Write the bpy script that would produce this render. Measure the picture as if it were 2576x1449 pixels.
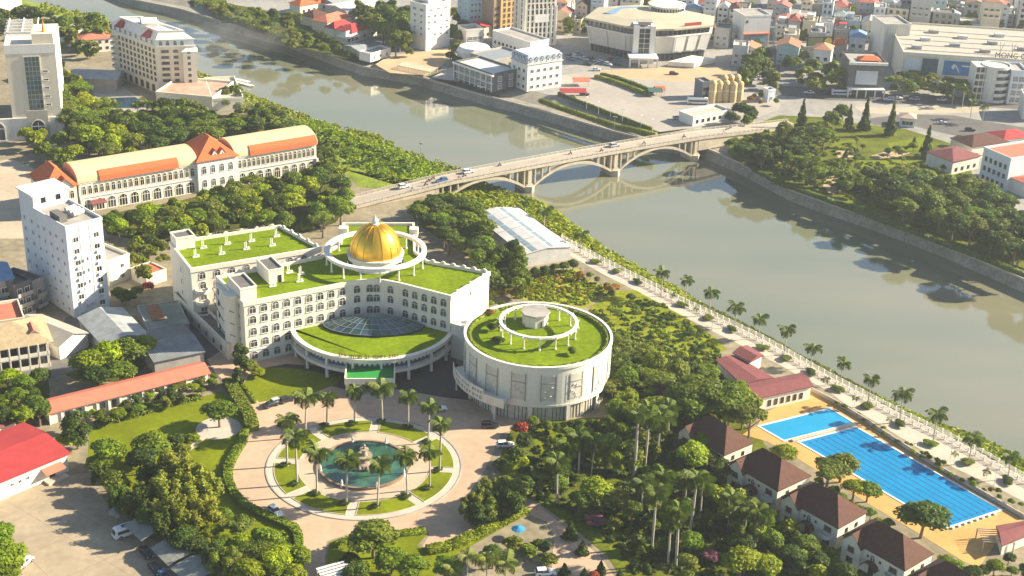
import bpy, math, random
import numpy as np
from mathutils import Matrix, Vector

# ------------------------------------------------------------------ camera, sky, sun, exposure
for o in list(bpy.data.objects): bpy.data.objects.remove(o)
S = bpy.context.scene
COL = S.collection
F, TH, RO, H = 3544.0, math.radians(24.36), math.radians(2.15), 180.0
cT, sT, cR, sR = math.cos(TH), math.sin(TH), math.cos(RO), math.sin(RO)
cam = bpy.data.cameras.new('camera'); cam.sensor_width = 36.0; cam.lens = F/2576*36
cam.clip_start = 1.0; cam.clip_end = 6000.0
co = bpy.data.objects.new('camera', cam); COL.objects.link(co)
fw, up0, ri0 = Vector((0, cT, -sT)), Vector((0, sT, cT)), Vector((1, 0, 0))
rc = ri0*cR + up0*sR; uc = up0*cR - ri0*sR
M = Matrix.Identity(4)
for i in range(3):
    M[i][0], M[i][1], M[i][2], M[i][3] = rc[i], uc[i], -fw[i], (0, 0, H)[i]
co.matrix_world = M
S.camera = co

SUN_EL, SUN_AZ = math.radians(27.5), math.atan2(1.0, 0.23)      # azimuth clockwise from +Y
w = bpy.data.worlds.new('World'); S.world = w; w.use_nodes = True
nt = w.node_tree; nt.nodes.clear()
sky = nt.nodes.new('ShaderNodeTexSky'); sky.sky_type = 'NISHITA'; sky.sun_disc = False
sky.sun_elevation = SUN_EL; sky.sun_rotation = SUN_AZ; sky.air_density = 1.0; sky.dust_density = .6
bg = nt.nodes.new('ShaderNodeBackground'); bg.inputs[1].default_value = 0.062
wo = nt.nodes.new('ShaderNodeOutputWorld')
nt.links.new(sky.outputs[0], bg.inputs[0]); nt.links.new(bg.outputs[0], wo.inputs[0])
sun = bpy.data.lights.new('sun', 'SUN'); sun.energy = 5.0; sun.angle = math.radians(0.6); sun.color = (1.0, 0.87, 0.655)
so = bpy.data.objects.new('sun', sun); COL.objects.link(so)
sd = Vector((math.sin(SUN_AZ)*math.cos(SUN_EL), math.cos(SUN_AZ)*math.cos(SUN_EL), math.sin(SUN_EL)))
so.rotation_euler = sd.to_track_quat('Z', 'Y').to_euler(); so.location = (0, 0, 400)
vs = S.view_settings; vs.view_transform = 'Standard'; vs.look = 'None'; vs.gamma = 1.0; vs.use_curve_mapping = False
vs.exposure = 1.55
S.cycles.max_bounces = 6; S.cycles.diffuse_bounces = 2; S.cycles.glossy_bounces = 3
S.cycles.transmission_bounces = 3; S.cycles.volume_bounces = 0; S.cycles.transparent_max_bounces = 6

# ------------------------------------------------------------------ helpers
rnd = random.Random(7)
R = math.radians
def ray(x, y):
    a, b = x-1288, y-724.5
    a, b = a*cR+b*sR, -a*sR+b*cR
    u, v = a/F, -b/F
    return (u, cT+v*sT, -sT+v*cT)
def P(x, y, z=0.0):
    """where the surveyed picture point (x, y) lies at height z"""
    d = ray(x, y); t = (z-H)/d[2]
    return Vector((d[0]*t, d[1]*t, z))
def pix(X, Y, Z):
    dz = Z-H; dep = Y*cT-dz*sT; up = Y*sT+dz*cT
    a, b = F*X/dep, -F*up/dep
    return (1288+a*cR-b*sR, 724.5+a*sR+b*cR)

MATS = {}
def mat(name, rgb, rough=0.85, var=0.12, scale=0.6, bump=0.0, orand=0.0, spec=0.3, metal=0.0, trans=0.0, coord='Object', hue=0.0, fine=0.0, streak=False):
    if name in MATS: return MATS[name]
    m = bpy.data.materials.new(name); m.use_nodes = True; MATS[name] = m
    n, l = m.node_tree.nodes, m.node_tree.links
    b = n['Principled BSDF']; out = n['Material Output']
    b.inputs['Roughness'].default_value = rough; b.inputs['Metallic'].default_value = metal
    b.inputs['Specular IOR Level'].default_value = spec
    tc = n.new('ShaderNodeTexCoord'); src = tc.outputs['Object']
    if coord == 'World':
        g = n.new('ShaderNodeNewGeometry'); src = g.outputs['Position']
    no = n.new('ShaderNodeTexNoise'); no.inputs['Scale'].default_value = scale; no.inputs['Detail'].default_value = 5.0
    no.inputs['Roughness'].default_value = 0.65
    if streak:
        mp = n.new('ShaderNodeMapping'); mp.inputs['Scale'].default_value = (1, 1, .1); l.new(src, mp.inputs[0]); src = mp.outputs[0]
    l.new(src, no.inputs['Vector'])
    mr = n.new('ShaderNodeMapRange'); mr.inputs[1].default_value = 0.3; mr.inputs[2].default_value = 0.7
    mr.inputs[3].default_value = 1-var; mr.inputs[4].default_value = 1+var
    l.new(no.outputs[0], mr.inputs[0])
    val = mr.outputs[0]
    if fine:
        n2 = n.new('ShaderNodeTexNoise'); n2.inputs['Scale'].default_value = scale*9; n2.inputs['Detail'].default_value = 3.0
        l.new(src, n2.inputs['Vector'])
        m2 = n.new('ShaderNodeMapRange'); m2.inputs[1].default_value = 0.3; m2.inputs[2].default_value = 0.7
        m2.inputs[3].default_value = 1-fine; m2.inputs[4].default_value = 1+fine
        l.new(n2.outputs[0], m2.inputs[0])
        mu = n.new('ShaderNodeMath'); mu.operation = 'MULTIPLY'; l.new(val, mu.inputs[0]); l.new(m2.outputs[0], mu.inputs[1]); val = mu.outputs[0]
    hs = n.new('ShaderNodeHueSaturation'); hs.inputs['Color'].default_value = (*rgb, 1)
    if orand or hue:
        oi = n.new('ShaderNodeObjectInfo')
        if orand:
            m3 = n.new('ShaderNodeMapRange'); m3.inputs[3].default_value = 1-orand; m3.inputs[4].default_value = 1+orand
            l.new(oi.outputs['Random'], m3.inputs[0])
            mu = n.new('ShaderNodeMath'); mu.operation = 'MULTIPLY'; l.new(val, mu.inputs[0]); l.new(m3.outputs[0], mu.inputs[1]); val = mu.outputs[0]
        if hue:
            wn = n.new('ShaderNodeTexWhiteNoise'); wn.noise_dimensions = '1D'; l.new(oi.outputs['Random'], wn.inputs['W'])
            m4 = n.new('ShaderNodeMapRange'); m4.inputs[3].default_value = 0.5-hue; m4.inputs[4].default_value = 0.5+hue
            l.new(wn.outputs['Value'], m4.inputs[0]); l.new(m4.outputs[0], hs.inputs['Hue'])
    l.new(val, hs.inputs['Value'])
    l.new(hs.outputs[0], b.inputs['Base Color'])
    if bump:
        bp = n.new('ShaderNodeBump'); bp.inputs['Strength'].default_value = bump; bp.inputs['Distance'].default_value = 0.15
        l.new(no.outputs[0], bp.inputs['Height']); l.new(bp.outputs[0], b.inputs['Normal'])
    if trans:
        tr = n.new('ShaderNodeBsdfTranslucent'); mx = n.new('ShaderNodeMixShader'); mx.inputs[0].default_value = trans
        l.new(hs.outputs[0], tr.inputs['Color'])
        l.new(b.outputs[0], mx.inputs[1]); l.new(tr.outputs[0], mx.inputs[2]); l.new(mx.outputs[0], out.inputs[0])
    return m

class MB:
    """collects shapes into one mesh"""
    def __init__(s): s.v = []; s.f = []; s.m = []
    def add(s, vs, fs, m=0):
        o = len(s.v); s.v += [tuple(v) for v in vs]
        for f in fs: s.f.append([o+i for i in f]); s.m.append(m)
    def box(s, x0, y0, z0, x1, y1, z1, m=0):
        s.add([(x0,y0,z0),(x1,y0,z0),(x1,y1,z0),(x0,y1,z0),(x0,y0,z1),(x1,y0,z1),(x1,y1,z1),(x0,y1,z1)],
              [(0,3,2,1),(4,5,6,7),(0,1,5,4),(1,2,6,5),(2,3,7,6),(3,0,4,7)], m)
    def obox(s, c, ax, l, wd, z0, z1, m=0):
        """box centred on c (xy), length l along unit vector ax"""
        a = Vector((ax[0], ax[1])).normalized(); b = Vector((-a.y, a.x)); c = Vector((c[0], c[1]))
        q = [c-a*l/2-b*wd/2, c+a*l/2-b*wd/2, c+a*l/2+b*wd/2, c-a*l/2+b*wd/2]
        s.prism(q, z0, z1, m)
    def prism(s, poly, z0, z1, m=0, top=True, bot=True, mt=None):
        n = len(poly); vs = [(p[0], p[1], z0) for p in poly]+[(p[0], p[1], z1) for p in poly]
        s.add(vs, [(i, (i+1) % n, n+(i+1) % n, n+i) for i in range(n)], m)
        if top: s.add(vs[n:], [tuple(range(n))], m if mt is None else mt)
        if bot: s.add(vs[:n], [tuple(reversed(range(n)))], m)
    def ring(s, outer, inner, z0, z1, m=0):
        n = len(outer)
        vs = [(p[0],p[1],z0) for p in outer]+[(p[0],p[1],z1) for p in outer]+[(p[0],p[1],z0) for p in inner]+[(p[0],p[1],z1) for p in inner]
        fs = []
        for i in range(n):
            j = (i+1) % n
            fs += [(i,j,n+j,n+i), (n+i,n+j,3*n+j,3*n+i), (2*n+j,2*n+i,3*n+i,3*n+j), (j,i,2*n+i,2*n+j)]
        s.add(vs, fs, m)
    def lathe(s, prof, n=24, c=(0, 0), m=0, a0=0.0, a1=2*math.pi, cap=False):
        full = abs(a1-a0-2*math.pi) < 1e-6; k = n if full else n+1
        vs = []
        for r, z in prof:
            for i in range(k):
                a = a0+(a1-a0)*i/n; vs.append((c[0]+r*math.cos(a), c[1]+r*math.sin(a), z))
        fs = []
        for j in range(len(prof)-1):
            for i in range(n):
                i2 = (i+1) % k
                fs.append((j*k+i, j*k+i2, (j+1)*k+i2, (j+1)*k+i))
        s.add(vs, fs, m)
        if cap: s.add(vs[-k:], [tuple(range(k))], m)
    def tube(s, p0, p1, r0, r1=None, n=6, m=0):
        r1 = r0 if r1 is None else r1
        p0, p1 = Vector(p0), Vector(p1); d = (p1-p0).normalized()
        a = d.orthogonal().normalized(); b = d.cross(a)
        vs = [p0+(a*math.cos(t)+b*math.sin(t))*r0 for t in (2*math.pi*i/n for i in range(n))]
        vs += [p1+(a*math.cos(t)+b*math.sin(t))*r1 for t in (2*math.pi*i/n for i in range(n))]
        s.add(vs, [(i, (i+1) % n, n+(i+1) % n, n+i) for i in range(n)]+[tuple(range(n, 2*n)), tuple(reversed(range(n)))], m)
    def mesh(s, name, mats):
        me = bpy.data.meshes.new(name); me.from_pydata(s.v, [], s.f)
        for mm in (mats if isinstance(mats, (list, tuple)) else [mats]): me.materials.append(mm)
        if any(s.m): me.polygons.foreach_set('material_index', s.m)
        me.update(); return me

def link(name, data, parent=None, loc=None, rz=None, sc=None):
    o = bpy.data.objects.new(name, data); COL.objects.link(o)
    if parent is not None: o.parent = parent
    if loc is not None: o.location = loc
    if rz is not None: o.rotation_euler = (0, 0, rz) if not hasattr(rz, '__len__') else rz
    if sc is not None: o.scale = sc
    return o
def part(name, mb, mats, parent, kind=None, label=None):
    o = link(name, mb.mesh(name, mats), parent)
    if kind: o['kind'] = kind
    if label: o['label'] = label
    return o
def tag(o, label, cat, group=None):
    o['label'] = label; o['category'] = cat
    if group: o['group'] = group
    return o
def thing(name, label, cat, loc=(0, 0, 0), rz=0.0, group=None):
    o = link(name, None, None, loc, rz); o.empty_display_size = 1
    return tag(o, label, cat, group)
def single(name, mb, mats, label, cat, group=None, loc=(0, 0, 0), rz=0.0):
    o = link(name, mb.mesh(name, mats), None, loc, rz); return tag(o, label, cat, group)
def struct(name, mb, mats, parent=None):
    o = link(name, mb.mesh(name, mats), parent); o['kind'] = 'structure'; return o
def stuff(name, mb, mats):
    o = link(name, mb.mesh(name, mats)); o['kind'] = 'stuff'; return o
def copy_tree(o, parent=None):
    c = o.copy(); COL.objects.link(c)
    if parent is not None: c.parent = parent
    for ch in list(o.children): copy_tree(ch, c)
    return c
def poly_px(pts, z=0.0): return [P(x, y, z) for x, y in pts]
def sheet(name, pts, z, m, px=True):
    mb = MB(); q = poly_px(pts, z) if px else [(p[0], p[1], z) for p in pts]
    mb.add([(p[0], p[1], z) for p in q], [tuple(range(len(q)))]); return struct(name, mb, m)
def circ(c, r, n=48, a0=0, a1=2*math.pi):
    return [(c[0]+r*math.cos(a0+(a1-a0)*i/n), c[1]+r*math.sin(a0+(a1-a0)*i/n)) for i in range(n+(0 if abs(a1-a0-2*math.pi) < 1e-6 else 1))]
def inset(poly, t):
    """offset a counter-clockwise polygon inwards by t"""
    n = len(poly); out = []
    for i in range(n):
        p0, p1, p2 = (Vector((poly[(i+k-1) % n][0], poly[(i+k-1) % n][1])) for k in range(3))
        d1, d2 = (p1-p0).normalized(), (p2-p1).normalized()
        n1, n2 = Vector((-d1.y, d1.x)), Vector((-d2.y, d2.x))
        k = (n1+n2); q = k/max(0.3, (1+n1.dot(n2)))
        out.append((p1.x+q.x*t, p1.y+q.y*t))
    return out
def RB(x0, y0, x1, y1, z=0.0):
    """front edge of a building, seen left to right at height z: origin (on the ground), heading, length"""
    a, b = P(x0, y0, z), P(x1, y1, z); d = b-a
    return Vector((a.x, a.y, 0)), math.atan2(d.y, d.x), d.length
ORD = 'first second third fourth fifth sixth seventh eighth ninth tenth eleventh twelfth thirteenth fourteenth fifteenth sixteenth seventeenth eighteenth nineteenth twentieth'.split()

# ------------------------------------------------------------------ palette
white = mat('white_paint', (.72, .70, .65), var=.07, scale=.5, fine=.06, streak=True)
cream = mat('cream_paint', (.70, .63, .50), var=.08, scale=.5, fine=.07, streak=True)
ivory = mat('ivory_paint', (.74, .69, .58), var=.07, scale=.5, fine=.07, streak=True)
stucco = mat('pale_stucco', (.66, .62, .55), var=.1, scale=.5, fine=.08, streak=True)
bluew = mat('bluish_white_paint', (.62, .66, .70), var=.08, scale=.6, fine=.06, streak=True)
grey = mat('grey_concrete', (.33, .31, .28), var=.2, scale=.25, fine=.1)
dgrey = mat('dark_concrete', (.13, .125, .12), var=.25, scale=.3)
pale_conc = mat('pale_concrete', (.46, .41, .34), var=.15, scale=.3, fine=.08)
terra = mat('terracotta_tile', (.58, .13, .045), var=.14, scale=1.2, fine=.1)
redroof = mat('red_sheet_roof', (.36, .04, .042), var=.12, scale=.4, fine=.06)
salmon = mat('salmon_sheet_roof', (.55, .16, .10), var=.12, scale=.5)
maroon = mat('maroon_tile', (.19, .06, .062), var=.15, scale=.6, fine=.1)
brown_tile = mat('brown_shingle', (.09, .038, .026), var=.2, scale=.8, fine=.2)
beige_roof = mat('beige_vault_roof', (.60, .46, .28), var=.08, scale=.3)
blue_roof = mat('blue_roof', (.16, .27, .42), var=.12)
tin = mat('grey_tin_sheet', (.30, .32, .32), rough=.5, var=.25, scale=.35)
dtin = mat('dark_corrugated_sheet', (.10, .12, .125), rough=.5, var=.25, scale=.35)
ltin = mat('pale_tin_sheet', (.55, .54, .52), rough=.5, var=.15, scale=.3)
turf = mat('roof_turf', (.142, .205, .0), rough=.95, var=.2, scale=.1, fine=.22, spec=.1)
glass_d = mat('dark_glass', (.035, .042, .048), rough=.12, var=.3, spec=.6, orand=.75)
glass_b = mat('blue_glass', (.05, .10, .15), rough=.1, var=.3, spec=.7)
glass_g = mat('green_glass', (.04, .085, .075), rough=.1, var=.4, scale=.3, spec=.7)
shade_fr = mat('window_frame_white', (.70, .68, .64), var=.02)
brown_fr = mat('window_frame_brown', (.20, .14, .09), var=.05)
metal = mat('grey_metal', (.35, .35, .36), rough=.45, var=.1, metal=.3)
dark_metal = mat('dark_metal', (.03, .032, .035), rough=.5, var=.1)
asphalt = mat('asphalt', (.11, .105, .10), var=.15, scale=.15, fine=.1, coord='World')
white_line = mat('white_line', (.7, .7, .68), var=.1)
black = mat('black_rubber', (.015, .015, .015), var=.05)
blue_sign = mat('blue_print', (.02, .17, .42), var=.05)
# ------------------------------------------------------------------ plant and window prototypes (mesh data only)
def leafmat(name, rgb, hue=.012, orand=.28, trans=.28):
    return mat(name, rgb, rough=.6, var=.35, scale=1.3, orand=orand, hue=hue, trans=trans, spec=.25)
LEAF = dict(green=leafmat('leaf_green', (.135, .20, .006)), dark=leafmat('leaf_dark', (.066, .108, .008)),
            yellow=leafmat('leaf_yellow_green', (.235, .295, .002)), olive=leafmat('leaf_olive', (.155, .19, .014)),
            red=leafmat('leaf_red', (.35, .08, .03)), pink=leafmat('leaf_pink', (.24, .09, .11)), bank=leafmat('leaf_bank', (.26, .33, .006)),
            gold=leafmat('leaf_golden_green', (.195, .21, .014)), rust=leafmat('leaf_rust', (.34, .19, .03)))
bark = mat('bark', (.16, .12, .085), var=.3, scale=2)
palm_bark = mat('palm_bark', (.42, .38, .31), var=.2, scale=1.5)
palm_leaf = leafmat('palm_leaf', (.11, .16, .01), orand=.15)
palm_leaf2 = leafmat('palm_leaf_pale', (.20, .24, .035), orand=.15)
palm_shaft = mat('palm_crownshaft', (.13, .22, .03), var=.1)

def np_mesh(name, verts, faces4, m):
    me = bpy.data.meshes.new(name); nv, nf = len(verts), len(faces4)
    me.vertices.add(nv); me.vertices.foreach_set('co', np.asarray(verts, np.float32).ravel())
    me.loops.add(nf*4); me.loops.foreach_set('vertex_index', np.asarray(faces4, np.int32).ravel())
    me.polygons.add(nf); me.polygons.foreach_set('loop_start', np.arange(0, nf*4, 4, dtype=np.int32))
    me.polygons.foreach_set('loop_total', np.full(nf, 4, np.int32))
    me.update(calc_edges=True); me.materials.append(m); return me
def leaf_cards(rs, cen, nor, size, asp=1.0):
    """one quad per centre, facing roughly along nor"""
    n = len(cen)
    d = nor+rs.normal(0, .55, (n, 3)); d /= np.linalg.norm(d, axis=1)[:, None]+1e-9
    t = rs.normal(0, 1, (n, 3)); t -= d*(t*d).sum(1)[:, None]; t /= np.linalg.norm(t, axis=1)[:, None]+1e-9
    b = np.cross(d, t); s = (size*rs.uniform(.6, 1.4, n))[:, None]
    bend = d*s*.35
    q = np.stack([cen-t*s*asp-b*s-bend, cen+t*s*asp-b*s*.7, cen+t*s*asp+b*s-bend, cen-t*s*asp+b*s*.7], 1)
    return q.reshape(-1, 3), np.arange(n*4).reshape(-1, 4)
def ico_quads(c, r):
    """a coarse lump that closes the inside of a leaf cluster"""
    vs, fs = [], []; k, j = 7, 5
    for a in range(j+1):
        th = math.pi*a/j
        for i in range(k): vs.append((c[0]+r[0]*math.sin(th)*math.cos(2*math.pi*i/k), c[1]+r[1]*math.sin(th)*math.sin(2*math.pi*i/k), c[2]+r[2]*math.cos(th)))
    for a in range(j):
        for i in range(k): fs.append((a*k+i, (a+1)*k+i, (a+1)*k+(i+1) % k, a*k+(i+1) % k))
    return np.array(vs), np.array(fs)
def crown_arrays(seed, nl=12, per=120, lf=.085, shape='round'):
    """crown of radius 1 and height 2 (z 0..2)"""
    rs = np.random.RandomState(seed); V, Fc, off = [], [], 0
    for i in range(nl):
        if shape == 'round':
            u = rs.normal(0, 1, 3); u /= np.linalg.norm(u); u[2] = abs(u[2])*1.1-.35
            c = u*np.array([.58, .58, .62])*rs.uniform(.75, 1.05); c[2] += .95; r = rs.uniform(.3, .48); rr = np.array([r, r, r*.85])
        elif shape == 'flat':
            a = rs.uniform(0, 6.28); q = math.sqrt(rs.uniform(0, 1))*.72
            c = np.array([q*math.cos(a), q*math.sin(a), 1.25-.55*q*q+rs.uniform(-.25, .2)]); r = rs.uniform(.25, .42); rr = np.array([r, r, r*.55])
        elif shape == 'tall':
            a = rs.uniform(0, 6.28); h = (i+.5)/nl; q = .55*math.sin(math.pi*(h*.85+.1))
            c = np.array([q*math.cos(a), q*math.sin(a), .15+1.7*h]); r = rs.uniform(.3, .45); rr = np.array([r, r, r*.6])
        elif shape == 'cone':
            h = (i+.3)/nl; a = i*2.4; q = (1-h)*.45
            c = np.array([q*math.cos(a), q*math.sin(a), 1.95*h]); r = (1-h)*.62+.06; rr = np.array([r, r, .22])
        else:                                                           # feathery, bamboo-like
            a = rs.uniform(0, 6.28); q = math.sqrt(rs.uniform(0, 1))*.75
            c = np.array([q*math.cos(a), q*math.sin(a), rs.uniform(.45, 1.6)]); r = rs.uniform(.22, .36); rr = np.array([r*.8, r*.8, r*1.5])
        n = int(per*(r/.4)**1.5)+20
        d = rs.normal(0, 1, (n, 3)); d /= np.linalg.norm(d, axis=1)[:, None]
        d[:, 2] = np.where(d[:, 2] < -.4, -d[:, 2], d[:, 2])
        p = c+d*rr*rs.uniform(.7, 1.24, (n, 1))
        up = d.copy(); up[:, 2] += .35
        v, f = leaf_cards(rs, p, up, lf, .8 if shape != 'feather' else .5)
        V.append(v); Fc.append(f+off); off += len(v)
        v, f = ico_quads(c, rr*.74); V.append(v); Fc.append(f+off); off += len(v)
    return np.concatenate(V), np.concatenate(Fc)
CROWN = {}
LOWC = {}
def low_crown(kind, i):
    if (kind, i) not in LOWC:
        prm = dict(round=(10, 42, .15), flat=(10, 38, .15), tall=(8, 42, .17), cone=(12, 34, .13), feather=(13, 30, .13))[kind]
        LOWC[kind, i] = crown_arrays(sum(map(ord, kind))*7+i, *prm, shape=kind)
    return LOWC[kind, i]
def crown(kind, col, i):
    k = (kind, col, i)
    if k not in CROWN:
        prm = dict(round=(15, 250, .058), flat=(17, 220, .055), tall=(11, 230, .068), cone=(16, 150, .068), feather=(22, 150, .055))[kind]
        kk = (kind, i)
        if kk not in CROWN: CROWN[kk] = crown_arrays(sum(map(ord, kind))*7+i, *prm, shape=kind)
        CROWN[k] = np_mesh('crown_'+kind, CROWN[kk][0], CROWN[kk][1], LEAF[col])
    return CROWN[k]
def trunk_mesh():
    mb = MB(); mb.tube((0, 0, 0), (.02, .01, .55), .05, .036, 7)
    for a in range(4):
        t = a*1.6+.4; mb.tube((.02, .01, .5), (.34*math.cos(t), .34*math.sin(t), .95), .03, .012, 5)
    return mb.mesh('trunk', bark)
TRUNK = trunk_mesh()
NTREE = [0]
def tree_at(p, h, r, kind='round', col='green', name='tree'):
    """a tree of height h and crown radius r standing at p; label and category are set by its caller"""
    i = rnd.randrange(3)
    o = link(name, None, None, p, rnd.uniform(0, 6.28)); o.empty_display_size = 1
    base = {'round': .22, 'flat': .35, 'tall': .12, 'cone': .03, 'feather': .1}[kind]
    tw = min(max(h*.9, r*1.4), r*1.6)
    if h > 2.5: link('trunk', TRUNK, o, (0, 0, 0), None, (tw, tw, h*.62))
    o['spec'] = f'{kind},{col},{i},{h:.2f},{r:.2f},{base}'
    link('crown', crown(kind, col, i), o, (0, 0, h*base), None, (r*rnd.uniform(.92, 1.08), r*rnd.uniform(.92, 1.08), h*(1-base)/2.0))
    NTREE[0] += 1
    return o
COLW = dict(green='green', dark='dark green', yellow='yellow-green', olive='olive green', red='red-leaved', pink='pink-flowering', bank='bright green', rust='rust-coloured', gold='golden green')
KINDW = dict(round='round-crowned', flat='wide-crowned', tall='tall narrow', cone='pointed conifer', feather='feathery')
def label_row(objs, desc, place, cat, group):
    """objs: (object, wording) - left to right in the picture; ordinals single them out"""
    by = {}
    for o, wd in objs: by.setdefault(wd, []).append(o)
    for wd, lst in by.items():
        k = -(-len(lst)//20); lst.sort(key=lambda o: pix(*o.location)[1])
        bands = [lst[len(lst)*i//k:len(lst)*(i+1)//k] for i in range(k)]
        nm = [''] if k == 1 else ['back row ', 'front row '] if k == 2 else ['back row ']+['middle row ']*(k-2)+['front row ']
        for bd, q in zip(bands, nm):
            bd.sort(key=lambda o: pix(*o.location)[0])
            for i, o in enumerate(bd):
                tail = '' if len(lst) == 1 else f', {q}{ORD[i]} from left'
                lab = ' '.join(f'{wd} {desc} {place}{tail}'.split()).replace(' ,', ',')
                if len(lab.split()) > 16: lab = ' '.join(f'{wd.split()[0]} {desc} {place}{tail}'.split())
                tag(o, lab, cat, group)
def trees(place, spots, group=None, desc='tree', name='tree', cat='tree'):
    """spots: (crown x, crown y, height, radius, kind, colour) with the picture point at 60 % of the height"""
    out = []
    for x, y, h, r, kind, col in spots:
        p = P(x, y, h*.6); out.append((tree_at((p.x, p.y, 0), h, r, kind, col, name), COLW[col]+' '+KINDW[kind] if kind != 'round' else COLW[col]+' leafy'))
    label_row(out, desc, place, cat, group or f'trees {place}')
def inpoly(x, y, pl):
    c = False; n = len(pl); j = n-1
    for i in range(n):
        if (pl[i][1] > y) != (pl[j][1] > y) and x < (pl[j][0]-pl[i][0])*(y-pl[i][1])/(pl[j][1]-pl[i][1])+pl[i][0]: c = not c
        j = i
    return c
def grove(place, pl, n, hr, kinds, cols, gap=.75, desc='tree', name='tree', cat='tree', seed=1, rr=(.38, .52), zoff=.6):
    """up to n trees whose crowns fill the picture polygon pl"""
    rg = random.Random(seed); xs = [p[0] for p in pl]; ys = [p[1] for p in pl]; got = []; out = []
    for _ in range(n*60):
        if len(got) >= n: break
        x, y = rg.uniform(min(xs), max(xs)), rg.uniform(min(ys), max(ys))
        if not inpoly(x, y, pl): continue
        h = rg.uniform(*hr); r = h*rg.uniform(*rr); p = P(x, y, h*zoff)
        if any((p.x-a)**2+(p.y-b)**2 < (gap*(r+c))**2 for a, b, c in got): continue
        got.append((p.x, p.y, r)); k, c = rg.choice(kinds), rg.choice(cols)
        out.append((tree_at((p.x, p.y, 0), h, r, k, c, name), COLW[c]+' '+(KINDW[k] if k != 'round' else 'leafy')))
    label_row(out, desc, place, cat, f'{desc}s {place}')

# palms ---------------------------------------------------------------------------------------------
def frond_mesh(seed, droop, m, L=1.0):
    rs = np.random.RandomState(seed); V, Fq = [], []
    n = 13; px, pz = 0.0, 0.0; ang = .9; pts = []
    for i in range(n+1):
        pts.append((px, 0, pz, ang)); st = L/n; px += st*math.cos(ang); pz += st*math.sin(ang); ang -= droop/n*(1+i/n)
    for i in range(n):
        a, b = pts[i], pts[i+1]; w = .012
        k = len(V); V += [(a[0], -w, a[2]), (b[0], -w, b[2]), (b[0], w, b[2]), (a[0], w, a[2])]; Fq.append((k, k+1, k+2, k+3))
        t = (i+.5)/n
        if i < 2: continue
        ll = .27*math.sin(math.pi*min(1, t*.9+.12))+.05
        for sgn in (-1, 1):
            for h in (0, .5):
                x0 = a[0]+(b[0]-a[0])*h; z0 = a[2]+(b[2]-a[2])*h; wd = L/n*.55; dz = -ll*rs.uniform(.25, .8); fx = ll*.55
                k = len(V); V += [(x0, 0, z0), (x0+wd, 0, z0+wd*.3), (x0+fx+wd*.3, sgn*ll, z0+dz), (x0+fx-wd*.2, sgn*ll*.95, z0+dz-.01)]; Fq.append((k, k+1, k+2, k+3))
    return np_mesh('frond', V, Fq, m)
FRONDS = {c: [frond_mesh(i*5+1, d, m) for i, d in enumerate((1.5, 2.2, 3.0))] for c, m in (('g', palm_leaf), ('p', palm_leaf2))}
def ptrunk():
    mb = MB(); mb.lathe([(.055, 0), (.036, .04), (.034, .3), (.038, .5), (.028, .85), (.026, 1.0)], 8); return mb.mesh('trunk', palm_bark)
PTRUNK = ptrunk()
_m = MB(); _m.lathe([(.03, 0), (.034, .3), (.022, .8), (.012, 1.0)], 8); PSHAFT = _m.mesh('crownshaft', palm_shaft)
def palm_at(p, h, fl=3.2, nf=13, c='g', name='palm_tree', wide=1.0):
    o = link(name, None, None, p, rnd.uniform(0, 6.28)); o.empty_display_size = 1
    o.rotation_euler = (rnd.uniform(-.045, .045), rnd.uniform(-.045, .045), rnd.uniform(0, 6.28)); fl *= rnd.uniform(.86, 1.12)
    link('trunk', PTRUNK, o, (0, 0, 0), None, (h*wide*.6, h*wide*.6, h*.86))
    link('crownshaft', PSHAFT, o, (0, 0, h*.85), None, (h*wide*.7, h*wide*.7, h*.15))
    for i in range(nf):
        a = i*2.39996+rnd.uniform(-.2, .2); lv = i/nf
        fr = FRONDS[c][0 if lv < .35 else 1 if lv < .7 else 2]
        tilt = .35-lv*1.05+rnd.uniform(-.2, .2); s = fl*rnd.uniform(.8, 1.14)
        link('frond', fr, o, (0, 0, h*.985), (0, -tilt, a), (s, s, s))
    return o
def palms(place, spots, fl=3.2, nf=13, c='g', group=None, adj='tall palm', name='palm_tree', ordinal=True):
    """spots: (base x, base y, crown x, crown y)"""
    out = []
    for bx, by, cx, cy in spots:
        p = P(bx, by)
        lo, hi = 2.0, 30.0
        for _ in range(30):
            m_ = (lo+hi)/2
            if pix(p.x, p.y, m_)[1] > cy: lo = m_
            else: hi = m_
        out.append((palm_at((p.x, p.y, 0), lo, fl, nf, c, name), adj))
    label_row(out, 'tree' if 'tree' not in adj else '', place, 'palm', group or f'palms {place}')
    return out

# windows -------------------------------------------------------------------------------------------
def win_rect(name, fr, gl, nx=2, ny=1, sill=True, t=.09):
    """unit window, 1 x 1, standing on z = 0, outside is -y"""
    mb = MB(); y0, y1 = -.09, .02
    mb.box(-.5, y0, 0, -.5+t, y1, 1); mb.box(.5-t, y0, 0, .5, y1, 1); mb.box(-.5+t, y0, 1-t, .5-t, y1, 1); mb.box(-.5+t, y0, 0, .5-t, y1, t*.8)
    for i in range(1, nx): mb.box(-.5+i/nx-.025, y0*.6, t*.8, -.5+i/nx+.025, y1, 1-t)
    for i in range(1, ny): mb.box(-.5+t, y0*.55, i/ny-.02, .5-t, y1, i/ny+.02)
    mb.add([(-.5+t, -.015, t*.8), (.5-t, -.015, t*.8), (.5-t, -.015, 1-t), (-.5+t, -.015, 1-t)], [(0, 1, 2, 3)], 1)
    if sill: mb.box(-.57, -.2, -.06, .57, .02, 0)
    return mb.mesh(name, [fr, gl])
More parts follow.
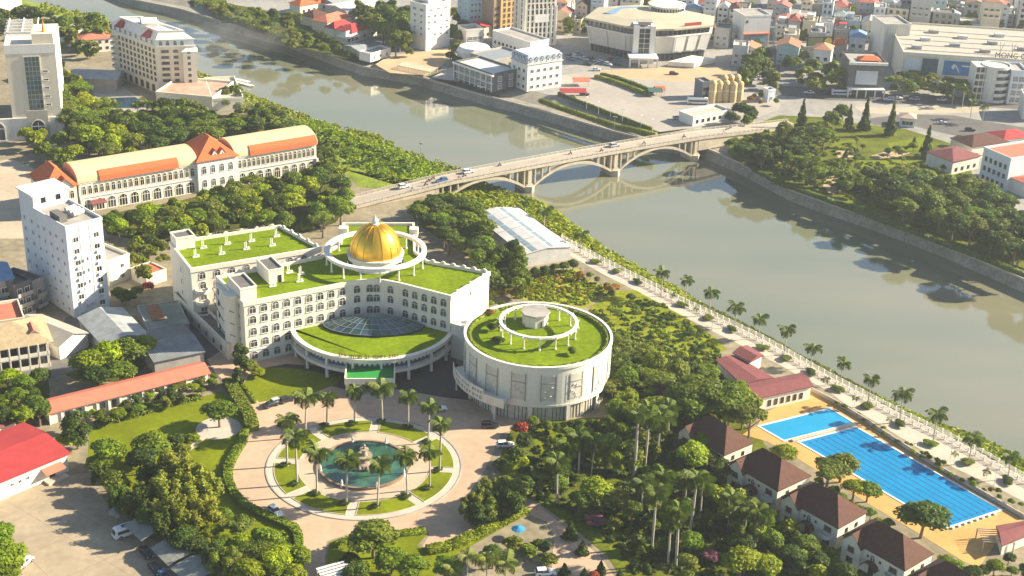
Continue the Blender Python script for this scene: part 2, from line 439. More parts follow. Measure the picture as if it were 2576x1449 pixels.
def win_arch(name, fr, gl, t=.1, nx=2, sill=True):
    mb = MB(); n = 9; hz = .62
    out = [(.5*math.cos(math.pi*i/n), hz+.38*math.sin(math.pi*i/n)) for i in range(n+1)]
    o = [(.5, 0)]+out+[(-.5, 0)]; k = (1-2*t)
    inn = [(.5-t, 0)]+[(k*.5*math.cos(math.pi*i/n), hz+(.38-t)*math.sin(math.pi*i/n)) for i in range(n+1)]+[(-.5+t, 0)]
    m = len(o); y0, y1 = -.1, .02
    vs = [(x, y0, z) for x, z in o]+[(x, y0, z) for x, z in inn]+[(x, y1, z) for x, z in o]
    fs = [(i, m+i, m+i+1, i+1) for i in range(m-1)]+[(2*m+i, i, i+1, 2*m+i+1) for i in range(m-1)]
    mb.add(vs, fs); mb.add([(x, -.015, z) for x, z in inn], [tuple(range(m))], 1)
    for i in range(1, nx): mb.box(-.5+i/nx-.022, -.07, 0, -.5+i/nx+.022, y1, hz+.2)
    mb.box(-.5+t, -.07, hz-.02, .5-t, y1, hz+.02)
    if sill: mb.box(-.56, -.2, -.05, .56, .02, 0)
    return mb.mesh(name, [fr, gl])
WIN = dict(white=win_rect('window_white', shade_fr, glass_d), dark=win_rect('window_dark', brown_fr, glass_d, 2, 2), blue=win_rect('window_blue', shade_fr, glass_b, 2, 2),
           arch=win_arch('window_arched', shade_fr, mat('curtain_glass', (.10, .10, .095), rough=.2, var=.5, scale=.9, orand=.5), .06), archb=win_arch('window_arched_brown', brown_fr, glass_d, .07), plain=win_rect('window_plain', dark_metal, glass_d, 1, 1, False, .06),
           arcade=win_arch('arcade_opening', ivory, glass_d, .06, 3), wide=win_rect('window_wide', shade_fr, glass_b, 4, 2, True, .05), cream=win_arch('window_arched_cream', cream, glass_d))
def win(parent, kind, x, y, z, ang, wd, ht, name='window'):
    return link(name, WIN[kind], parent, (x, y, z), ang, (wd, 1, ht))
def win_row(parent, kind, face, dims, cols, zs, wd, ht, m0=1.0, m1=None, name='window', skip=()):
    """rows of windows on a wall of a box building (dims = width, depth) in its own frame"""
    W, D = dims; L = W if face in 'FB' else D; m1 = m0 if m1 is None else m1
    for j, z in enumerate(zs):
        for i in range(cols):
            if (i, j) in skip: continue
            u = m0+(L-m0-m1)*(i+.5)/cols
            if face == 'F': win(parent, kind, u, -.02, z, 0, wd, ht, name)
            elif face == 'L': win(parent, kind, -.02, D-u, z, -math.pi/2, wd, ht, name)
            elif face == 'R': win(parent, kind, W+.02, u, z, math.pi/2, wd, ht, name)
            else: win(parent, kind, W-u, D+.02, z, math.pi, wd, ht, name)
def wall_windows(parent, kind, p, q, cols, zs, wd, ht, m0=.5, m1=None, name='window'):
    """the same along a wall from p to q (its outside on the right of p -> q)"""
    p, q = Vector((p[0], p[1])), Vector((q[0], q[1])); d = q-p; L = d.length; d /= L; a = math.atan2(d.y, d.x); nrm = Vector((d.y, -d.x)); m1 = m0 if m1 is None else m1
    for z in zs:
        for i in range(cols):
            u = m0+(L-m0-m1)*(i+.5)/cols; c = p+d*u+nrm*.02; win(parent, kind, c.x, c.y, z, a, wd, ht, name)
def box_walls(W, D, h): mb = MB(); mb.box(0, 0, 0, W, D, h); return mb
def roof_flat(W, D, h, t=.25, ph=.9):
    mb = MB(); o = [(-.1, -.1), (W+.1, -.1), (W+.1, D+.1), (-.1, D+.1)]; mb.ring(o, [(t, t), (W-t, t), (W-t, D-t), (t, D-t)], h, h+ph); return mb
def roof_hip(W, D, h, rh, ov=.6, ridge=None):
    mb = MB(); x0, y0, x1, y1 = -ov, -ov, W+ov, D+ov; ins = min(W, D)/2+ov if ridge is None else ridge
    if W >= D: a, b = (x0+ins, D/2), (x1-ins, D/2)
    else: a, b = (W/2, y0+ins), (W/2, y1-ins)
    vs = [(x0,y0,h),(x1,y0,h),(x1,y1,h),(x0,y1,h),(*a,h+rh),(*b,h+rh),(x0,y0,h-.2),(x1,y0,h-.2),(x1,y1,h-.2),(x0,y1,h-.2)]
    top = [(0,1,5,4),(1,2,5),(2,3,4,5),(3,0,4)] if W >= D else [(0,1,4),(1,2,5,4),(2,3,5),(3,0,4,5)]
    mb.add(vs, top+[(6,7,1,0),(7,8,2,1),(8,9,3,2),(9,6,0,3),(9,8,7,6)]); return mb
def roof_gable(W, D, h, rh, ov=.5, along='x', t=.15):
    """two sloping slabs, and the gable walls below them as material 1"""
    mb = MB()
    if along == 'x':
        s = [(-ov, -ov, h-.15), (W+ov, -ov, h-.15), (W+ov, D/2, h+rh), (-ov, D/2, h+rh), (W+ov, D+ov, h-.15), (-ov, D+ov, h-.15)]
        g = [[(0, 0, h), (0, D, h), (0, D/2, h+rh-.1)], [(W, D, h), (W, 0, h), (W, D/2, h+rh-.1)]]
    else:
        s = [(-ov, D+ov, h-.15), (-ov, -ov, h-.15), (W/2, -ov, h+rh), (W/2, D+ov, h+rh), (W+ov, -ov, h-.15), (W+ov, D+ov, h-.15)]
        g = [[(W, 0, h), (0, 0, h), (W/2, 0, h+rh-.1)], [(0, D, h), (W, D, h), (W/2, D, h+rh-.1)]]
    s2 = [(x, y, z+t) for x, y, z in s]; mb.add(s2, [(0,1,2,3), (3,2,4,5)]); mb.add(s, [(3,2,1,0), (5,4,2,3)])
    mb.add(s+s2, [(0,1,7,6), (5,4,10,11)[::-1], (0,6,9,3), (3,9,11,5), (1,2,8,7), (2,4,10,8)])
    for q in g: mb.add(q, [(0, 1, 2)], 1)
    return mb
def hedge_mesh(path, wd, ht, seed=1, col='green', dens=26, lf=.17, closed=False):
    """a clipped hedge along path (world xy): leafy cards over a solid core"""
    rs = np.random.RandomState(seed); V, Fq, off = [], [], 0
    pts = [Vector((p[0], p[1])) for p in path]
    for a, b in zip(pts[:-1], pts[1:]):
        d = b-a; L = d.length
        if L < .05: continue
        d /= L; nx = Vector((-d.y, d.x))
        c = [a-nx*wd*.45-d*.1, b-nx*wd*.45+d*.1, b+nx*wd*.45+d*.1, a+nx*wd*.45-d*.1]
        vs = np.array([(p.x, p.y, 0) for p in c]+[(p.x, p.y, ht*.92) for p in c]); fs = np.array([(4,5,6,7), (0,1,5,4), (1,2,6,5), (2,3,7,6), (3,0,4,7)])
        V.append(vs); Fq.append(fs+off); off += 8
        n = int(L*(wd+2*ht)*dens*.5)+4
        k = rs.uniform(0, wd+2*ht, n); u = rs.uniform(0, L, n); side = np.where(k < ht, -1, np.where(k < ht+wd, 0, 1))
        off_n = np.where(side == 0, k-ht-wd/2, side*wd/2); z = np.where(side == -1, k, np.where(side == 1, k-ht-wd, ht))+rs.normal(0, .06, n)
        p = np.stack([a.x+d.x*u+nx.x*off_n, a.y+d.y*u+nx.y*off_n, np.abs(z)], 1)
        nr = np.stack([nx.x*side, nx.y*side, (side == 0)*1.0+.3], 1).astype(float)
        v, f = leaf_cards(rs, p, nr, lf); V.append(v); Fq.append(f+off); off += len(v)
    return np_mesh('hedge', np.concatenate(V), np.concatenate(Fq), LEAF[col])
def hedge(path, wd, ht, label, col='green', seed=1, px=True, group=None, name='hedge', cat='hedge', dens=26):
    q = [P(x, y) for x, y in path] if px else path
    o = link(name, hedge_mesh(q, wd, ht, seed, col, dens)); return tag(o, label, cat, group)
def cover(name, pl, n, hr, cols, seed=3, size=.5, zf=None, kind='stuff'):
    """ground cover: leafy tufts joined into one object"""
    rs = np.random.RandomState(seed); rg = random.Random(seed); xs = [p[0] for p in pl]; ys = [p[1] for p in pl]; C = []
    while len(C) < n:
        x, y = rg.uniform(min(xs), max(xs)), rg.uniform(min(ys), max(ys))
        if inpoly(x, y, pl):
            p = P(x, y); z = zf(p.x, p.y) if zf else 0.0; C.append((p.x, p.y, z))
    C = np.array(C); per = 14; hh = rs.uniform(hr[0], hr[1], n)
    d = rs.normal(0, 1, (n, per, 3)); d[:, :, 2] = np.abs(d[:, :, 2]); d /= np.linalg.norm(d, axis=2)[:, :, None]
    p = C[:, None, :]+d*hh[:, None, None]*np.array([1.1, 1.1, .8])
    v, f = leaf_cards(rs, p.reshape(-1, 3), d.reshape(-1, 3)+np.array([0, 0, .6]), size)
    o = link(name, np_mesh(name, v, f, LEAF[cols])); o['kind'] = kind; return o
# ------------------------------------------------------------------ land, river, roads
ZW, ZQ = -6.0, -2.5
NW = [(-60,-28),(110,5),(250,42),(400,110),(500,178),(613,230),(671,252),(711,268),(791,297),(877,323),(954,335),(1004,367),(1071,390),(1151,420),(1215,450),(1290,482),(1365,505),(1428,548),(1475,592),(1528,626),(1588,662),(1638,690),(1705,727),(1771,770),(1821,793),(1888,828),(1959,866),(2005,898),(2078,930),(2138,963),(2205,998),(2265,1030),(2338,1060),(2472,1105),(2576,1160),(2800,1275)]
NB = [(-80,0),(90,25),(230,65),(380,140),(470,210),(590,262),(640,285),(680,300),(740,330),(800,362),(850,395),(900,425),(960,452),(1030,470),(1100,495),(1230,520),(1320,545),(1375,578),(1415,598),(1440,612),(1521,656),(1600,696),(1665,728),(1721,757),(1790,789),(1850,817),(1920,851),(1985,887),(2060,930),(2120,962),(2205,1006),(2272,1041),(2372,1088),(2472,1139),(2576,1199),(2800,1320)]
FW = [(60,-90),(200,-40),(333,18),(450,42),(560,76),(671,106),(724,120),(851,170),(911,190),(1057,217),(1191,257),(1315,290),(1421,320),(1538,355),(1640,380),(1755,392),(1838,428),(1905,462),(1982,505),(2072,538),(2172,572),(2272,608),(2372,648),(2472,692),(2576,738),(2750,815),(3000,930)]
nw = [P(x, y, ZW) for x, y in NW]; nb = [P(x, y, 0) for x, y in NB]; fw_ = [P(x, y, ZW) for x, y in FW]
nw = [Vector((-700, 1150, ZW))]+nw; nb = [Vector((-720, 1130, 0))]+nb; fw_ = [Vector((-560, 1250, ZW))]+fw_
def offs(pl, t):
    out = []
    for i, p in enumerate(pl):
        a, b = pl[max(0, i-1)], pl[min(len(pl)-1, i+1)]; d = Vector((b.x-a.x, b.y-a.y)).normalized()
        out.append(Vector((p.x-d.y*t, p.y+d.x*t, 0)))
    return out
fq = offs(fw_, 1.6); fb0 = offs(fw_, 8.0); fb1 = offs(fw_, 17.0)
earth = mat('earth_ground', (.24, .205, .135), var=.3, scale=.05, fine=.2, coord='World')
cityground = mat('city_ground', (.27, .26, .24), var=.2, scale=.03, fine=.15, coord='World')
bankm = mat('bank_grass', (.16, .21, .01), var=.4, scale=.12, fine=.3, coord='World')
bankd = mat('bank_stone', (.27, .25, .205), var=.3, scale=.1, fine=.2, coord='World')
lawnm = mat('lawn_grass', (.145, .175, .002), var=.25, scale=.09, fine=.15, coord='World', spec=.1)
lawnd = mat('rough_grass', (.10, .12, .008), var=.45, scale=.12, fine=.25, coord='World', spec=.1)
road_pink = mat('pink_brick_drive', (.46, .325, .225), var=.12, scale=.06, fine=.08, coord='World')
path_pale = mat('pale_paving', (.49, .42, .34), var=.1, scale=.15, fine=.08, coord='World')
plaza_or = mat('orange_plaza', (.47, .33, .20), var=.1, scale=.05, fine=.06, coord='World')
plaza_gr = mat('grey_plaza', (.34, .31, .27), var=.12, scale=.04, fine=.06, coord='World')
lot = mat('parking_concrete', (.34, .275, .19), var=.22, scale=.06, fine=.1, coord='World')
def land(name, rim, rest, m, z=0.0):
    mb = MB(); q = [(p.x, p.y, z) for p in rim]+[(x, y, z) for x, y in rest]; mb.add(q, [tuple(range(len(q)))]); return struct(name, mb, m)
land('near_ground', nb, [(420, 60), (420, -60), (-700, -60), (-1100, 300), (-1100, 1130)], earth)
land('far_ground', fb1[::-1], [(-560, 1400), (1200, 1400), (1200, 60), (480, 60)], cityground)
mb = MB(); n = len(nb); mb.add([tuple(p) for p in nb]+[(p.x, p.y, ZW-.6) for p in nw], [(i, n+i, n+i+1, i+1) for i in range(n-1)]); struct('near_bank', mb, bankm)
mb = MB(); n = len(fw_)
vs = [(p.x, p.y, ZW-.6) for p in fw_]+[(p.x, p.y, ZQ) for p in fq]+[(p.x, p.y, ZQ) for p in fb0]+[(p.x, p.y, 0) for p in fb1]
mb.add(vs, [(n*k+i, n*k+i+1, n*(k+1)+i+1, n*(k+1)+i) for k in range(3) for i in range(n-1)]); struct('far_bank', mb, bankd)
# the quay's stone kerb and parapet, one thing along the water
mb = MB()
for a, b in zip(fq[1:-1], fq[2:]):
    d = Vector((b.x-a.x, b.y-a.y)); mb.obox(((a.x+b.x)/2, (a.y+b.y)/2), d, d.length+.1, .5, ZQ+.004, ZQ+.75)
single('quay_parapet', mb, pale_conc, 'long pale stone parapet along the far quay beside the water', 'wall')

water = bpy.data.materials.new('river_water'); water.use_nodes = True
n_, l_ = water.node_tree.nodes, water.node_tree.links; b_ = n_['Principled BSDF']
g_ = n_.new('ShaderNodeNewGeometry'); no_ = n_.new('ShaderNodeTexNoise'); no_.inputs['Scale'].default_value = .012; no_.inputs['Detail'].default_value = 3
mp_ = n_.new('ShaderNodeMapping'); mp_.inputs['Scale'].default_value = (.55, 1.9, 1); mp_.inputs['Rotation'].default_value = (0, 0, math.radians(50)); l_.new(g_.outputs['Position'], mp_.inputs[0]); l_.new(mp_.outputs[0], no_.inputs['Vector'])
cr_ = n_.new('ShaderNodeValToRGB'); cr_.color_ramp.elements[0].position = .38; cr_.color_ramp.elements[0].color = (.155, .17, .105, 1)
cr_.color_ramp.elements[1].position = .66; cr_.color_ramp.elements[1].color = (.205, .195, .125, 1)
l_.new(no_.outputs[0], cr_.inputs[0]); l_.new(cr_.outputs[0], b_.inputs['Base Color'])
b_.inputs['Roughness'].default_value = .035; b_.inputs['IOR'].default_value = 1.75; b_.inputs['Specular IOR Level'].default_value = .8
n2_ = n_.new('ShaderNodeTexNoise'); n2_.inputs['Scale'].default_value = .5; n2_.inputs['Detail'].default_value = 2; l_.new(mp_.outputs[0], n2_.inputs['Vector'])
bp_ = n_.new('ShaderNodeBump'); bp_.inputs['Strength'].default_value = .05; bp_.inputs['Distance'].default_value = .3; l_.new(n2_.outputs[0], bp_.inputs['Height']); l_.new(bp_.outputs[0], b_.inputs['Normal'])
mb = MB(); mb.add([(-900, -60, ZW), (1200, -60, ZW), (1200, 1400, ZW), (-900, 1400, ZW)], [(0, 1, 2, 3)]); struct('river', mb, water)

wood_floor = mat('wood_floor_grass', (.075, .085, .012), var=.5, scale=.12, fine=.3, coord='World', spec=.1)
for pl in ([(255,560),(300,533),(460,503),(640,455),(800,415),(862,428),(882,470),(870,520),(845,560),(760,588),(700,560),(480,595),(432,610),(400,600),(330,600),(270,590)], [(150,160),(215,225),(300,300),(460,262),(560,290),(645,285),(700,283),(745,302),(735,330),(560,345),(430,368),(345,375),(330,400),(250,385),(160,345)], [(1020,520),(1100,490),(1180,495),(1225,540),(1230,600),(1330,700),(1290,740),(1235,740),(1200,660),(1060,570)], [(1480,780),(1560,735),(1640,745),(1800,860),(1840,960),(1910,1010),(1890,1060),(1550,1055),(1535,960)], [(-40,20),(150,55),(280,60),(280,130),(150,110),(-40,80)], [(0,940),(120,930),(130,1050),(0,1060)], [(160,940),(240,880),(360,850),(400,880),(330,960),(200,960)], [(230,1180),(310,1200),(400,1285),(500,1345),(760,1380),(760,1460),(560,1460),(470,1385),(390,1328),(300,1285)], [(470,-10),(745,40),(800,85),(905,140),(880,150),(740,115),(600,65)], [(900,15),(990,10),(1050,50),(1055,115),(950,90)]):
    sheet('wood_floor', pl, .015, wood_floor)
sheet('bank_meadow', [(690,302),(740,330),(800,362),(850,396),(900,426),(960,453),(1030,471),(1100,496),(1140,470),(1000,480),(900,470),(860,425),(800,405),(760,350),(680,320)], .02, bankm)
# near side: drive, lawns, parking, paths
struct_z = 0.03
sheet('driveway', [(540,935),(566,960),(610,1005),(640,1040),(632,1075),(623,1113),(600,1150),(585,1183),(586,1215),(600,1243),(625,1268),(653,1286),(700,1306),(741,1324),(757,1340),(760,1449),(758,1500),(820,1500),(818,1400),(822,1362),(870,1345),(960,1340),(1075,1333),(1081,1345),(1062,1375),(1110,1382),(1145,1366),(1230,1322),(1322,1290),(1375,1312),(1395,1350),(1390,1400),(1385,1500),(1580,1500),(1510,1400),(1440,1340),(1350,1268),(1320,1255),(1240,1275),(1170,1300),(1168,1285),(1180,1240),(1215,1190),(1240,1140),(1250,1110),(1262,1090),(1290,1080),(1310,1060),(1290,1010),(1200,980),(1150,930),(1140,880),(640,880),(600,880),(560,880),(520,905)], .02, road_pink)
sheet('left_garden_lawn', [(225,1075),(280,1052),(353,1030),(500,1000),(560,985),(600,1030),(618,1075),(610,1113),(588,1150),(572,1183),(574,1215),(590,1248),(618,1274),(648,1292),(696,1313),(736,1330),(748,1345),(750,1500),(560,1500),(470,1380),(330,1270),(220,1170)], .03, lawnm)
sheet('forecourt_lawn', [(612,966),(652,1012),(700,1003),(790,988),(850,965),(860,945),(720,925),(640,925)], .03, lawnm)
sheet('right_garden_lawn', [(1290,1075),(1320,1062),(1500,1050),(1700,1045),(1850,1060),(1905,1085),(1960,1180),(2050,1260),(2200,1360),(2330,1449),(2400,1520),(1600,1520),(1530,1400),(1450,1335),(1350,1262),(1300,1240),(1250,1180),(1270,1110)], .036, lawnd)
sheet('lower_island_lawn', [(828,1364),(872,1349),(960,1344),(1072,1337),(1074,1345),(1050,1372),(1100,1392),(1150,1372),(1235,1330),(1318,1288),(1322,1296),(1200,1365),(1120,1410),(1060,1500),(826,1500),(824,1400)], .05, lawnm)
for nm, pl in (('garden_lawn_patch', [(1345,1105),(1375,1080),(1415,1085),(1412,1120),(1370,1150),(1345,1140)]), ('garden_lawn_patch', [(1650,1195),(1690,1188),(1712,1196),(1700,1207),(1650,1205)]), ('garden_lawn_patch', [(1570,1280),(1610,1270),(1612,1305),(1580,1312)]), ('garden_lawn_patch', [(1530,1375),(1590,1350),(1600,1368),(1545,1400)]), ('garden_lawn_patch', [(1560,1330),(1660,1318),(1640,1345),(1565,1352)]), ('garden_lawn_patch', [(1700,1425),(1790,1412),(1800,1440),(1700,1449)])):
    sheet(nm, pl, .05, lawnm)
sheet('parking_lot', [(-60,1275),(0,1254),(95,1222),(178,1196),(228,1188),(262,1255),(330,1310),(420,1390),(520,1500),(-60,1500)], .023, lot)
sheet('service_lane', [(165,800),(230,770),(262,905),(110,960),(0,960),(0,940),(120,900)], .02, dgrey)
sheet('side_lane', [(500,880),(530,930),(560,965),(580,945),(560,870),(432,770),(415,790)], .01, asphalt)
sheet('dirt_yard', [(-40,410),(30,400),(100,430),(110,560),(122,640),(108,690),(60,600),(-40,600)], .02, mat('yard_dirt', (.44, .36, .265), var=.15, scale=.05, fine=.08, coord='World'))
sheet('garden_circle', circ(P(550, 1077), 5.6, 32), .05, pale_conc, px=False)
sheet('garden_path', [(446,1150),(455,1153),(530,1093),(545,1085),(538,1080),(520,1085)], .045, path_pale)
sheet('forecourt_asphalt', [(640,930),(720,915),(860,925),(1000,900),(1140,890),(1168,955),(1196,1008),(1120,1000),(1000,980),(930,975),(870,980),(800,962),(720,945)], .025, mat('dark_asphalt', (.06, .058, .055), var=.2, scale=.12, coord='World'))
# the roundabout: ring walk, eight lawns, plaza
FC = P(912.5, 1167); FC = Vector((-33.9, 290.7, 0)); RING = 23.5
mb = MB(); mb.ring([(*p,) for p in circ(FC, RING, 96)], [(*p,) for p in circ(FC, RING-.35, 96)], 0, .16); struct('ring_kerb', mb, grey)
sheet('ring_walk', circ(FC, RING-.35, 96), .06, path_pale, px=False)
sheet('fountain_plaza', circ(FC, 15.9, 64), .066, mat('plaza_paving', (.47, .36, .26), var=.12, scale=.2, fine=.08, coord='World'), px=False)
for k in range(8):
    a0 = R(-92+45*k); g = 1.25
    mb = MB(); o_ = []
    for rr_, rev in ((21.4, False), (16.0, True)):
        da = g/rr_; t = [a0+da+(R(45)-2*da)*i/12 for i in range(13)]
        if rev: t = t[::-1]
        o_ += [(FC.x+rr_*math.cos(x), FC.y+rr_*math.sin(x)) for x in t]
    mb.prism(o_, .02, .14); struct('ring_lawn', mb, lawnm)
    kb = MB(); kb.ring(o_, inset(o_, -.18), .02, .18); struct('ring_lawn_kerb', kb, path_pale)
# promenade
sheet('promenade', [(1380,578),(1415,598),(1440,614),(1521,658),(1600,698),(1665,730),(1721,759),(1790,791),(1850,819),(1920,853),(1985,889),(2060,932),(2120,964),(2205,1008),(2272,1043),(2372,1090),(2472,1141),(2576,1201),(2800,1322),(2800,1385),(2576,1262),(2505,1225),(2405,1179),(2305,1124),(2205,1063),(2120,1012),(2085,984),(2010,945),(1950,912),(1880,876),(1798,836),(1695,783),(1621,742),(1521,692),(1450,652),(1400,618)], .02, path_pale)
sheet('slope_grass', [(1485,770),(1548,732),(1600,730),(1660,765),(1720,795),(1800,850),(1830,880),(1760,900),(1650,855),(1560,838),(1500,815)], .03, mat('slope_grass', (.19, .215, .008), var=.4, scale=.1, fine=.25, coord='World', spec=.1))
sheet('garden_plot', [(1290,750),(1308,716),(1351,680),(1455,676),(1475,700),(1548,730),(1520,745),(1488,760),(1475,775),(1405,765)], .02, mat('garden_plot_grass', (.25, .26, .01), var=.35, scale=.1, fine=.2, coord='World'))
sheet('pool_deck', [(1868,1093),(1905,1070),(1928,1036),(2038,985),(2078,998),(2185,1069),(2238,1106),(2322,1160),(2405,1210),(2520,1276),(2572,1308),(2500,1372),(2462,1430),(2420,1410),(2300,1335),(2182,1266),(2090,1205),(2005,1153),(1930,1110)], .04, mat('orange_deck', (.52, .30, .10), var=.14, scale=.12, fine=.06, coord='World'))
# far side: plaza, roads
sheet('grey_plaza', [(1408,190),(1468,180),(1520,178),(1560,196),(1700,206),(1838,202),(1900,235),(1965,260),(1960,275),(1900,298),(1740,322),(1660,332),(1560,300),(1430,255),(1415,240)], .02, plaza_gr)
sheet('orange_plaza', [(1500,178),(1600,172),(1780,162),(1838,175),(1842,202),(1700,206),(1560,196)], .03, plaza_or)
sheet('upper_road', [(1895,235),(1960,214),(2050,222),(2200,235),(2400,243),(2576,258),(2700,270),(2700,300),(2576,276),(2400,262),(2250,262),(2190,254),(2080,252),(2000,243)], .03, asphalt)
sheet('lower_road', [(2170,300),(2260,288),(2400,290),(2480,305),(2700,340),(2700,380),(2576,362),(2420,345),(2300,318),(2200,315)], .03, asphalt)
sheet('road_median', [(2150,268),(2250,272),(2370,262),(2470,272),(2480,283),(2370,285),(2260,288),(2170,284)], .05, mat('median_sand', (.42, .36, .27), var=.15, scale=.08, coord='World'))
sheet('side_street', [(1905,150),(1880,60),(1870,-20),(1905,-20),(1935,60),(1960,150),(1965,205),(1905,205)], .03, asphalt)
sheet('park_lawn', [(1830,385),(1850,330),(1960,290),(2080,295),(2150,310),(2280,325),(2420,370),(2440,420),(2460,480),(2640,640),(2640,700),(2485,640),(2335,585),(2195,540),(2092,500),(1962,470),(1880,420)], .02, lawnd)
for pl in ([(2075,450),(2120,430),(2135,445),(2120,480),(2090,490),(2070,470)], [(2100,380),(2150,370),(2160,392),(2110,400)], [(2190,392),(2260,372),(2290,385),(2220,405)]):
    sheet('park_sand', pl, .04, mat('park_sand', (.42, .31, .19), var=.2, scale=.1, coord='World'))
for pl in ([(2090,360),(2150,350),(2155,372),(2100,380)], [(2230,360),(2330,345),(2350,370),(2250,385)], [(2150,400),(2330,395),(2330,415),(2160,425)]):
    sheet('park_grass', pl, .05, lawnm)

# haze: one closed box of thin air round everything
hz = bpy.data.materials.new('haze'); hz.use_nodes = True
hn, hl = hz.node_tree.nodes, hz.node_tree.links; hn.clear(); ho = hn.new('ShaderNodeOutputMaterial'); hv = hn.new('ShaderNodeVolumePrincipled')
hv.inputs['Color'].default_value = (.84, .92, 1.0, 1); hv.inputs['Density'].default_value = .00012; hv.inputs['Anisotropy'].default_value = .3
hl.new(hv.outputs[0], ho.inputs['Volume'])
mb = MB(); mb.box(-1250, -90, ZW-1.2, 1350, 1500, 186); stuff('haze', mb, hz)

# thin smoke drifting from the terrace corner
sm = bpy.data.materials.new('smoke'); sm.use_nodes = True
hn, hl = sm.node_tree.nodes, sm.node_tree.links; hn.clear(); ho = hn.new('ShaderNodeOutputMaterial'); hv = hn.new('ShaderNodeVolumePrincipled'); hv.inputs['Color'].default_value = (.98, .985, 1, 1)
tx_ = hn.new('ShaderNodeTexCoord'); sn = hn.new('ShaderNodeTexNoise'); sn.inputs['Scale'].default_value = 2.2; sn.inputs['Detail'].default_value = 3; hl.new(tx_.outputs['Object'], sn.inputs['Vector'])
ln = hn.new('ShaderNodeVectorMath'); ln.operation = 'LENGTH'; hl.new(tx_.outputs['Object'], ln.inputs[0])
fa = hn.new('ShaderNodeMapRange'); fa.inputs[1].default_value = 1.0; fa.inputs[2].default_value = .2; hl.new(ln.outputs['Value'], fa.inputs[0])
ra_ = hn.new('ShaderNodeMapRange'); ra_.inputs[1].default_value = .42; ra_.inputs[2].default_value = .75; ra_.inputs[4].default_value = .02; hl.new(sn.outputs[0], ra_.inputs[0])
mm_ = hn.new('ShaderNodeMath'); mm_.operation = 'MULTIPLY'; hl.new(fa.outputs[0], mm_.inputs[0]); hl.new(ra_.outputs[0], mm_.inputs[1]); hl.new(mm_.outputs[0], hv.inputs['Density']); hl.new(hv.outputs[0], ho.inputs['Volume'])
mb = MB(); mb.lathe([(.02, -1)]+[(math.sin(math.pi*i/8), -math.cos(math.pi*i/8)) for i in range(1, 8)]+[(.02, 1)], 14); sme = mb.mesh('smoke', sm)
for x, y, z, s_, a_ in ((590, 268, 8, (11, 9, 10), 0), (535, 110, 22, (38, 20, 15), .4)):
    p = P(x, y, z); o = link('smoke', sme, None, p, a_, s_); o['kind'] = 'stuff'

# slab joints of the parking lot
mb = MB()
for a, b in (((20,1262),(330,1449)), ((100,1232),(400,1410)), ((0,1330),(120,1449)), ((0,1330),(215,1215)), ((40,1410),(300,1290)), ((150,1460),(370,1360))):
    p, q = P(*a), P(*b); d = q-p; c = (p+q)/2; mb.obox((c.x, c.y), (d.x, d.y), d.length, .09, .024, .03)
struct('slab_joint', mb, mat('joint_dirt', (.22, .17, .11), var=.3))
# ------------------------------------------------------------------ the domed hotel
HZ = 18.5
HC = Vector((-40, 371, 0))
hotel = thing('hotel_building', 'cream four winged hotel with gold dome, arched windows and green turf roofs', 'hotel', HC)
def L(p): return (p[0]-HC.x, p[1]-HC.y)
def HP(x, y, z=HZ): return L(P(x, y, z))
A_, B_, B2_, B3_, B4_, C_, D_, E_ = (HP(*p) for p in ((613,760),(880,707.5),(915,703),(962,702.5),(1003,710),(1134,743),(1231,683),(1076,655)))
rr_, rl_, L2_ = HP(1041,560), HP(864,560), HP(806,644)
vA = Vector(A_); dAB = (Vector(B_)-vA).normalized(); nAB = Vector((-dAB.y, dAB.x))
G_ = tuple(vA+nAB*19.5-dAB*.5); Lm = tuple(vA+nAB*19.5+dAB*16)
rj1 = (Vector(rr_)+Vector((2.0, -22.0))); rj0 = (Vector(rl_)+Vector((1.0, -15.0)))
OUT = [A_, B_, B2_, B3_, B4_, C_, D_, E_, tuple(rj1), rr_, rl_, tuple(rj0), L2_, G_]
mb = MB(); mb.prism(OUT, 0, HZ-.9, top=False, bot=False); part('wall', mb, ivory, hotel)
mb = MB(); mb.add([(x, y, HZ-.9) for x, y in OUT], [tuple(range(len(OUT)))]); part('turf_roof', mb, turf, hotel)
mb = MB(); mb.ring(inset(OUT, -.25), inset(OUT, .4), HZ-1.3, HZ-.02); part('parapet', mb, ivory, hotel)
# string courses
mb = MB()
for z in (3.5,): mb.ring(inset(OUT, -.18), inset(OUT, .02), z, z+.35)
part('string_course', mb, white, hotel)
zs = [1.0, 4.6, 8.15, 11.7, 15.0-.3]
for p, q, n in ((A_, B_, 9), (B_, B2_, 1), (B2_, B3_, 2), (B3_, B4_, 1), (B4_, C_, 5)):
    wall_windows(hotel, 'arch', p, q, n, zs, 2.05, 2.35, .7)
    # a moulded panel below each window row
wall_windows(hotel, 'white', G_, A_, 2, [5, 8.6, 12.2, 15.2], .9, 1.5, 13.5, 2.5)
wall_windows(hotel, 'white', C_, D_, 1, [14.6], .9, 1.5, 4)
# scalloped humps on the rear parapets
def humps(p, q, n, z=HZ-.05, r=.75):
    p, q = Vector(p), Vector(q); d = (q-p).normalized(); a = math.atan2(d.y, d.x)
    for i in range(n):
        c = p+(q-p)*((i+.5)/n); mb = MB(); k = 8
        pr = [(r*math.cos(math.pi*j/k), r*.85*math.sin(math.pi*j/k)) for j in range(k+1)]
        vs = [(x, -.2, zz) for x, zz in pr]+[(x, .2, zz) for x, zz in pr]
        mb.add(vs, [tuple(range(k+1)), tuple(reversed(range(k+1, 2*k+2)))]+[(j+1, j, k+1+j, k+2+j) for j in range(k)])
        global HUMP
        if HUMP is None: HUMP = mb.mesh('parapet_arch', stucco)
        link('parapet_arch', HUMP, hotel, (c.x, c.y, z), a)
HUMP = None
humps(L2_, G_, 7); humps(D_, E_, 6); humps(C_, D_, 3, r=.5)
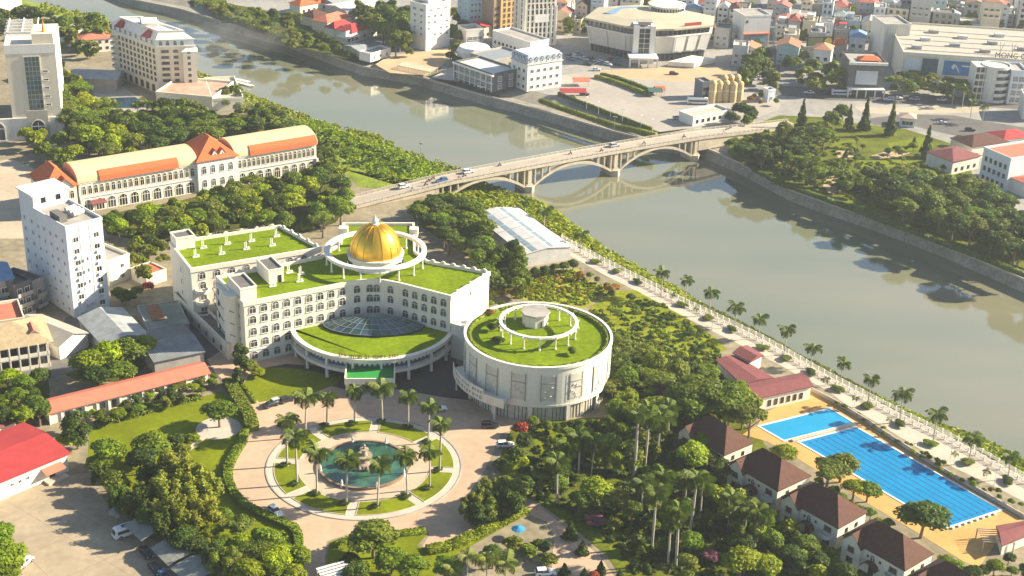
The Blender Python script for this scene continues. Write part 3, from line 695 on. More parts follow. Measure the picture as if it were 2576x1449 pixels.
# stair boxes and corner column
def boxat(nm, o, dx, dy, w_, d_, z0, z1, m=ivory):
    o = Vector(o); c = o+dAB*dx+nAB*dy; mb = MB(); a = math.atan2(dAB.y, dAB.x)
    mb.obox((c.x, c.y), dAB, w_, d_, z0, z1); mb2 = MB()
    q = [c-dAB*(w_/2+.15)-nAB*(d_/2+.15), c+dAB*(w_/2+.15)-nAB*(d_/2+.15), c+dAB*(w_/2+.15)+nAB*(d_/2+.15), c-dAB*(w_/2+.15)+nAB*(d_/2+.15)]
    ob = part(nm, mb, m, hotel); mb2.ring(q, inset(q, .35), z1, z1+.5); link('coping', mb2.mesh('coping', m), ob)
    mb3 = MB(); mb3.add([(*x, z1+.02) for x in inset(q, .34)], [(0, 1, 2, 3)]); link('roof', mb3.mesh('roof', dgrey), ob)
    return ob
boxat('stair_box', A_, 2.3, 7.0, 4.6, 9.5, HZ-.9, HZ+2.6)
sb = boxat('stair_box', A_, 13.2, 14.2, 4.4, 9.0, HZ-.9, HZ+2.9)
c = vA+dAB*14.2+nAB*9.68; o = win(hotel, 'plain', c.x, c.y, HZ-.85, math.atan2(dAB.y, dAB.x), 1.0, 2.2, 'door')
mb = MB(); c = vA-dAB*1.2+nAB*6.0; mb.lathe([(2.3, 0), (2.3, HZ+.1), (2.45, HZ+.1), (2.45, HZ+.5), (0.1, HZ+.5)], 20, (c.x, c.y)); part('round_stair', mb, ivory, hotel)
mb = MB(); c = vA-dAB*.8+nAB*12.5; mb.obox((c.x, c.y), nAB, 8.5, 2.4, 0, HZ-1.0); part('end_bay', mb, ivory, hotel)
for z in (4.6, 8.2, 11.8, 15.2):
    for t in (10, 14.5):
        c = vA-dAB*2.05+nAB*t; win(hotel, 'plain', c.x, c.y, z, math.atan2(-nAB.y, -nAB.x), .8, 1.7)
mb = MB()
for z in (7.4, 11.0, 14.6):
    p0 = vA-dAB*2.2+nAB*19; p1 = vA-dAB*3.7+nAB*7; p2 = vA-dAB*2.0+nAB*2.5
    mb.tube((p0.x, p0.y, z+.7), (p1.x, p1.y, z), .1, .1, 5); mb.tube((p1.x, p1.y, z), (p2.x, p2.y, z+.1), .1, .1, 5)
part('pipe', mb, dark_metal, hotel)
# the rear-left wing
W1, W2, W3, W4 = (HP(*p) for p in ((480,675),(806,622),(704,566),(427,608)))
WG = [W1, W2, W3, W4]
mb = MB(); mb.prism(WG, 0, HZ-.9, top=False, bot=False); part('rear_wing_wall', mb, ivory, hotel)
mb = MB(); mb.add([(x, y, HZ-.86) for x, y in WG], [(0, 1, 2, 3)]); part('rear_wing_turf', mb, turf, hotel)
mb = MB(); mb.ring(inset(WG, -.25), inset(WG, .4), HZ-1.3, HZ+.02); part('rear_wing_parapet', mb, ivory, hotel)
humps(W3, W4, 7, HZ, .9); humps(W2, W3, 5, HZ, .7)
wall_windows(hotel, 'white', W4, W1, 1, [6, 9.6, 13.2], .8, 1.5, 9)
wall_windows(hotel, 'arch', W1, W2, 8, [4.6, 8.15, 11.7, 15.0-.3], 1.9, 2.3, 1.0, 3.0)
d1 = (Vector(W2)-Vector(W1)).normalized(); n1 = Vector((-d1.y, d1.x)); 
for i, z in enumerate((4.3, 7.9, 11.5)):                                                            # balconies at its left end
    c = Vector(W1)+d1*2.6-n1*.8; mb = MB(); mb.lathe([(1.7, z-.9), (2.0, z-.4), (2.0, z+.5), (1.8, z+.5), (1.75, z-.3), (0.05, z-.3)], 16, (c.x, c.y)); part('balcony', mb, ivory, hotel)
c = Vector(W4)+d1*3.2-n1*2.6; boxat('stair_box', (c.x, c.y), 0, 0, 5.6, 5.2, HZ-.9, HZ+2.6)
# low annex along the left
a0, a1 = HP(437,738,4.6), HP(572,868,4.6); da = (Vector(a1)-Vector(a0)).normalized(); na = Vector((-da.y, da.x))
q = [a0, a1, tuple(Vector(a1)+na*4.0), tuple(Vector(a0)+na*4.0)]
mb = MB(); mb.prism(q, 0, 4.4, mt=1); mb.ring(inset(q, -.1), inset(q, .3), 4.4, 5.0); part('annex', mb, [cream, dgrey], hotel)
wall_windows(hotel, 'plain', a0, a1, 6, [1.2], 1.0, 1.4, 6, 2)
q2 = [tuple(Vector(a1)+na*4.05), tuple(Vector(a0)+na*4.05), (G_[0]-8, G_[1]+4), tuple(vA-dAB*2)]
# roof vents: pairs of pipes on a slab
mb = MB(); mb.box(-1.0, -.5, 0, 1.0, .5, .22); mb.tube((-.5, 0, .2), (-.5, 0, 2.3), .14, .14, 7); mb.tube((0, .1, .2), (0, .1, 2.5), .14, .14, 7); mb.box(.35, -.35, .2, .95, .35, .6)
VENT = mb.mesh('roof_vent', white)
vent_px = [(493,646),(512,624),(558,639),(572,614),(620,627),(633,607),(685,618),(696,595),(616,737),(686,720),(754,708),(757,690),(728,686)]
for x, y in vent_px:
    p = HP(x, y, HZ-.85); link('roof_vent', VENT, hotel, (p[0], p[1], HZ-.86), .5)
# dome
DC = L(Vector((-39.6, 372.6, 0))); TZ = HZ-.9
mb = MB(); mb.lathe([(8.2, TZ), (8.2, TZ+.3), (7.85, TZ+.3), (7.85, TZ+3.0), (8.2, TZ+3.1), (8.2, TZ+3.5), (7.3, TZ+3.5)], 48, DC); part('dome_drum', mb, white, hotel)
gold = mat('gold_leaf', (.80, .47, .05), rough=.36, var=.1, scale=.25, metal=.85, spec=.5)
def domeprof(n=12):
    o = []
    for i in range(n+1):
        t = i/n; a = t*math.pi/2*.985; o.append((7.35*math.cos(a)**.92, TZ+3.5+8.6*math.sin(a)**1.06))
    return o
pr = domeprof(); NP = 16
for k in range(NP):
    mb = MB(); g = .012
    mb.lathe(pr, 4, (0, 0), 0, 2*math.pi*k/NP+g, 2*math.pi*(k+1)/NP-g); o = part('dome_panel', mb, gold, hotel); o.location = (*DC, 0)
    for p_ in o.data.polygons: p_.use_smooth = True
mb = MB()
for k in range(NP):
    a = 2*math.pi*k/NP; pts = [(DC[0]+(r+.06)*math.cos(a), DC[1]+(r+.06)*math.sin(a), z) for r, z in pr]
    for p_, q_ in zip(pts[:-1], pts[1:]): mb.tube(p_, q_, .1, .1, 4)
part('dome_ribs', mb, gold, hotel)
mb = MB(); mb.lathe([(1.1, TZ+11.7), (1.15, TZ+12.3), (.8, TZ+12.4), (.8, TZ+13.2), (1.0, TZ+13.3), (.5, TZ+13.9), (.12, TZ+14.3), (.05, TZ+15.0)], 14, DC); part('dome_finial', mb, white, hotel)
for k in range(12):
    for s in (-1, 0, 1):
        a = R(-90+30*k+s*7.2); win(hotel, 'plain', DC[0]+7.88*math.cos(a), DC[1]+7.88*math.sin(a), TZ+.7, a+math.pi/2, .75, 1.2)
# ring on columns
mb = MB(); ro, ri, z0, z1 = 14.7, 13.3, TZ+3.6, TZ+4.5
mb.lathe([(ri, z0), (ro, z0), (ro, z1), (ri, z1), (ri, z0)], 64, DC); part('ring_beam', mb, white, hotel)
mb = MB(); mb.lathe([(.38, 0), (.38, .3), (.24, .4), (.2, 3.3), (.34, 3.45), (.34, 3.62)], 10); COLM = mb.mesh('column', white)
for k in range(16):
    a = R(11+22.5*k); link('column', COLM, hotel, (DC[0]+14*math.cos(a), DC[1]+14*math.sin(a), TZ))
mb = MB()
for x, y in ((864,583),(1041,585)):
    p = HP(x, y, HZ); mb.obox(p, (1, 0), 2.6, 2.6, HZ-.9, HZ+1.5)
part('roof_pillar', mb, stucco, hotel)
# front podium: a half round hall with turf roof
PC = Vector(L(P(733, 823, 7.3))); PR_ = Vector(L(P(1139, 833, 7.3))); PF = Vector(L(P(925, 905, 7.3)))
ch = (PR_-PC).length; m_ = (PC+PR_)/2; sg = (PF-m_).length; rad = (ch*ch/4+sg*sg)/(2*sg); ud = (PF-m_).normalized(); pc = PF-ud*rad
aL, aR = math.atan2(PC.y-pc.y, PC.x-pc.x), math.atan2(PR_.y-pc.y, PR_.x-pc.x)
if aL < -math.pi/2 - 1e-6: pass
aL = aL if aL < 0 else aL-2*math.pi
def arc(r, n=40, ex=0.0): return [(pc.x+r*math.cos(aL-ex+(aR-aL+2*ex)*i/n), pc.y+r*math.sin(aL-ex+(aR-aL+2*ex)*i/n)) for i in range(n+1)]
EX = .12; back = [(C_[0]-.5, C_[1]+1.5), (B3_[0], B3_[1]+1.5), (B2_[0], B2_[1]+1.5), tuple(vA+dAB*13+nAB*1.5)]
pt = arc(rad-.4)+back
mb = MB(); mb.add([(x, y, 7.0) for x, y in pt], [tuple(range(len(pt)))]); part('podium_turf', mb, turf, hotel)
def band(r0, r1, z0, z1, n=40, ex=EX):
    mb = MB(); mb.lathe([(r0, z0), (r1, z0), (r1, z1), (r0, z1), (r0, z0)], n, (pc.x, pc.y), 0, aL-ex, aR+ex); return mb
part('podium_fascia', band(rad-.9, rad+.25, 6.2, 7.4), stucco, hotel)
part('podium_cornice', band(rad-.6, rad+.45, 7.2, 7.42), ivory, hotel)
part('podium_glazing', band(rad-1.6, rad-1.5, 3.6, 6.3), glass_b, hotel)
part('podium_floor_band', band(rad-1.8, rad+.25, 3.0, 3.9), stucco, hotel)
part('ground_glazing', band(rad-4.0, rad-3.9, 0, 3.05), glass_d, hotel)
mb = MB(); mb.lathe([(.45, 0), (.42, 3.05)], 12); pcol = mb.mesh('podium_column', white)
mb = MB(); mb.box(-.3, -.3, 3.9, .3, .3, 6.25); pcol2 = mb.mesh('podium_pier', white)
for i in range(8):
    a = aL+(aR-aL)*(i+.5)/8; link('podium_column', pcol, hotel, (pc.x+(rad-.6)*math.cos(a), pc.y+(rad-.6)*math.sin(a), 0)); link('podium_pier', pcol2, hotel, (pc.x+(rad-.6)*math.cos(a), pc.y+(rad-.6)*math.sin(a), 0), a)
mb = MB(); mb.box(-.45, -.05, 5.0, .45, .05, 6.2); mb.add([(-.45,-.06,5.0),(.45,-.06,5.0),(0,-.06,4.6)], [(0,1,2)]); drape = mb.mesh('curtain', stucco)
for i in range(44):
    a = aL+(aR-aL)*(i+.5)/44; link('curtain', drape, hotel, (pc.x+(rad-1.4)*math.cos(a), pc.y+(rad-1.4)*math.sin(a), 0), a+math.pi/2)
# letters along the podium edge: weathered, no longer legible from here
def glyph(i, w_, h_, t=.12, dz=0):
    g = MB(); rg = random.Random(i*13+5); s = h_*.16
    k = rg.randrange(5)
    if k != 3: g.box(-w_/2, 0, dz, -w_/2+s, t, dz+h_)
    if k in (0, 2): g.box(w_/2-s, 0, dz, w_/2, t, dz+h_)
    if k in (0, 1, 4): g.box(-w_/2+s, 0, dz+h_*.45, w_/2-s, t, dz+h_*.45+s)
    if k in (1, 2, 3, 4): g.box(-w_/2+s, 0, dz+h_-s, w_/2-s, t, dz+h_)
    if k == 3: g.box(-s/2, 0, dz, s/2, t, dz+h_-s)
    if k in (2, 4): g.box(-w_/2+s, 0, dz, w_/2-s, t, dz+s)
    return g
lett = mat('letter_bronze', (.20, .10, .05), var=.1)
am = math.atan2(ud.y, ud.x)
for i in range(23):
    a = am-.34+.70*i/22
    if i in (3, 9, 12, 18): continue
    o = link('letter', glyph(i, .62, 1.0).mesh('letter', lett), hotel, (pc.x+(rad-.3)*math.cos(a), pc.y+(rad-.3)*math.sin(a), 7.42), a+math.pi/2)
# glazed half dome
gc = m_+(Vector(DC)-m_).normalized()*2.0; gx = (PR_-PC).normalized(); gy = Vector((-gx.y, gx.x)); gc = m_+gy*3.2; gw, gd, gh = 14.0, 7.6, 3.1
NB_, NR_ = 14, 5
def gp(i, j, k=1.0):
    a = math.pi+math.pi*i/NB_; r = 1-j/NR_*.98; p = gc+gx*gw*r*math.cos(a)*k+gy*gd*r*math.sin(a)*k; return (p.x, p.y, 7.5+gh*math.sin(math.pi/2*(j/NR_))*1.0)
mb = MB()
for i in range(NB_+1):
    for j in range(NR_): mb.tube(gp(i, j), gp(i, j+1), .13, .13, 4)
for j in range(NR_):
    for i in range(NB_): mb.tube(gp(i, j), gp(i+1, j), .11, .11, 4)
part('skylight_bars', mb, mat('skylight_bar', (.20, .23, .23), var=.1), hotel)
for i in range(NB_):
    for j in range(NR_-1):
        mb = MB(); mb.add([gp(i, j), gp(i+1, j), gp(i+1, j+1), gp(i, j+1)], [(0, 1, 2, 3)]); part('skylight_pane', mb, glass_g if (i+j) % 3 else glass_b, hotel)
mb = MB()
for i in range(NB_):
    p, q = gp(i, 0, 1.03), gp(i+1, 0, 1.03); mb.add([(p[0], p[1], 7.0), (q[0], q[1], 7.0), (q[0], q[1], 7.6), (p[0], p[1], 7.6)], [(0, 1, 2, 3)])
part('skylight_kerb', mb, dark_metal, hotel)
# entrance porch
p0, p1 = Vector(HP(868, 958, 4.4)), Vector(HP(992, 958, 4.4)); dp = (p1-p0).normalized(); npo = Vector((-dp.y, dp.x)); wp = (p1-p0).length
q = [tuple(p0), tuple(p1), tuple(p1+npo*9.5), tuple(p0+npo*9.5)]
mb = MB(); mb.prism(q, 3.6, 4.2, mt=1); part('porch_roof', mb, [ivory, mat('green_carpet', (.02, .24, .04), var=.1, scale=.3)], hotel)
mb = MB(); 
for a_, b_2 in ((q[0], q[1]), (q[1], q[2]), (q[3], q[0])):
    d = Vector(b_2)-Vector(a_); c = (Vector(a_)+Vector(b_2))/2; mb.obox((c.x, c.y), d, d.length+.3, .35, 3.4, 5.1)
part('porch_parapet', mb, ivory, hotel)
for u in (.5, wp/2-2.5, wp/2+2.5, wp-.5):
    c = p0+dp*u+npo*.6; mb = MB(); mb.lathe([(.45, 0), (.4, 3.6)], 12, (c.x, c.y)); part('porch_column', mb, ivory, hotel)
mb = MB()
for k in range(3): c = p0+dp*wp/2-npo*(.8-.4*k); mb.obox((c.x, c.y), dp, wp-1, 1.6-.1*k, 0.03, .16*(k+1))
part('porch_steps', mb, pale_conc, hotel)
# link block towards the round hall
lk0, lk1 = HP(1135, 905, 0), HP(1175, 912, 0)
q = [tuple(Vector(C_)+Vector((.3, -1.0))), (C_[0]+16, C_[1]-9), (C_[0]+18, C_[1]-1), tuple(Vector(C_)+Vector((3.2, 5.0)))]
mb = MB(); mb.prism(q, 0, 10.5); part('link_block', mb, stucco, hotel)

# ------------------------------------------------------------------ the round hall
RC = Vector((7.4, 334.0, 0)); RH = 16.0; RR = 19.5
hall = thing('round_hall', 'cream drum shaped hall with turf roof, ring pergola and little roof kiosk', 'building', RC)
mb = MB(); mb.lathe([(RR-.35, 4.4), (RR, 4.4), (RR, 5.0), (RR-.08, 5.0), (RR-.08, RH-.9), (RR+.2, RH-.8), (RR+.2, RH), (RR-.5, RH), (RR-.5, RH-.9)], 96); o = part('wall', mb, mat('hall_cream', (.74, .70, .59), var=.05, scale=.2, fine=.05), hall)
mb = MB(); mb.add([(*p, RH-.92) for p in circ((0, 0), RR-.45, 72)], [tuple(range(72))]); part('turf_roof', mb, turf, hall)
mb = MB(); mb.lathe([(RR-.75, 0), (RR-.75, 4.42)], 72); part('ground_glazing', mb, mat('pale_blind', (.52, .49, .40), var=.2, scale=.8, rough=.3), hall)
mb = MB(); mb.add([(*p, 4.42) for p in circ((0, 0), RR-.3, 72)], [tuple(range(72))]); part('soffit', mb, stucco, hall)
mb = MB(); mb.box(-.5, -.5, 0, .5, .5, 4.45); pier = mb.mesh('pier', ivory); mb = MB(); mb.box(-.05, -.08, 0, .05, .08, 4.4); mull = mb.mesh('mullion', dgrey)
for k in range(24):
    a = R(-95+15*k)
    if k % 2 == 0: link('pier', pier, hall, ((RR-.55)*math.cos(a), (RR-.55)*math.sin(a), 0), a)
    for s in range(1, 5):
        b = a+R(3*s); link('mullion', mull, hall, ((RR-.7)*math.cos(b), (RR-.7)*math.sin(b), 0), b)
relief_m = mat('relief_panel', (.60, .555, .46), var=.16, scale=1.1, fine=.2)
for k in range(16):                                             # carved panels between flat pilasters
    a = R(-172+22.5*k); hw = R(5.4); r0 = RR-.07
    mb = MB(); mb.lathe([(r0, 6.3), (r0+.12, 6.3), (r0+.12, 13.4), (r0, 13.4)], 6, (0, 0), 0, a-hw, a+hw); o = part('relief_panel', mb, relief_m, hall)
    fb = MB()
    for b in (a-hw, a+hw): fb.lathe([(r0, 6.0), (r0+.2, 6.0), (r0+.2, 13.8), (r0, 13.8)], 1, (0, 0), 0, b-.006, b+.006)
    fb.lathe([(r0, 11.2), (r0+.22, 11.2), (r0+.22, 11.45), (r0, 11.45)], 6, (0, 0), 0, a-hw, a+hw)
    link('frame', fb.mesh('frame', grey), o)
    rl = MB(); rg = random.Random(k)
    for j in range(7):
        b = a+rg.uniform(-.7, .7)*hw; z = rg.uniform(6.8, 10.6); s = rg.uniform(.25, .5)
        rl.lathe([(r0+.1, z-s), (r0+.3, z-s*.3), (r0+.32, z+s*.3), (r0+.1, z+s)], 2, (0, 0), 0, b-s*.03, b+s*.03)
    link('carving', rl.mesh('carving', relief_m), o)
PGC = Vector((-.6, 1.0)); pp = P(1355, 810, RH+2.4)-RC; PGC = Vector((pp.x, pp.y)); PGR = 10.1
mb = MB(); mb.lathe([(PGR-.45, RH+2.3), (PGR+.45, RH+2.3), (PGR+.45, RH+2.85), (PGR-.45, RH+2.85), (PGR-.45, RH+2.3)], 56, tuple(PGC)); part('pergola_ring', mb, ivory, hall)
mb = MB(); mb.lathe([(.34, 0), (.34, .3), (.22, .4), (.2, 3.0), (.4, 3.25)], 8); mb.box(-1.0, -.12, 3.25, 1.0, .12, 3.6); pg = mb.mesh('pergola_column', ivory)
for k in range(15):
    a = R(8+24*k); link('pergola_column', pg, hall, (PGC.x+PGR*math.cos(a), PGC.y+PGR*math.sin(a), RH-.92), a)
kp = P(1346, 822, RH-.9)-RC; kc = (kp.x, kp.y+2.2)
mb = MB(); mb.lathe([(3.5, RH-.9), (3.5, RH+2.3)], 8, kc); k_ = part('kiosk', mb, stucco, hall)
mb = MB(); mb.lathe([(3.5, RH+2.3), (4.0, RH+2.3), (4.0, RH+2.75), (.1, RH+2.8)], 8, kc); link('roof', mb.mesh('roof', grey), k_)
a = R(-55); win(hall, 'plain', kc[0]+3.3*math.cos(a), kc[1]+3.3*math.sin(a), RH-.85, a+math.pi/2, .9, 1.9, 'door')
# planting round the roof edge
o = link('roof_edge_planting', hedge_mesh([(x, y) for x, y in circ((0, 0), RR-1.2, 40)+[(RR-1.2, 0)]], .7, .7, 5, 'olive', 7, .16), hall, (0, 0, RH-.9)); o['kind'] = 'stuff'
# entrance canopy with two lines of worn lettering
ca0, ca1 = R(-178), R(-112); CR_ = RR+2.6
mb = MB(); mb.lathe([(RR-.1, 5.3), (CR_, 4.6), (CR_+.25, 4.4), (CR_+.25, 6.9), (CR_, 6.9), (CR_, 5.2), (RR-.1, 5.9)], 24, (0, 0), 0, ca0, ca1); cano = part('canopy', mb, ivory, hall)
cm = (ca0+ca1)/2
mb = MB(); mb.lathe([(CR_+.2, 6.9), (CR_+.2, 8.0), (CR_, 8.0), (CR_, 6.9)], 12, (0, 0), 0, cm-R(17), cm+R(17)); link('crest', mb.mesh('crest', ivory), cano)
for i in range(10):
    a = cm-R(15)+R(3.3)*i; link('letter', glyph(i+40, .62, .8, .06).mesh('letter', lett), cano, ((CR_+.3)*math.cos(a), (CR_+.3)*math.sin(a), 5.1), a+math.pi/2)
for i in range(13):
    if i in (3, 8): continue
    a = cm-R(15)+R(2.5)*i; link('letter', glyph(i+60, .5, .6, .06).mesh('letter', lett), cano, ((CR_+.3)*math.cos(a), (CR_+.3)*math.sin(a), 6.7), a+math.pi/2)
for a in (R(-170), R(-120)): mb = MB(); mb.lathe([(.3, 0), (.3, 4.6)], 10, (CR_*math.cos(a)*.97, CR_*math.sin(a)*.97)); part('canopy_post', mb, white, hall)
for i, (x, y, rr2, hh2, col) in enumerate([(1238,832,1.6,2.2,'dark'),(1252,862,2.0,1.6,'dark'),(1440,892,1.4,2.0,'green'),(1232,790,1.5,1.3,'rust'),(1262,768,1.2,1.2,'olive')]):
    p = P(x, y, RH-.9); o = link('roof_shrub', crown('round', col, i % 3), None, (p.x, p.y, RH-1.0), i, (rr2, rr2, hh2/1.6))
    tag(o, ['very dark round shrub', 'dark spreading shrub below the darkest one', 'small green shrub on the right', 'rust-coloured low shrub', 'small olive shrub at the back'][i]+' on the turf of the round hall', 'shrub', 'shrubs on the round hall')

# ------------------------------------------------------------------ fountain and its ring of palms
fo = thing('fountain', 'large round fountain pool with green water and a carved stone centrepiece', 'fountain', FC)
mb = MB(); mb.lathe([(11.0, .05), (11.0, .62), (11.1, .7), (10.5, .7), (10.4, .05)], 64); part('rim', mb, mat('fountain_rim', (.25, .17, .12), var=.2, scale=.5), fo)
fw2 = mat('fountain_water', (.035, .105, .068), rough=.08, var=.55, scale=.22, spec=.7, bump=.1)
mb = MB(); mb.add([(*p, .42) for p in circ((0, 0), 10.45, 64)], [tuple(range(64))]); part('water', mb, fw2, fo)
mb = MB(); mb.lathe([(2.4, .2), (2.0, .9), (1.1, 1.2), (.7, 2.2), (1.9, 2.7), (2.0, 3.0), (.8, 3.0), (.5, 4.1), (1.1, 4.5), (1.1, 4.7), (.3, 4.8), (.2, 5.4), (.35, 5.7), (.05, 6.0)], 20); part('centrepiece', mb, mat('fountain_stone', (.30, .24, .18), var=.25, scale=1.5), fo)
st = MB(); st.lathe([(.35, .05), (.35, .75), (.2, .9), (.3, 1.3), (.22, 1.7), (.15, 1.8), (.16, 2.05), (.02, 2.15)], 10); STAT = st.mesh('statue', white)
for k in range(8):
    a = R(22+45*k); link('statue', STAT, fo, (10.75*math.cos(a), 10.75*math.sin(a), 0))
mb = MB(); mb.lathe([(.5, .5), (.6, .9), (.3, 1.4), (.05, 1.6)], 8); SPO = mb.mesh('spout', mat('fountain_dark', (.2, .16, .13), var=.3))
for k in range(10): link('spout', SPO, fo, (3.0*math.cos(2*math.pi*k/10), 3.0*math.sin(2*math.pi*k/10), 0))
ZX = lambda X, Y: (576.9+X*.2604, 992.8+Y*.2604)
ringp = [(560,690,548,255),(655,870,650,430),(845,970,838,560),(1130,1060,1128,640),(1430,1090,1450,680),(1720,990,1745,600),(1940,910,1950,545),(2030,740,2060,280),(1920,470,1935,110),(1730,325,1745,20),(1480,270,1490,-80),(1208,290,1220,-30),(940,310,955,20),(735,410,742,20)]
sp = [ZX(a, b)+ZX(c_, d_) for a, b, c_, d_ in ringp]
names = ['left of the fountain, upper of two close palms', 'left of the fountain, lower of two close palms', 'on the ring lawn at lower left of the fountain', 'in front of the fountain, left of the bottom path', 'in front of the fountain, right of the bottom path', 'at the lower right rim of the fountain', 'right of the fountain, lowest of three', 'right of the fountain, middle of three', 'right of the fountain, uppermost of three', 'behind the fountain in shade, rightmost', 'behind the fountain, just right of the top path', 'behind the fountain, just left of the top path', 'behind the fountain at upper left, on a sunlit lawn', 'standing tall at the far upper left of the ring']
for i, s_ in enumerate(sp):
    o = palms('x', [s_], 4.1, 16, 'g')[0][0]
    tag(o, 'tall royal palm '+names[i], 'palm', 'royal palms round the fountain')
    p = P(s_[0], s_[1]); o = link('planting', crown('flat', 'dark', i % 3), None, (p.x-.4, p.y, .05), i, (1.5, 1.3, .55)); tag(o, ('dark low planting at the palm '+names[i])[:200], 'shrub', 'planting at the feet of the royal palms')
# ------------------------------------------------------------------ buildings of the near bank
OCC = []
def bld(name, label, cat, rb, D, h, wall, roof='flat', rm=None, rh=2.0, ov=.5, along='x', group=None, ridge=None, ph=.9, wl='walls'):
    o, a, W = rb; t = thing(name, label, cat, (o.x, o.y, 0), a, group)
    OCC.append((o.x+math.cos(a)*W/2-math.sin(a)*D/2, o.y+math.sin(a)*W/2+math.cos(a)*D/2, math.hypot(W, D)/2))
    part('wall', box_walls(W, D, h), wall, t)
    if roof == 'flat':
        part('parapet', roof_flat(W, D, h, ph=ph), wall, t); mb = MB(); mb.box(.25, .25, h, W-.25, D-.25, h+.06); part('roof', mb, rm or grey, t)
    elif roof == 'hip': part('roof', roof_hip(W, D, h, rh, ov, ridge), rm, t)
    elif roof == 'gable': part('roof', roof_gable(W, D, h, rh, ov, along), [rm, wall], t)
    return t, W, D
# white eight storey tower
rb = RB(188, 800, 277, 773); hT = 27.6
D1 = (P(168, 578, hT)-P(122, 523, hT)).length; D2 = (P(168, 578, hT)-P(98, 486, hT)).length
t, W, D = bld('apartment_tower', 'tall white concrete tower with paired small windows and water tanks on its roof', 'building', rb, D1, hT, bluew, 'flat', grey)
mb = MB(); mb.box(.2, D1, 0, W-.2, D1+9, hT+4.2); part('rear_block', mb, bluew, t)
mb = MB(); mb.box(-.4, D1-.4, hT+4.2, W+.4, D1+9.4, hT+4.6); part('rear_roof', mb, white, t)
zs = [1.6+3.55*i for i in range(7)]
for z in zs[1:]: win(t, 'white', W*.24, -.02, z, 0, 1.9, 1.7)
for z in zs: win(t, 'white', W*.80, -.02, z, 0, 1.9, 1.7)
for i, z in enumerate(zs):
    for j in range(5):
        u = D1*(j+.7)/5.3; win(t, 'white', -.02, u, z+.3*((i+j) % 2), -math.pi/2, .9, 1.0)
    for j in range(2): win(t, 'white', .18, D1+9*(j+.5)/2, z, -math.pi/2, 1.0, 1.2)
mb = MB(); mb.box(-.45, -.5, 0, .45, 0, .7); AC = mb.mesh('air_conditioner', mat('ac_grey', (.5, .5, .5), var=.1))
for i, z in enumerate(zs[:6]):
    if i % 4 != 1: link('air_conditioner', AC, t, (W*.42, -.02, z+.9)); link('air_conditioner', AC, t, (W*.55, -.02, z+1.2))
    link('air_conditioner', AC, t, (W*.24, -.02, z-1.1)); link('air_conditioner', AC, t, (W*.80, -.02, z-1.1))
for u in (W*.36, W*.63):
    mb = MB(); mb.box(u-.08, -.12, 0, u+.08, .02, hT-.6); part('pilaster', mb, white, t)
for i in range(3):
    mb = MB(); y = D1*.32+i*2.2; mb.tube((W*.5, y, hT+1.3), (W*.5+3.4, y+.2, hT+1.6), .75, .75, 12); part('water_tank', mb, ltin, t)
mb = MB(); mb.box(.8, D1*.25, hT, 3.2, D1*.55, hT+2.2); part('roof_hut', mb, dgrey, t)
win_row(t, 'plain', 'F', (W, D1), 2, [hT+1.6], 1.4, 1.6, 1.0)
for o in list(t.children)[-2:]: o.location.y = D1-.03
t2, W, D = bld('annex_house', 'small cream annex house behind the tall white tower', 'building', RB(277, 720, 330, 700), 12, 7.5, cream, 'flat', grey)
win_row(t2, 'white', 'F', (W, D), 1, [1.2, 4.6], 1.5, 1.4, 3.0, 1.0)
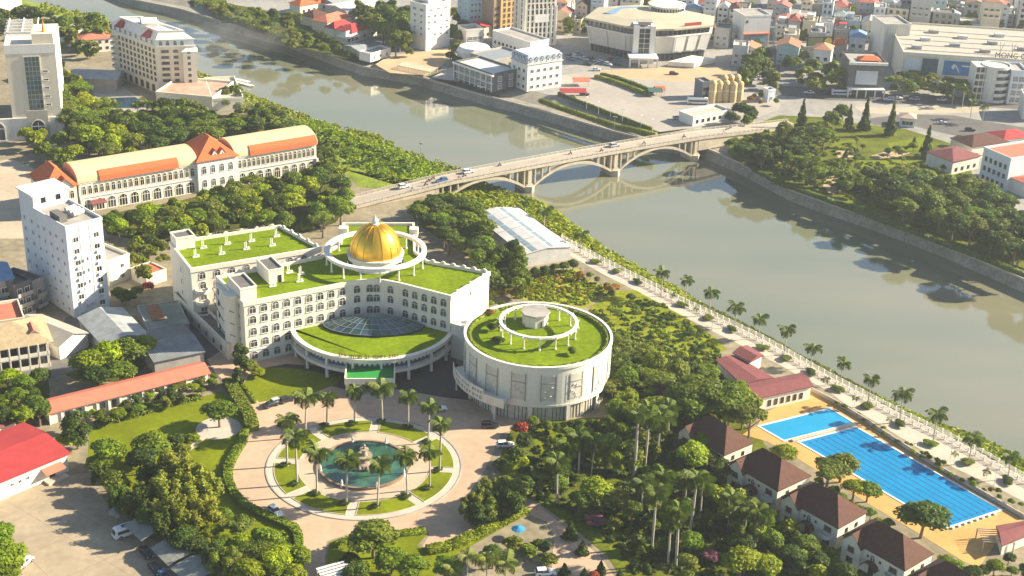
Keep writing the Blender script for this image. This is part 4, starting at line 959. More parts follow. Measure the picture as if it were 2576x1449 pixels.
# arcaded building
E0, EA, EW = RB(205, 536, 797, 431); he = 10.8
arc_b = thing('arcade_building', 'long cream arcaded building with beige vaulted roof and orange tiled central pavilion', 'building', E0, EA)
ex, ey = Vector((math.cos(EA), math.sin(EA))), Vector((-math.sin(EA), math.cos(EA)))
def eu(x, y, z=0): p = P(x, y, z)-E0; return p.x*ex.x+p.y*ex.y
u0, u1 = eu(489, 402, he+1), eu(591, 388, he+1); AD = 15.0
for a, b in ((0, u0), (u1, EW)):
    mb = MB(); mb.box(a, 0, 0, b, AD, he); part('wall', mb, ivory, arc_b)
    mb = MB(); mb.box(a, -.35, 5.2, b, 0, 5.7); mb.box(a, -.3, he-.5, b, 0, he); part('cornice', mb, white, arc_b)
    mb = MB(); n = 12; pr = [(-.5, he)]+[(AD/2-(AD/2+.4)*math.cos(math.pi*i/n), he+.9+3.6*math.sin(math.pi*i/n)) for i in range(n+1)]+[(AD+.5, he)]
    k = len(pr); vs = [(a-.4, y, z) for y, z in pr]+[(b+.4, y, z) for y, z in pr]
    mb.add(vs, [(i, k+i, k+i+1, i+1) for i in range(k-1)]+[tuple(reversed(range(k))), tuple(range(k, 2*k))]); o = part('vault_roof', mb, beige_roof, arc_b)
    s0 = a+(b-a)*.17; s1 = b-(b-a)*(.16 if a == 0 else .0)
    ps = [(-.9, he-.1)]+[(AD/2-(AD/2+.75)*math.cos(math.pi*i/24), he+1.0+3.75*math.sin(math.pi*i/24)) for i in range(0, 6)]; k2_ = len(ps)
    mb = MB(); mb.add([(s0, y, z) for y, z in ps]+[(s1, y, z) for y, z in ps]+[(s0, ps[-1][0]+.3, ps[-1][1]-.4), (s1, ps[-1][0]+.3, ps[-1][1]-.4)], [(i, k2_+i, k2_+i+1, i+1) for i in range(k2_-1)]+[(k2_-1, 2*k2_-1, 2*k2_+1, 2*k2_), tuple(range(k2_))[::-1], tuple(range(k2_, 2*k2_))])
    part('tiled_strip', mb, terra, arc_b)
    nU = 20 if a == 0 else 17; nL = 10 if a == 0 else 9
    for i in range(nU): win(arc_b, 'cream', a+.6+(b-a-1.2)*(i+.5)/nU, -.02, 6.4, 0, (b-a)/nU*.74, 3.3)
    for i in range(nL): win(arc_b, 'arcade', a+.6+(b-a-1.2)*(i+.5)/nL, -.02, .3, 0, (b-a)/nL*.74, 4.3, 'arch_opening')
    mb = MB(); mb.box(b-.35 if a else 0, -.7, 0, b+.5 if a else .5, .1, 5.2); part('buttress', mb, ivory, arc_b)
mb = MB(); mb.box(u0, -1.2, 0, u1, AD+1, he+1.2); part('pavilion_wall', mb, white, arc_b)
mb = roof_hip(u1-u0, AD+2.2, he+1.2, 6.4, .7, ridge=(u1-u0)*.46); o = part('pavilion_roof', mb, terra, arc_b); o.location = (u0, -1.2, 0)
for i in range(4):
    u = u0+(u1-u0)*(.16+.225*i); win(arc_b, 'arch', u, -1.22, 7.0, 0, 1.7, 3.0); win(arc_b, 'arch', u, -1.22, 2.0, 0, 1.7, 2.9)
DM = MB(); DM.add([(-1.1, 0, 0), (1.1, 0, 0), (1.1, 0, 1.4), (0, 0, 3.0), (-1.1, 0, 1.4), (-1.1, 4, 1.4), (0, 4.5, 3.0), (1.1, 4, 1.4)], [(0, 1, 2, 3, 4)]); DM.add([(-1.35, -.2, 1.3), (0, -.2, 3.25), (0, 4.6, 3.25), (-1.35, 4.2, 1.3), (1.35, -.2, 1.3), (1.35, 4.2, 1.3)], [(0, 1, 2, 3), (1, 4, 5, 2)], 1); DM.add([(-.5, -.03, .5), (.5, -.03, .5), (0, -.03, 2.0)], [(0, 1, 2)], 2)
DMm = DM.mesh('dormer', [white, terra, glass_d])
for f in (.47, .66): link('dormer', DMm, arc_b, (u0+(u1-u0)*f, -.6, he+1.2))
pw = 10.5; mb = MB(); mb.box(-pw-1, -.6, 0, -1, AD+1, he); part('end_wall', mb, ivory, arc_b)
o = part('end_roof', roof_hip(pw, AD+1.6, he, 5.6, .6, ridge=pw*.48), terra, arc_b); o.location = (-pw-1, -.6, 0)
o = part('end_gable', roof_gable(5.0, 8, 0, 3.4, .5, 'y'), [terra, white], arc_b); o.location = (-7.5, -1.6, he-.2)
for i in range(3): win(arc_b, 'cream', -pw+1.0+i*3.4, -.64, 6.2, 0, 1.6, 3); win(arc_b, 'arcade', -pw+1.0+i*3.4, -.64, .3, 0, 2.4, 4, 'arch_opening')
single('awning', (lambda m: (m.add([(-4.4, 0, 3.4), (4.4, 0, 3.4), (4.4, 2.6, 4.4), (-4.4, 2.6, 4.4), (-4.4, 0, 3.1), (4.4, 0, 3.1)], [(0, 1, 2, 3), (4, 5, 1, 0)]), m)[1])(MB()), redroof, 'long red fabric awning below the arches of the arcaded building', 'awning', None, (P(420, 496).x, P(420, 496).y, 0), EA)
single('awning', (lambda m: (m.add([(-2.6, 0, 3.2), (2.6, 0, 3.2), (2.6, 2.2, 4.2), (-2.6, 2.2, 4.2), (-2.6, 0, 2.9), (2.6, 0, 2.9)], [(0, 1, 2, 3), (4, 5, 1, 0)]), m)[1])(MB()), maroon, 'small dark red awning at the left end of the arcade', 'awning', None, (P(252, 533).x, P(252, 533).y, 0), EA)
# red pavilion roof behind it
t, W, D = bld('garden_pavilion', 'small pavilion with bright red gabled roof behind the arcaded building', 'pavilion', RB(360, 385, 424, 378), 7, 3.2, ivory, 'gable', redroof, 3.0, .9)
# glass fronted hotel, far left
rb = RB(38, 352, 161, 346); hg = 36.0
t, W, D = bld('glass_strip_hotel', 'tall beige hotel slab at the left edge with a vertical dark glass strip', 'hotel', rb, 42, 30, stucco, 'flat', grey)
hh = 40.6; lo, hi = 20., 60.
for _ in range(40):
    m_ = (lo+hi)/2; pp = P(161, 346)
    if pix(pp.x, pp.y, m_)[1] > 113: lo = m_
    else: hi = m_
hh = lo
for o in list(t.children): bpy.data.objects.remove(o)
mb = MB(); mb.box(0, 0, 0, W, 16, hh); mb.box(0, 16, 0, W, 46, hh-3); part('wall', mb, cream, t)
mb = MB(); mb.ring([(-.15, -.15), (W+.15, -.15), (W+.15, 16.1), (-.15, 16.1)], [(.3, .3), (W-.3, .3), (W-.3, 15.7), (.3, 15.7)], hh-3, hh+.5); part('parapet', mb, white, t)
mb = MB(); mb.box(W*.55, 1.0, hh, W*.98, 9, hh+4.2); part('lift_house', mb, cream, t)
mb = MB(); mb.lathe([(.8, hh+4.2), (.6, hh+6), (.2, hh+7.5), (.05, hh+9)], 8, (W*.8, 4)); part('roof_emblem', mb, mat('emblem_gold', (.7, .36, .05), var=.1), t)
gx0, gx1 = W*.36, W*.66; z0, z1 = hh*.28, hh*.885
mb = MB(); mb.box(gx0-.3, -.25, z0-.3, gx1+.3, 0, z1+.3); part('glass_frame', mb, stucco, t)
for j in range(12):
    for i in range(4):
        mb = MB(); a = gx0+(gx1-gx0)*i/4; b = gx0+(gx1-gx0)*(i+1)/4; c0 = z0+(z1-z0)*j/12; c1 = z0+(z1-z0)*(j+1)/12
        mb.add([(a+.05, -.28, c0+.05), (b-.05, -.28, c0+.05), (b-.05, -.28, c1-.05), (a+.05, -.28, c1-.05)], [(0, 1, 2, 3)]); part('glass_pane', mb, glass_g if (i*7+j*3) % 5 else glass_b, t)
mb = MB(); mb.box(-14, -1.2, 0, W+.6, 0, hh*.24); part('podium_wall', mb, stucco, t)
mb = MB(); mb.box(gx0-1.2, -1.6, 0, gx1+1.2, -1.2, hh*.28+1.6); part('portal', mb, pale_conc, t)
win(t, 'arch', (gx0+gx1)/2, -1.62, 1.0, 0, 5.2, hh*.2, 'arched_door'); win(t, 'arch', -6, -1.22, .5, 0, 6.0, hh*.2, 'arched_door')
for i, z in enumerate([hh*.27+k*3.1 for k in range(9)]):
    for j in range(8): win(t, 'dark', -.02, 1.5+5.4*j+1.5, z, -math.pi/2, 2.2, 1.6)
for j in range(6): win(t, 'white', W*.76, -.02, hh*.36+j*3.3, 0, 2.0, .8, 'vent_grille') if j < 5 else None
mb = MB()
for j in range(5):
    mb.box(-1+.1, 17+5*j, hh-3, W*.5, 17.4+5*j, hh+1.2); 
for i in range(3): mb.box(i*5.5, 17, hh+.8, i*5.5+.4, 40, hh+1.3)
part('roof_frame', mb, white, t); 
# cream hotel by the river
hc = 24.0
Cc, Rr, Ll = P(399, 206, 5.5), P(494, 203, 5.5), P(399, 104, hc)
Ll = Vector((Cc.x, Cc.y, 0))+(P(286, 62, hc)-P(399, 104, hc)); Cc.z = Rr.z = 0
t = thing('river_hotel', 'cream eight storey hotel with white mansard top storey beside the river', 'hotel', Cc)
c2, r2, l2 = Vector((0, 0)), Vector((Rr.x-Cc.x, Rr.y-Cc.y)), Vector((Ll.x-Cc.x, Ll.y-Cc.y)); k2 = r2*.9+l2
RP = [tuple(c2), tuple(r2), tuple(k2), tuple(l2)]
mb = MB(); mb.prism(RP, 0, hc-3.2); part('wall', mb, cream, t)
mb = MB(); mb.prism(inset(RP, -.4), hc-3.2, hc-2.8); mb.prism(inset(RP, -.3), hc-.3, hc); part('cornice', mb, white, t)
mb = MB(); mb.prism(inset(RP, .1), hc-2.8, hc-.3); part('top_storey', mb, bluew, t)
mb = MB(); i2 = inset(RP, 2.2); vs = [(*p, hc) for p in RP]+[(*p, hc+2.6) for p in i2]; mb.add(vs, [(i, (i+1) % 4, 4+(i+1) % 4, 4+i) for i in range(4)]+[(4, 5, 6, 7)]); part('mansard_roof', mb, white, t)
mb = MB(); mb.ring(inset(RP, 2.0), inset(RP, 2.8), hc+2.6, hc+3.3); part('roof_parapet', mb, white, t)
zs = [5.4+2.55*i for i in range(6)]
wall_windows(t, 'dark', l2, c2, 10, zs, 1.6, 1.5, 4.5, .6); wall_windows(t, 'dark', l2, c2, 7, [.6], 2.4, 3.0, 2)
wall_windows(t, 'blue', l2, c2, 8, [hc-2.7], 1.9, 2.1, 1.0)
rd = r2.normalized(); ra = math.atan2(rd.y, rd.x); rl = r2.length; rn = Vector((rd.y, -rd.x))
for z in zs:
    for f, w_ in ((.22, 3.4), (.5, 2.0), (.84, 1.3)):
        p = rd*rl*f+rn*(.02 if f < .7 else 1.82); win(t, 'dark', p.x, p.y, z, ra, w_, 1.25)
for f in (.12, .3, .5, .68): p = rd*rl*f+rn*(-.06); win(t, 'arch', p.x, p.y, hc-2.7, ra, 1.5, 2.1)
mb = MB(); q_ = [rd*rl*.68+rn*1.8, rd*(rl+.6)+rn*1.8, rd*(rl+.6)-rn*4, rd*rl*.68-rn*4]; mb.prism(q_, 4.8, 19.0); part('corner_bay', mb, ivory, t)
mb = MB(); c_ = sum(q_, Vector((0, 0)))/4; vs = [(*p, 19.0) for p in inset([tuple(x) for x in q_], -.6)]+[(c_.x, c_.y, 20.8)]; mb.add(vs, [(0, 1, 4), (1, 2, 4), (2, 3, 4), (3, 0, 4)]); part('bay_roof', mb, white, t)
ld = l2.normalized(); la = math.atan2(-ld.y, -ld.x); ln = Vector((-ld.y, ld.x)) if Vector((-ld.y, ld.x)).dot(rd) < 0 else Vector((ld.y, -ld.x))
for z in zs+[2.0]:
    c_ = ld*(l2.length-2.4)+ln*.1; mb = MB(); mb.lathe([(.05, z-.6), (2.0, z-.6), (2.2, z-.5), (2.2, z+.5), (2.0, z+.5)], 12, (c_.x, c_.y)); part('balcony', mb, ivory, t)
for f in (.18, .78):
    c_ = ld*l2.length*f+ln*.1; mb = MB(); mb.obox((c_.x, c_.y), ld, 4.6, 3.0, hc, hc+.3); vs = [(*(c_+ld*a+ln*b), z) for a, b, z in ((-2.6, 1.6, hc), (2.6, 1.6, hc), (2.6, -2.4, hc+.2), (-2.6, -2.4, hc+.2), (-1.0, -1.2, hc+2.9), (1.0, -1.2, hc+2.9))]
    mb.add(vs, [(0, 1, 5, 4), (1, 2, 5), (3, 0, 4), (2, 3, 4, 5)]); part('mansard_patch', mb, redroof, t)
for f in (.35, .55):
    c_ = k2*.5+(r2-l2)*(f-.45); mb = MB(); mb.lathe([(.5, hc+2.6), (.5, hc+4), (.1, hc+5.6)], 8, (c_.x, c_.y)); part('roof_pinnacle', mb, white, t)
mb = MB(); c_ = k2*.5; mb.obox((c_.x, c_.y), rd, rl*.4, l2.length*.3, hc+2.6, hc+4.6); part('roof_hut', mb, stucco, t)
t, W, D = bld('hotel_podium', 'low white banquet block with reddish flat roof below the cream hotel', 'building', RB(392, 234, 534, 247, 5.4), 24, 5.2, ivory, 'flat', mat('podium_roof', (.45, .30, .22), var=.3, scale=.3))
win_row(t, 'blue', 'F', (W, D), 7, [1.2], 1.8, 2.6, 2.0, 8)
t, W, D = bld('terrace_block', 'low white terrace with long parapet beside the river hotel', 'building', RB(534, 252, 612, 248, 4.5), 32, 4.2, ivory, 'flat', pale_conc, ph=1.1)
t, W, D = bld('pool_terrace', 'grey canopy roof over the courtyard left of the cream hotel', 'canopy', RB(172, 196, 292, 200, 5), 14, 5, grey, 'gable', tin, 1.6, .6)
sheet('hotel_pool', [(268,247),(340,244),(368,262),(350,272),(285,272)], .05, mat('dark_pool', (.015, .05, .09), rough=.1, var=.2))
sheet('hotel_court', [(225,215),(305,215),(375,262),(360,285),(270,280),(240,245)], .03, grey)
# small buildings between the hotels, top left
for i, (a, lab) in enumerate([((178,118,215,112), 'small pale house with flat roof left of the cream hotel, farther of two'), ((205,135,285,128), 'low tan house left of the cream hotel, nearer of two'), ((-30,70,60,52), 'white roof storey block at the top left edge')]):
    t, W, D = bld('house', lab, 'house', RB(*a), 12, 6.5 if i < 2 else 14, [ivory, stucco, white][i], 'flat' if i != 1 else 'hip', [grey, salmon, grey][i], 1.8)
    win_row(t, 'plain', 'F', (W, D), 4, [1.2, 4.2], 1.3, 1.3)
# dark row houses at left
for i, (a, D_r, h, lab) in enumerate([((-40,812,44,795), 13, 12, 'dark grey three storey row house with blue roof at the left edge'), ((46,808,88,792), 12, 10.5, 'grey row house with balconies between two others left of the white tower'), ((89,782,118,768), 12, 8.5, 'narrow dark row house nearest the tall white tower')]):
    t, W, D = bld('row_house', lab, 'house', RB(*a), D_r, h, [grey, dgrey, grey][i], 'flat' if i else 'gable', [blue_roof, dgrey, dgrey][i], 2.2, group='row houses left of the white tower')
    for z in [1.0+3.3*k for k in range(int(h//3.3))]:
        mb = MB(); mb.box(.3, -1.1, z-.3, W-.3, 0, z); mb.box(.3, -1.1, z, W-.3, -1.0, z+.9); part('balcony', mb, grey, t)
        for f in ((.28, .72) if W > 5 else (.5,)): win(t, 'white', W*f, -.02, z, 0, min(2.0, W*.3), 2.1)
    win_row(t, 'plain', 'R', (W, D), 2, [1.4, 4.6], 1.2, 1.4)
# veranda house, sheds, service buildings
t, W, D = bld('veranda_house', 'two storey cream house with tan hipped roof and open verandas at left edge', 'house', RB(-70, 948, 124, 916), 15, 7.2, ivory, 'hip', mat('tan_tile', (.36, .28, .17), var=.2, scale=.8), 3.6, 1.6)
for z in (.3, 3.9):
    mb = MB(); mb.box(-.5, -1.9, z-.3, W+.3, 0, z); part('veranda_floor', mb, pale_conc, t)
    mb = MB(); mb.box(-.5, -1.9, z, W+.3, -1.8, z+1.0); part('railing', mb, ivory, t)
    for i in range(9):
        mb = MB(); u = W*i/8; mb.box(u-.15, -1.95, z, u+.15, -1.65, z+3.3); part('post', mb, ivory, t)
    for i in range(8): win(t, 'plain', W*(i+.5)/8, -.03, z+.2, 0, 1.8, 2.4)
o = part('dormer', roof_gable(3, 5, 0, 1.6, .3, 'y'), [salmon, white], t); o.location = (W*.78, 2.4, 8.2)
t, W, D = bld('yellow_house', 'ochre house with broken terrace roof behind the veranda house', 'house', RB(-60, 878, 68, 858), 13, 6.5, cream, 'flat', salmon); win_row(t, 'plain', 'R', (W, D), 2, [1, 4], 1.5, 1.5); win_row(t, 'plain', 'F', (W, D), 4, [1, 4], 1.5, 1.5)
t, W, D = bld('grey_shed', 'plain grey gabled shed between the veranda house and the trees', 'shed', RB(152, 905, 224, 872), 19, 4.2, stucco, 'gable', mat('grey_sheet', (.34, .32, .28), var=.12, scale=.3), 1.8, .5, 'y')
t, W, D = bld('canteen_shed', 'wide grey tin roofed shed right below the white tower', 'shed', RB(262, 868, 372, 842, 4.6), 20, 4.5, grey, 'gable', tin, 1.6, .5, 'y')
t, W, D = bld('workshop_shed', 'green grey flat roofed shed with a rusty patch behind the corrugated shed', 'shed', RB(372, 830, 476, 815, 4.0), 16, 4.0, grey, 'flat', mat('green_tin', (.20, .23, .19), var=.3, scale=.2), ph=.3)
mb = MB(); mb.box(W*.18, D*.3, 4.08, W*.5, D*.95, 4.3); part('rusty_patch', mb, mat('rust', (.26, .12, .06), var=.3), t)
t, W, D = bld('corrugated_shed', 'dark corrugated roof shed with ribbed slopes beside the hotel lane', 'shed', RB(388, 908, 512, 882, 4.6), 19, 4.4, grey, 'gable', dtin, .9, .5)
mb = MB()
for i in range(36):
    u = -.4+(W+.8)*(i+.5)/36
    mb.add([(u-.12, -.5, 4.42), (u+.12, -.5, 4.42), (u+.12, D/2, 5.5), (u-.12, D/2, 5.5), (u-.12, -.5, 4.52), (u+.12, -.5, 4.52), (u+.12, D/2, 5.62), (u-.12, D/2, 5.62)], [(4, 5, 6, 7), (0, 1, 5, 4), (0, 4, 7, 3), (1, 2, 6, 5)])
o = part('roof_rib', mb, tin, t); o['kind'] = 'stuff'
t, W, D = bld('garden_villa', 'ruined brick hut with a broken roof between tower and hotel', 'hut', RB(370, 722, 420, 705), 8, 3.4, cream, 'flat', salmon, ph=.5)
t, W, D = bld('long_store', 'very long low white building with salmon red roof along the left garden', 'building', RB(123, 1036, 522, 936, 3.6), 6.5, 3.4, ivory, 'gable', salmon, 1.3, .7)
for i in range(14):
    win(t, 'plain', W*(i+.5)/14, -.02, .3, 0, 1.2, 2.2, 'door') if i % 3 else None
    mb = MB(); mb.box(W*i/14-.15, -.35, 0, W*i/14+.15, 0, 3.3); part('pier', mb, ivory, t)
rb = RB(-80, 1243, 168, 1140, 5.0); DR = (P(167, 1139, 5)-P(70, 1060, 5)).length*1.0
t, W, D = bld('red_roof_store', 'white store building with big bright red sheet roof at lower left', 'building', rb, DR, 5.0, ivory, 'gable', redroof, 1.2, .7)
win(t, 'plain', W*.83, -.02, 0.1, 0, 1.4, 2.4, 'door'); mb = MB(); mb.add([(W*.72, -2.2, 2.8), (W*.93, -2.2, 2.8), (W*.93, 0, 3.6), (W*.72, 0, 3.6), (W*.72, -2.2, 2.6), (W*.93, -2.2, 2.6)], [(0, 1, 2, 3), (4, 5, 1, 0)]); part('awning', mb, salmon, t)
mb = MB(); mb.box(W*.73, -2.4, 0, W*.95, -.01, .5); part('step', mb, pale_conc, t)
for f in (.42, .5, .58): win(t, 'white', W*f, -.02, 2.4, 0, .9, .8)
t, W, D = bld('red_roof_store', 'dark maroon roof behind the bright red store at the left edge', 'building', RB(-60, 1100, 38, 1058, 4), 10, 4, ivory, 'gable', maroon, 1.4, .6)
# carports with curved sheets
def carport(a, D, n, lab):
    o, an, W = RB(*a); t = thing('carport', lab, 'carport', o, an, 'curved carports in the parking lot')
    for i in range(n):
        x0, x1 = W*i/n+.03, W*(i+1)/n-.03; mb = MB(); pr = [(D*j/8, 2.2+1.3*math.sin(math.pi*(j/8*.8+.12))) for j in range(9)]
        vs = [(x0, y, z) for y, z in pr]+[(x1, y, z) for y, z in pr]+[(x0, y, z-.06) for y, z in pr]+[(x1, y, z-.06) for y, z in pr]
        mb.add(vs, [(j, 9+j, 10+j, j+1) for j in range(8)]+[(19+j, 28+j, 27+j, 18+j) for j in range(8)]); part('roof_sheet', mb, mat('carport_sheet', (.24, .245, .21), rough=.5, var=.2), t)
        mb = MB(); mb.tube((x0, D*.8, 0), (x0, D*.8, 2.8), .07); mb.tube((x0, D*.15, 0), (x0, D*.15, 2.6), .07); o_ = part('post', mb, metal, t)
    return t
carport((314, 1348, 358, 1388), 9.5, 4, 'grey ribbed carport beside the white minibus'); carport((380, 1405, 425, 1450), 11, 4, 'second grey ribbed carport right of the minibus'); carport((430, 1456, 480, 1500), 10, 4, 'dark grey carport at the bottom edge of the parking lot'); carport((272, 1318, 300, 1330), 5, 2, 'small curved carport behind the white minibus')
# warehouse on the bank
hw = 4.6; rb = RB(1318, 673, 1434, 653); DW = (P(1326, 640, hw)-P(1215, 536, hw)).length
t, W, D = bld('warehouse', 'pale tin roofed warehouse with skylight strips beside the riverside walk', 'warehouse', rb, DW, hw, ltin, 'gable', ltin, 1.0, .3, 'y')
for f in (.18, .55):
    mb = MB(); x0 = W*f; z = lambda x: hw+.05+(1.0 if True else 0)*(1-abs(x-W/2)/(W/2))
    for j in range(8):
        a, b = D*j/8+.2, D*(j+1)/8-.2; m2 = MB(); x1 = x0+1.8; m2.add([(x0, a, z(x0)+.1), (x1, a, z(x1)+.1), (x1, b, z(x1)+.1), (x0, b, z(x0)+.1)], [(0, 1, 2, 3)]); part('skylight', m2, mat('skylight_blue', (.20, .27, .32), rough=.3), t)
mb = MB()
for j in range(1, 4):
    y = D*j/4; mb.add([(-.3, y, hw+.12), (W/2, y, hw+1.2), (W/2, y+.3, hw+1.2), (-.3, y+.3, hw+.12)], [(0, 1, 2, 3)]); mb.add([(W/2, y, hw+1.2), (W+.3, y, hw+.12), (W+.3, y+.3, hw+.12), (W/2, y+.3, hw+1.2)], [(0, 1, 2, 3)])
o = part('roof_seam', mb, grey, t); o['kind'] = 'stuff'
# maroon roofed pool buildings
def quad_house(name, lab, cat, px4, z, wall, rm, group=None, slope=0.0):
    q = [P(x, y, z) for x, y in px4]; c = sum(q, Vector())/4; t = thing(name, lab, cat, (c.x, c.y, 0), 0, group); ql = [(p.x-c.x, p.y-c.y) for p in q]
    mb = MB(); mb.prism(inset(ql, .5), 0, z-.05); part('wall', mb, wall, t)
    mb = MB(); rid = [((ql[0][0]+ql[3][0])/2, (ql[0][1]+ql[3][1])/2), ((ql[1][0]+ql[2][0])/2, (ql[1][1]+ql[2][1])/2)]
    vs = [(*p, z) for p in ql]+[(*p, z+slope) for p in rid]+[(*p, z-.25) for p in ql]
    mb.add(vs, [(0, 1, 5, 4), (2, 3, 4, 5), (1, 2, 5), (3, 0, 4), (6, 7, 1, 0), (7, 8, 2, 1), (8, 9, 3, 2), (9, 6, 0, 3)]); part('roof', mb, rm, t)
    return t, ql
t, ql = quad_house('pool_house', 'low white pool house with maroon roof at the head of the pool', 'building', [(1895,1005),(2047,971),(2016,937),(1880,965)], 4.2, ivory, maroon, slope=.9)
a, b = inset(ql, .5)[:2]; wall_windows(t, 'plain', a, b, 6, [.8], 1.0, 1.8, 4, 2)
quad_house('pool_wing', 'maroon roofed pavilion beside the riverside walk, farthest pool building', 'building', [(1842,887),(1888,911),(1922,893),(1880,868)], 4.2, ivory, maroon, slope=.9)
quad_house('pool_wing', 'dark maroon wing linking the two pool buildings', 'building', [(1800,905),(1868,968),(1948,950),(1850,893)], 3.4, ivory, maroon, slope=.5)
quad_house('changing_hut', 'changing hut with maroon roof at the lower right corner of the pool deck', 'hut', [(2520,1372),(2600,1340),(2576,1310),(2505,1322)], 3.2, ivory, maroon, slope=.8)
t = thing('trellis', 'pale pergola trellis beside the hut at the lower right of the pool', 'pergola', P(2500, 1372))
for i in range(7):
    mb = MB(); mb.box(-3.6, -2.6+.85*i, 2.5, 3.6, -2.5+.85*i, 2.7); part('slat', mb, pale_conc, t)
for x, y in ((-3.4, -2.5), (3.4, -2.5), (3.4, 2.5), (-3.4, 2.5)):
    mb = MB(); mb.box(x-.12, y-.12, 0, x+.12, y+.12, 2.5); part('post', mb, pale_conc, t)
# cottages
def cottage(a, b, c, lab):
    hz = 6.0; o, an, W = RB(*a, *b, hz); D = (P(*b, hz)-P(*c, hz)).length
    t = thing('cottage', lab, 'cottage', o, an, 'brown roofed cottages by the pool')
    part('wall', box_walls(W, D, hz), mat('cottage_wall', (.66, .63, .53), var=.08, scale=.3), t)
    r = roof_hip(W, D, hz-.05, 4.4, .3, ridge=W*.32) if W >= D else roof_hip(W, D, hz-.05, 4.4, .3, ridge=D*.32)
    part('roof', r, brown_tile, t)
    g = part('gable', roof_gable(W*.30, 5.5, 0, 2.7, .35, 'y'), [brown_tile, mat('cottage_wall', (0, 0, 0))], t); g.location = (.4, -.9, hz-.5)
    mb = MB(); mb.box(.4, -.9, 0, .4+W*.30, 0, hz-.5); part('front_bay', mb, mat('cottage_wall', (0, 0, 0)), t)
    for z in (.9, 3.6): win(t, 'dark', .4+W*.15, -.92, z, 0, 1.7, 1.4)
    win(t, 'arch', W*.5, -.02, 3.4, 0, 1.3, 1.8); win(t, 'dark', W*.83, -.02, 3.6, 0, 2.0, 1.3); win(t, 'plain', W*.42, -.02, 4.0, 0, .5, .6); win(t, 'plain', W*.62, -.02, 4.0, 0, .5, .6)
    mb = MB(); n = 10; cx = W*.5; pr = [(cx+1.9*math.cos(math.pi*i/n), 2.1+1.5*math.sin(math.pi*i/n)) for i in range(n+1)]
    vs = [(x, -1.8, z) for x, z in pr]+[(x, 0, z) for x, z in pr]; mb.add(vs, [(i, i+1, n+2+i, n+1+i) for i in range(n)]); part('porch_hood', mb, brown_tile, t)
    win(t, 'plain', cx, -.03, .1, 0, 1.3, 2.2, 'door')
    mb = MB(); mb.lathe([(1.6, 2.2), (1.7, 2.3), (1.7, 3.2), (1.6, 3.2)], 10, (W*.83, 0), 0, math.pi, 2*math.pi); mb.add([(W*.83+1.65*math.cos(a_), 1.65*math.sin(a_), 2.3) for a_ in [math.pi+math.pi*i/8 for i in range(9)]], [tuple(range(9))]); part('balcony', mb, white, t)
    win(t, 'plain', W*.83, -.02, .3, 0, 1.8, 1.7)
    win_row(t, 'plain', 'R', (W, D), 2, [3.4], .9, 1.2, 1.5)
cottage((1712,1078), (1822,1143), (1896,1114), 'brown roofed cottage farthest from the camera, half hidden by a bright tree')
cottage((1838,1163), (1957,1233), (2040,1197), 'second brown roofed cottage, beside the small round tree at the pool')
cottage((1969,1249), (2109,1327), (2183,1290), 'third brown roofed cottage, between the two big pool trees')
cottage((2124,1346), (2276,1433), (2350,1394), 'fourth brown roofed cottage, below the round tree at the lower pool end')
cottage((2290,1448), (2446,1540), (2522,1498), 'brown roofed cottage at the bottom edge, only its roof in view')

# ------------------------------------------------------------------ swimming pool
k_ = .67083; Q = lambda x, y: P(x*k_, y*k_)
q = lambda pts: [(p.x, p.y) for p in (Q(*a) for a in pts)]
Es, Fs, Gs, Hs = (Vector(a) for a in q([(2999,1659),(3210,1604),(3749,1912),(3548,1979)]))
As, Bs, Cs, Ds = (Vector(a) for a in q([(2850,1600),(3111,1534),(3198,1586),(2940,1652)]))
pool_w = mat('pool_water', (.004, .21, .45), rough=.12, var=.12, scale=.12, spec=.3, fine=.06)
pc_ = (Es+Gs)/2
pool = thing('swimming_pool', 'long bright blue lap pool with dark lane lines on an orange deck', 'swimming pool', (pc_.x, pc_.y, 0))
def loc2(p, c): return (p[0]-c.x, p[1]-c.y)
def basin(t, quad, c, wm):
    ql = [loc2(p, c) for p in quad]
    mb = MB(); mb.add([(*p, .06) for p in ql], [(0, 1, 2, 3)]); part('water', mb, wm, t)
    mb = MB(); mb.ring(inset(ql, -.55), ql, .03, .16); part('coping', mb, white, t)
basin(pool, [Es, Hs, Gs, Fs], pc_, pool_w)
lane_m = mat('lane_tile', (.01, .06, .16), var=.1)
for i in range(1, 9):
    a = Es+(Fs-Es)*i/9; b = Hs+(Gs-Hs)*i/9; d = (b-a).normalized(); a, b = a+d*1.2, b-d*1.2; mb = MB(); m_ = (a+b)/2; mb.obox(loc2(m_, pc_), d, (b-a).length, .2, .062, .075); part('lane_line', mb, lane_m, pool)
    mb = MB(); n2_ = (Fs-Es).normalized(); mb.obox(loc2(a, pc_), n2_, 1.1, .25, .062, .076); mb.obox(loc2(b, pc_), n2_, 1.1, .25, .062, .076); part('lane_end', mb, lane_m, pool)
for i in range(8):
    p = Hs+(Gs-Hs)*(i+.5)/9-(Hs-Es).normalized()*(-1.0); mb = MB(); mb.obox(loc2(p, pc_), (Gs-Hs), .7, .6, .05, .5); part('starting_block', mb, white, pool)
pc2 = (As+Cs)/2; kid = thing('small_pool', 'smaller light blue pool at the far end of the orange deck', 'swimming pool', (pc2.x, pc2.y, 0)); basin(kid, [As, Ds, Cs, Bs], pc2, mat('small_pool_water', (.014, .27, .50), rough=.12, var=.1, scale=.15, spec=.3))
mb = MB(); a, b = (Ds+Es)/2, (Cs+Fs)/2; m_ = (a+b)/2; mb.obox((m_.x, m_.y), b-a, (b-a).length, 1.0, .04, .5)
single('pool_divider', mb, pale_conc, 'stone walkway dividing the small pool from the long pool', 'walkway')
mb = MB(); wl_ = [P(x, y) for x, y in [(2042,984),(2110,1020),(2185,1066),(2238,1102),(2322,1156),(2405,1206),(2520,1272),(2578,1306)]]
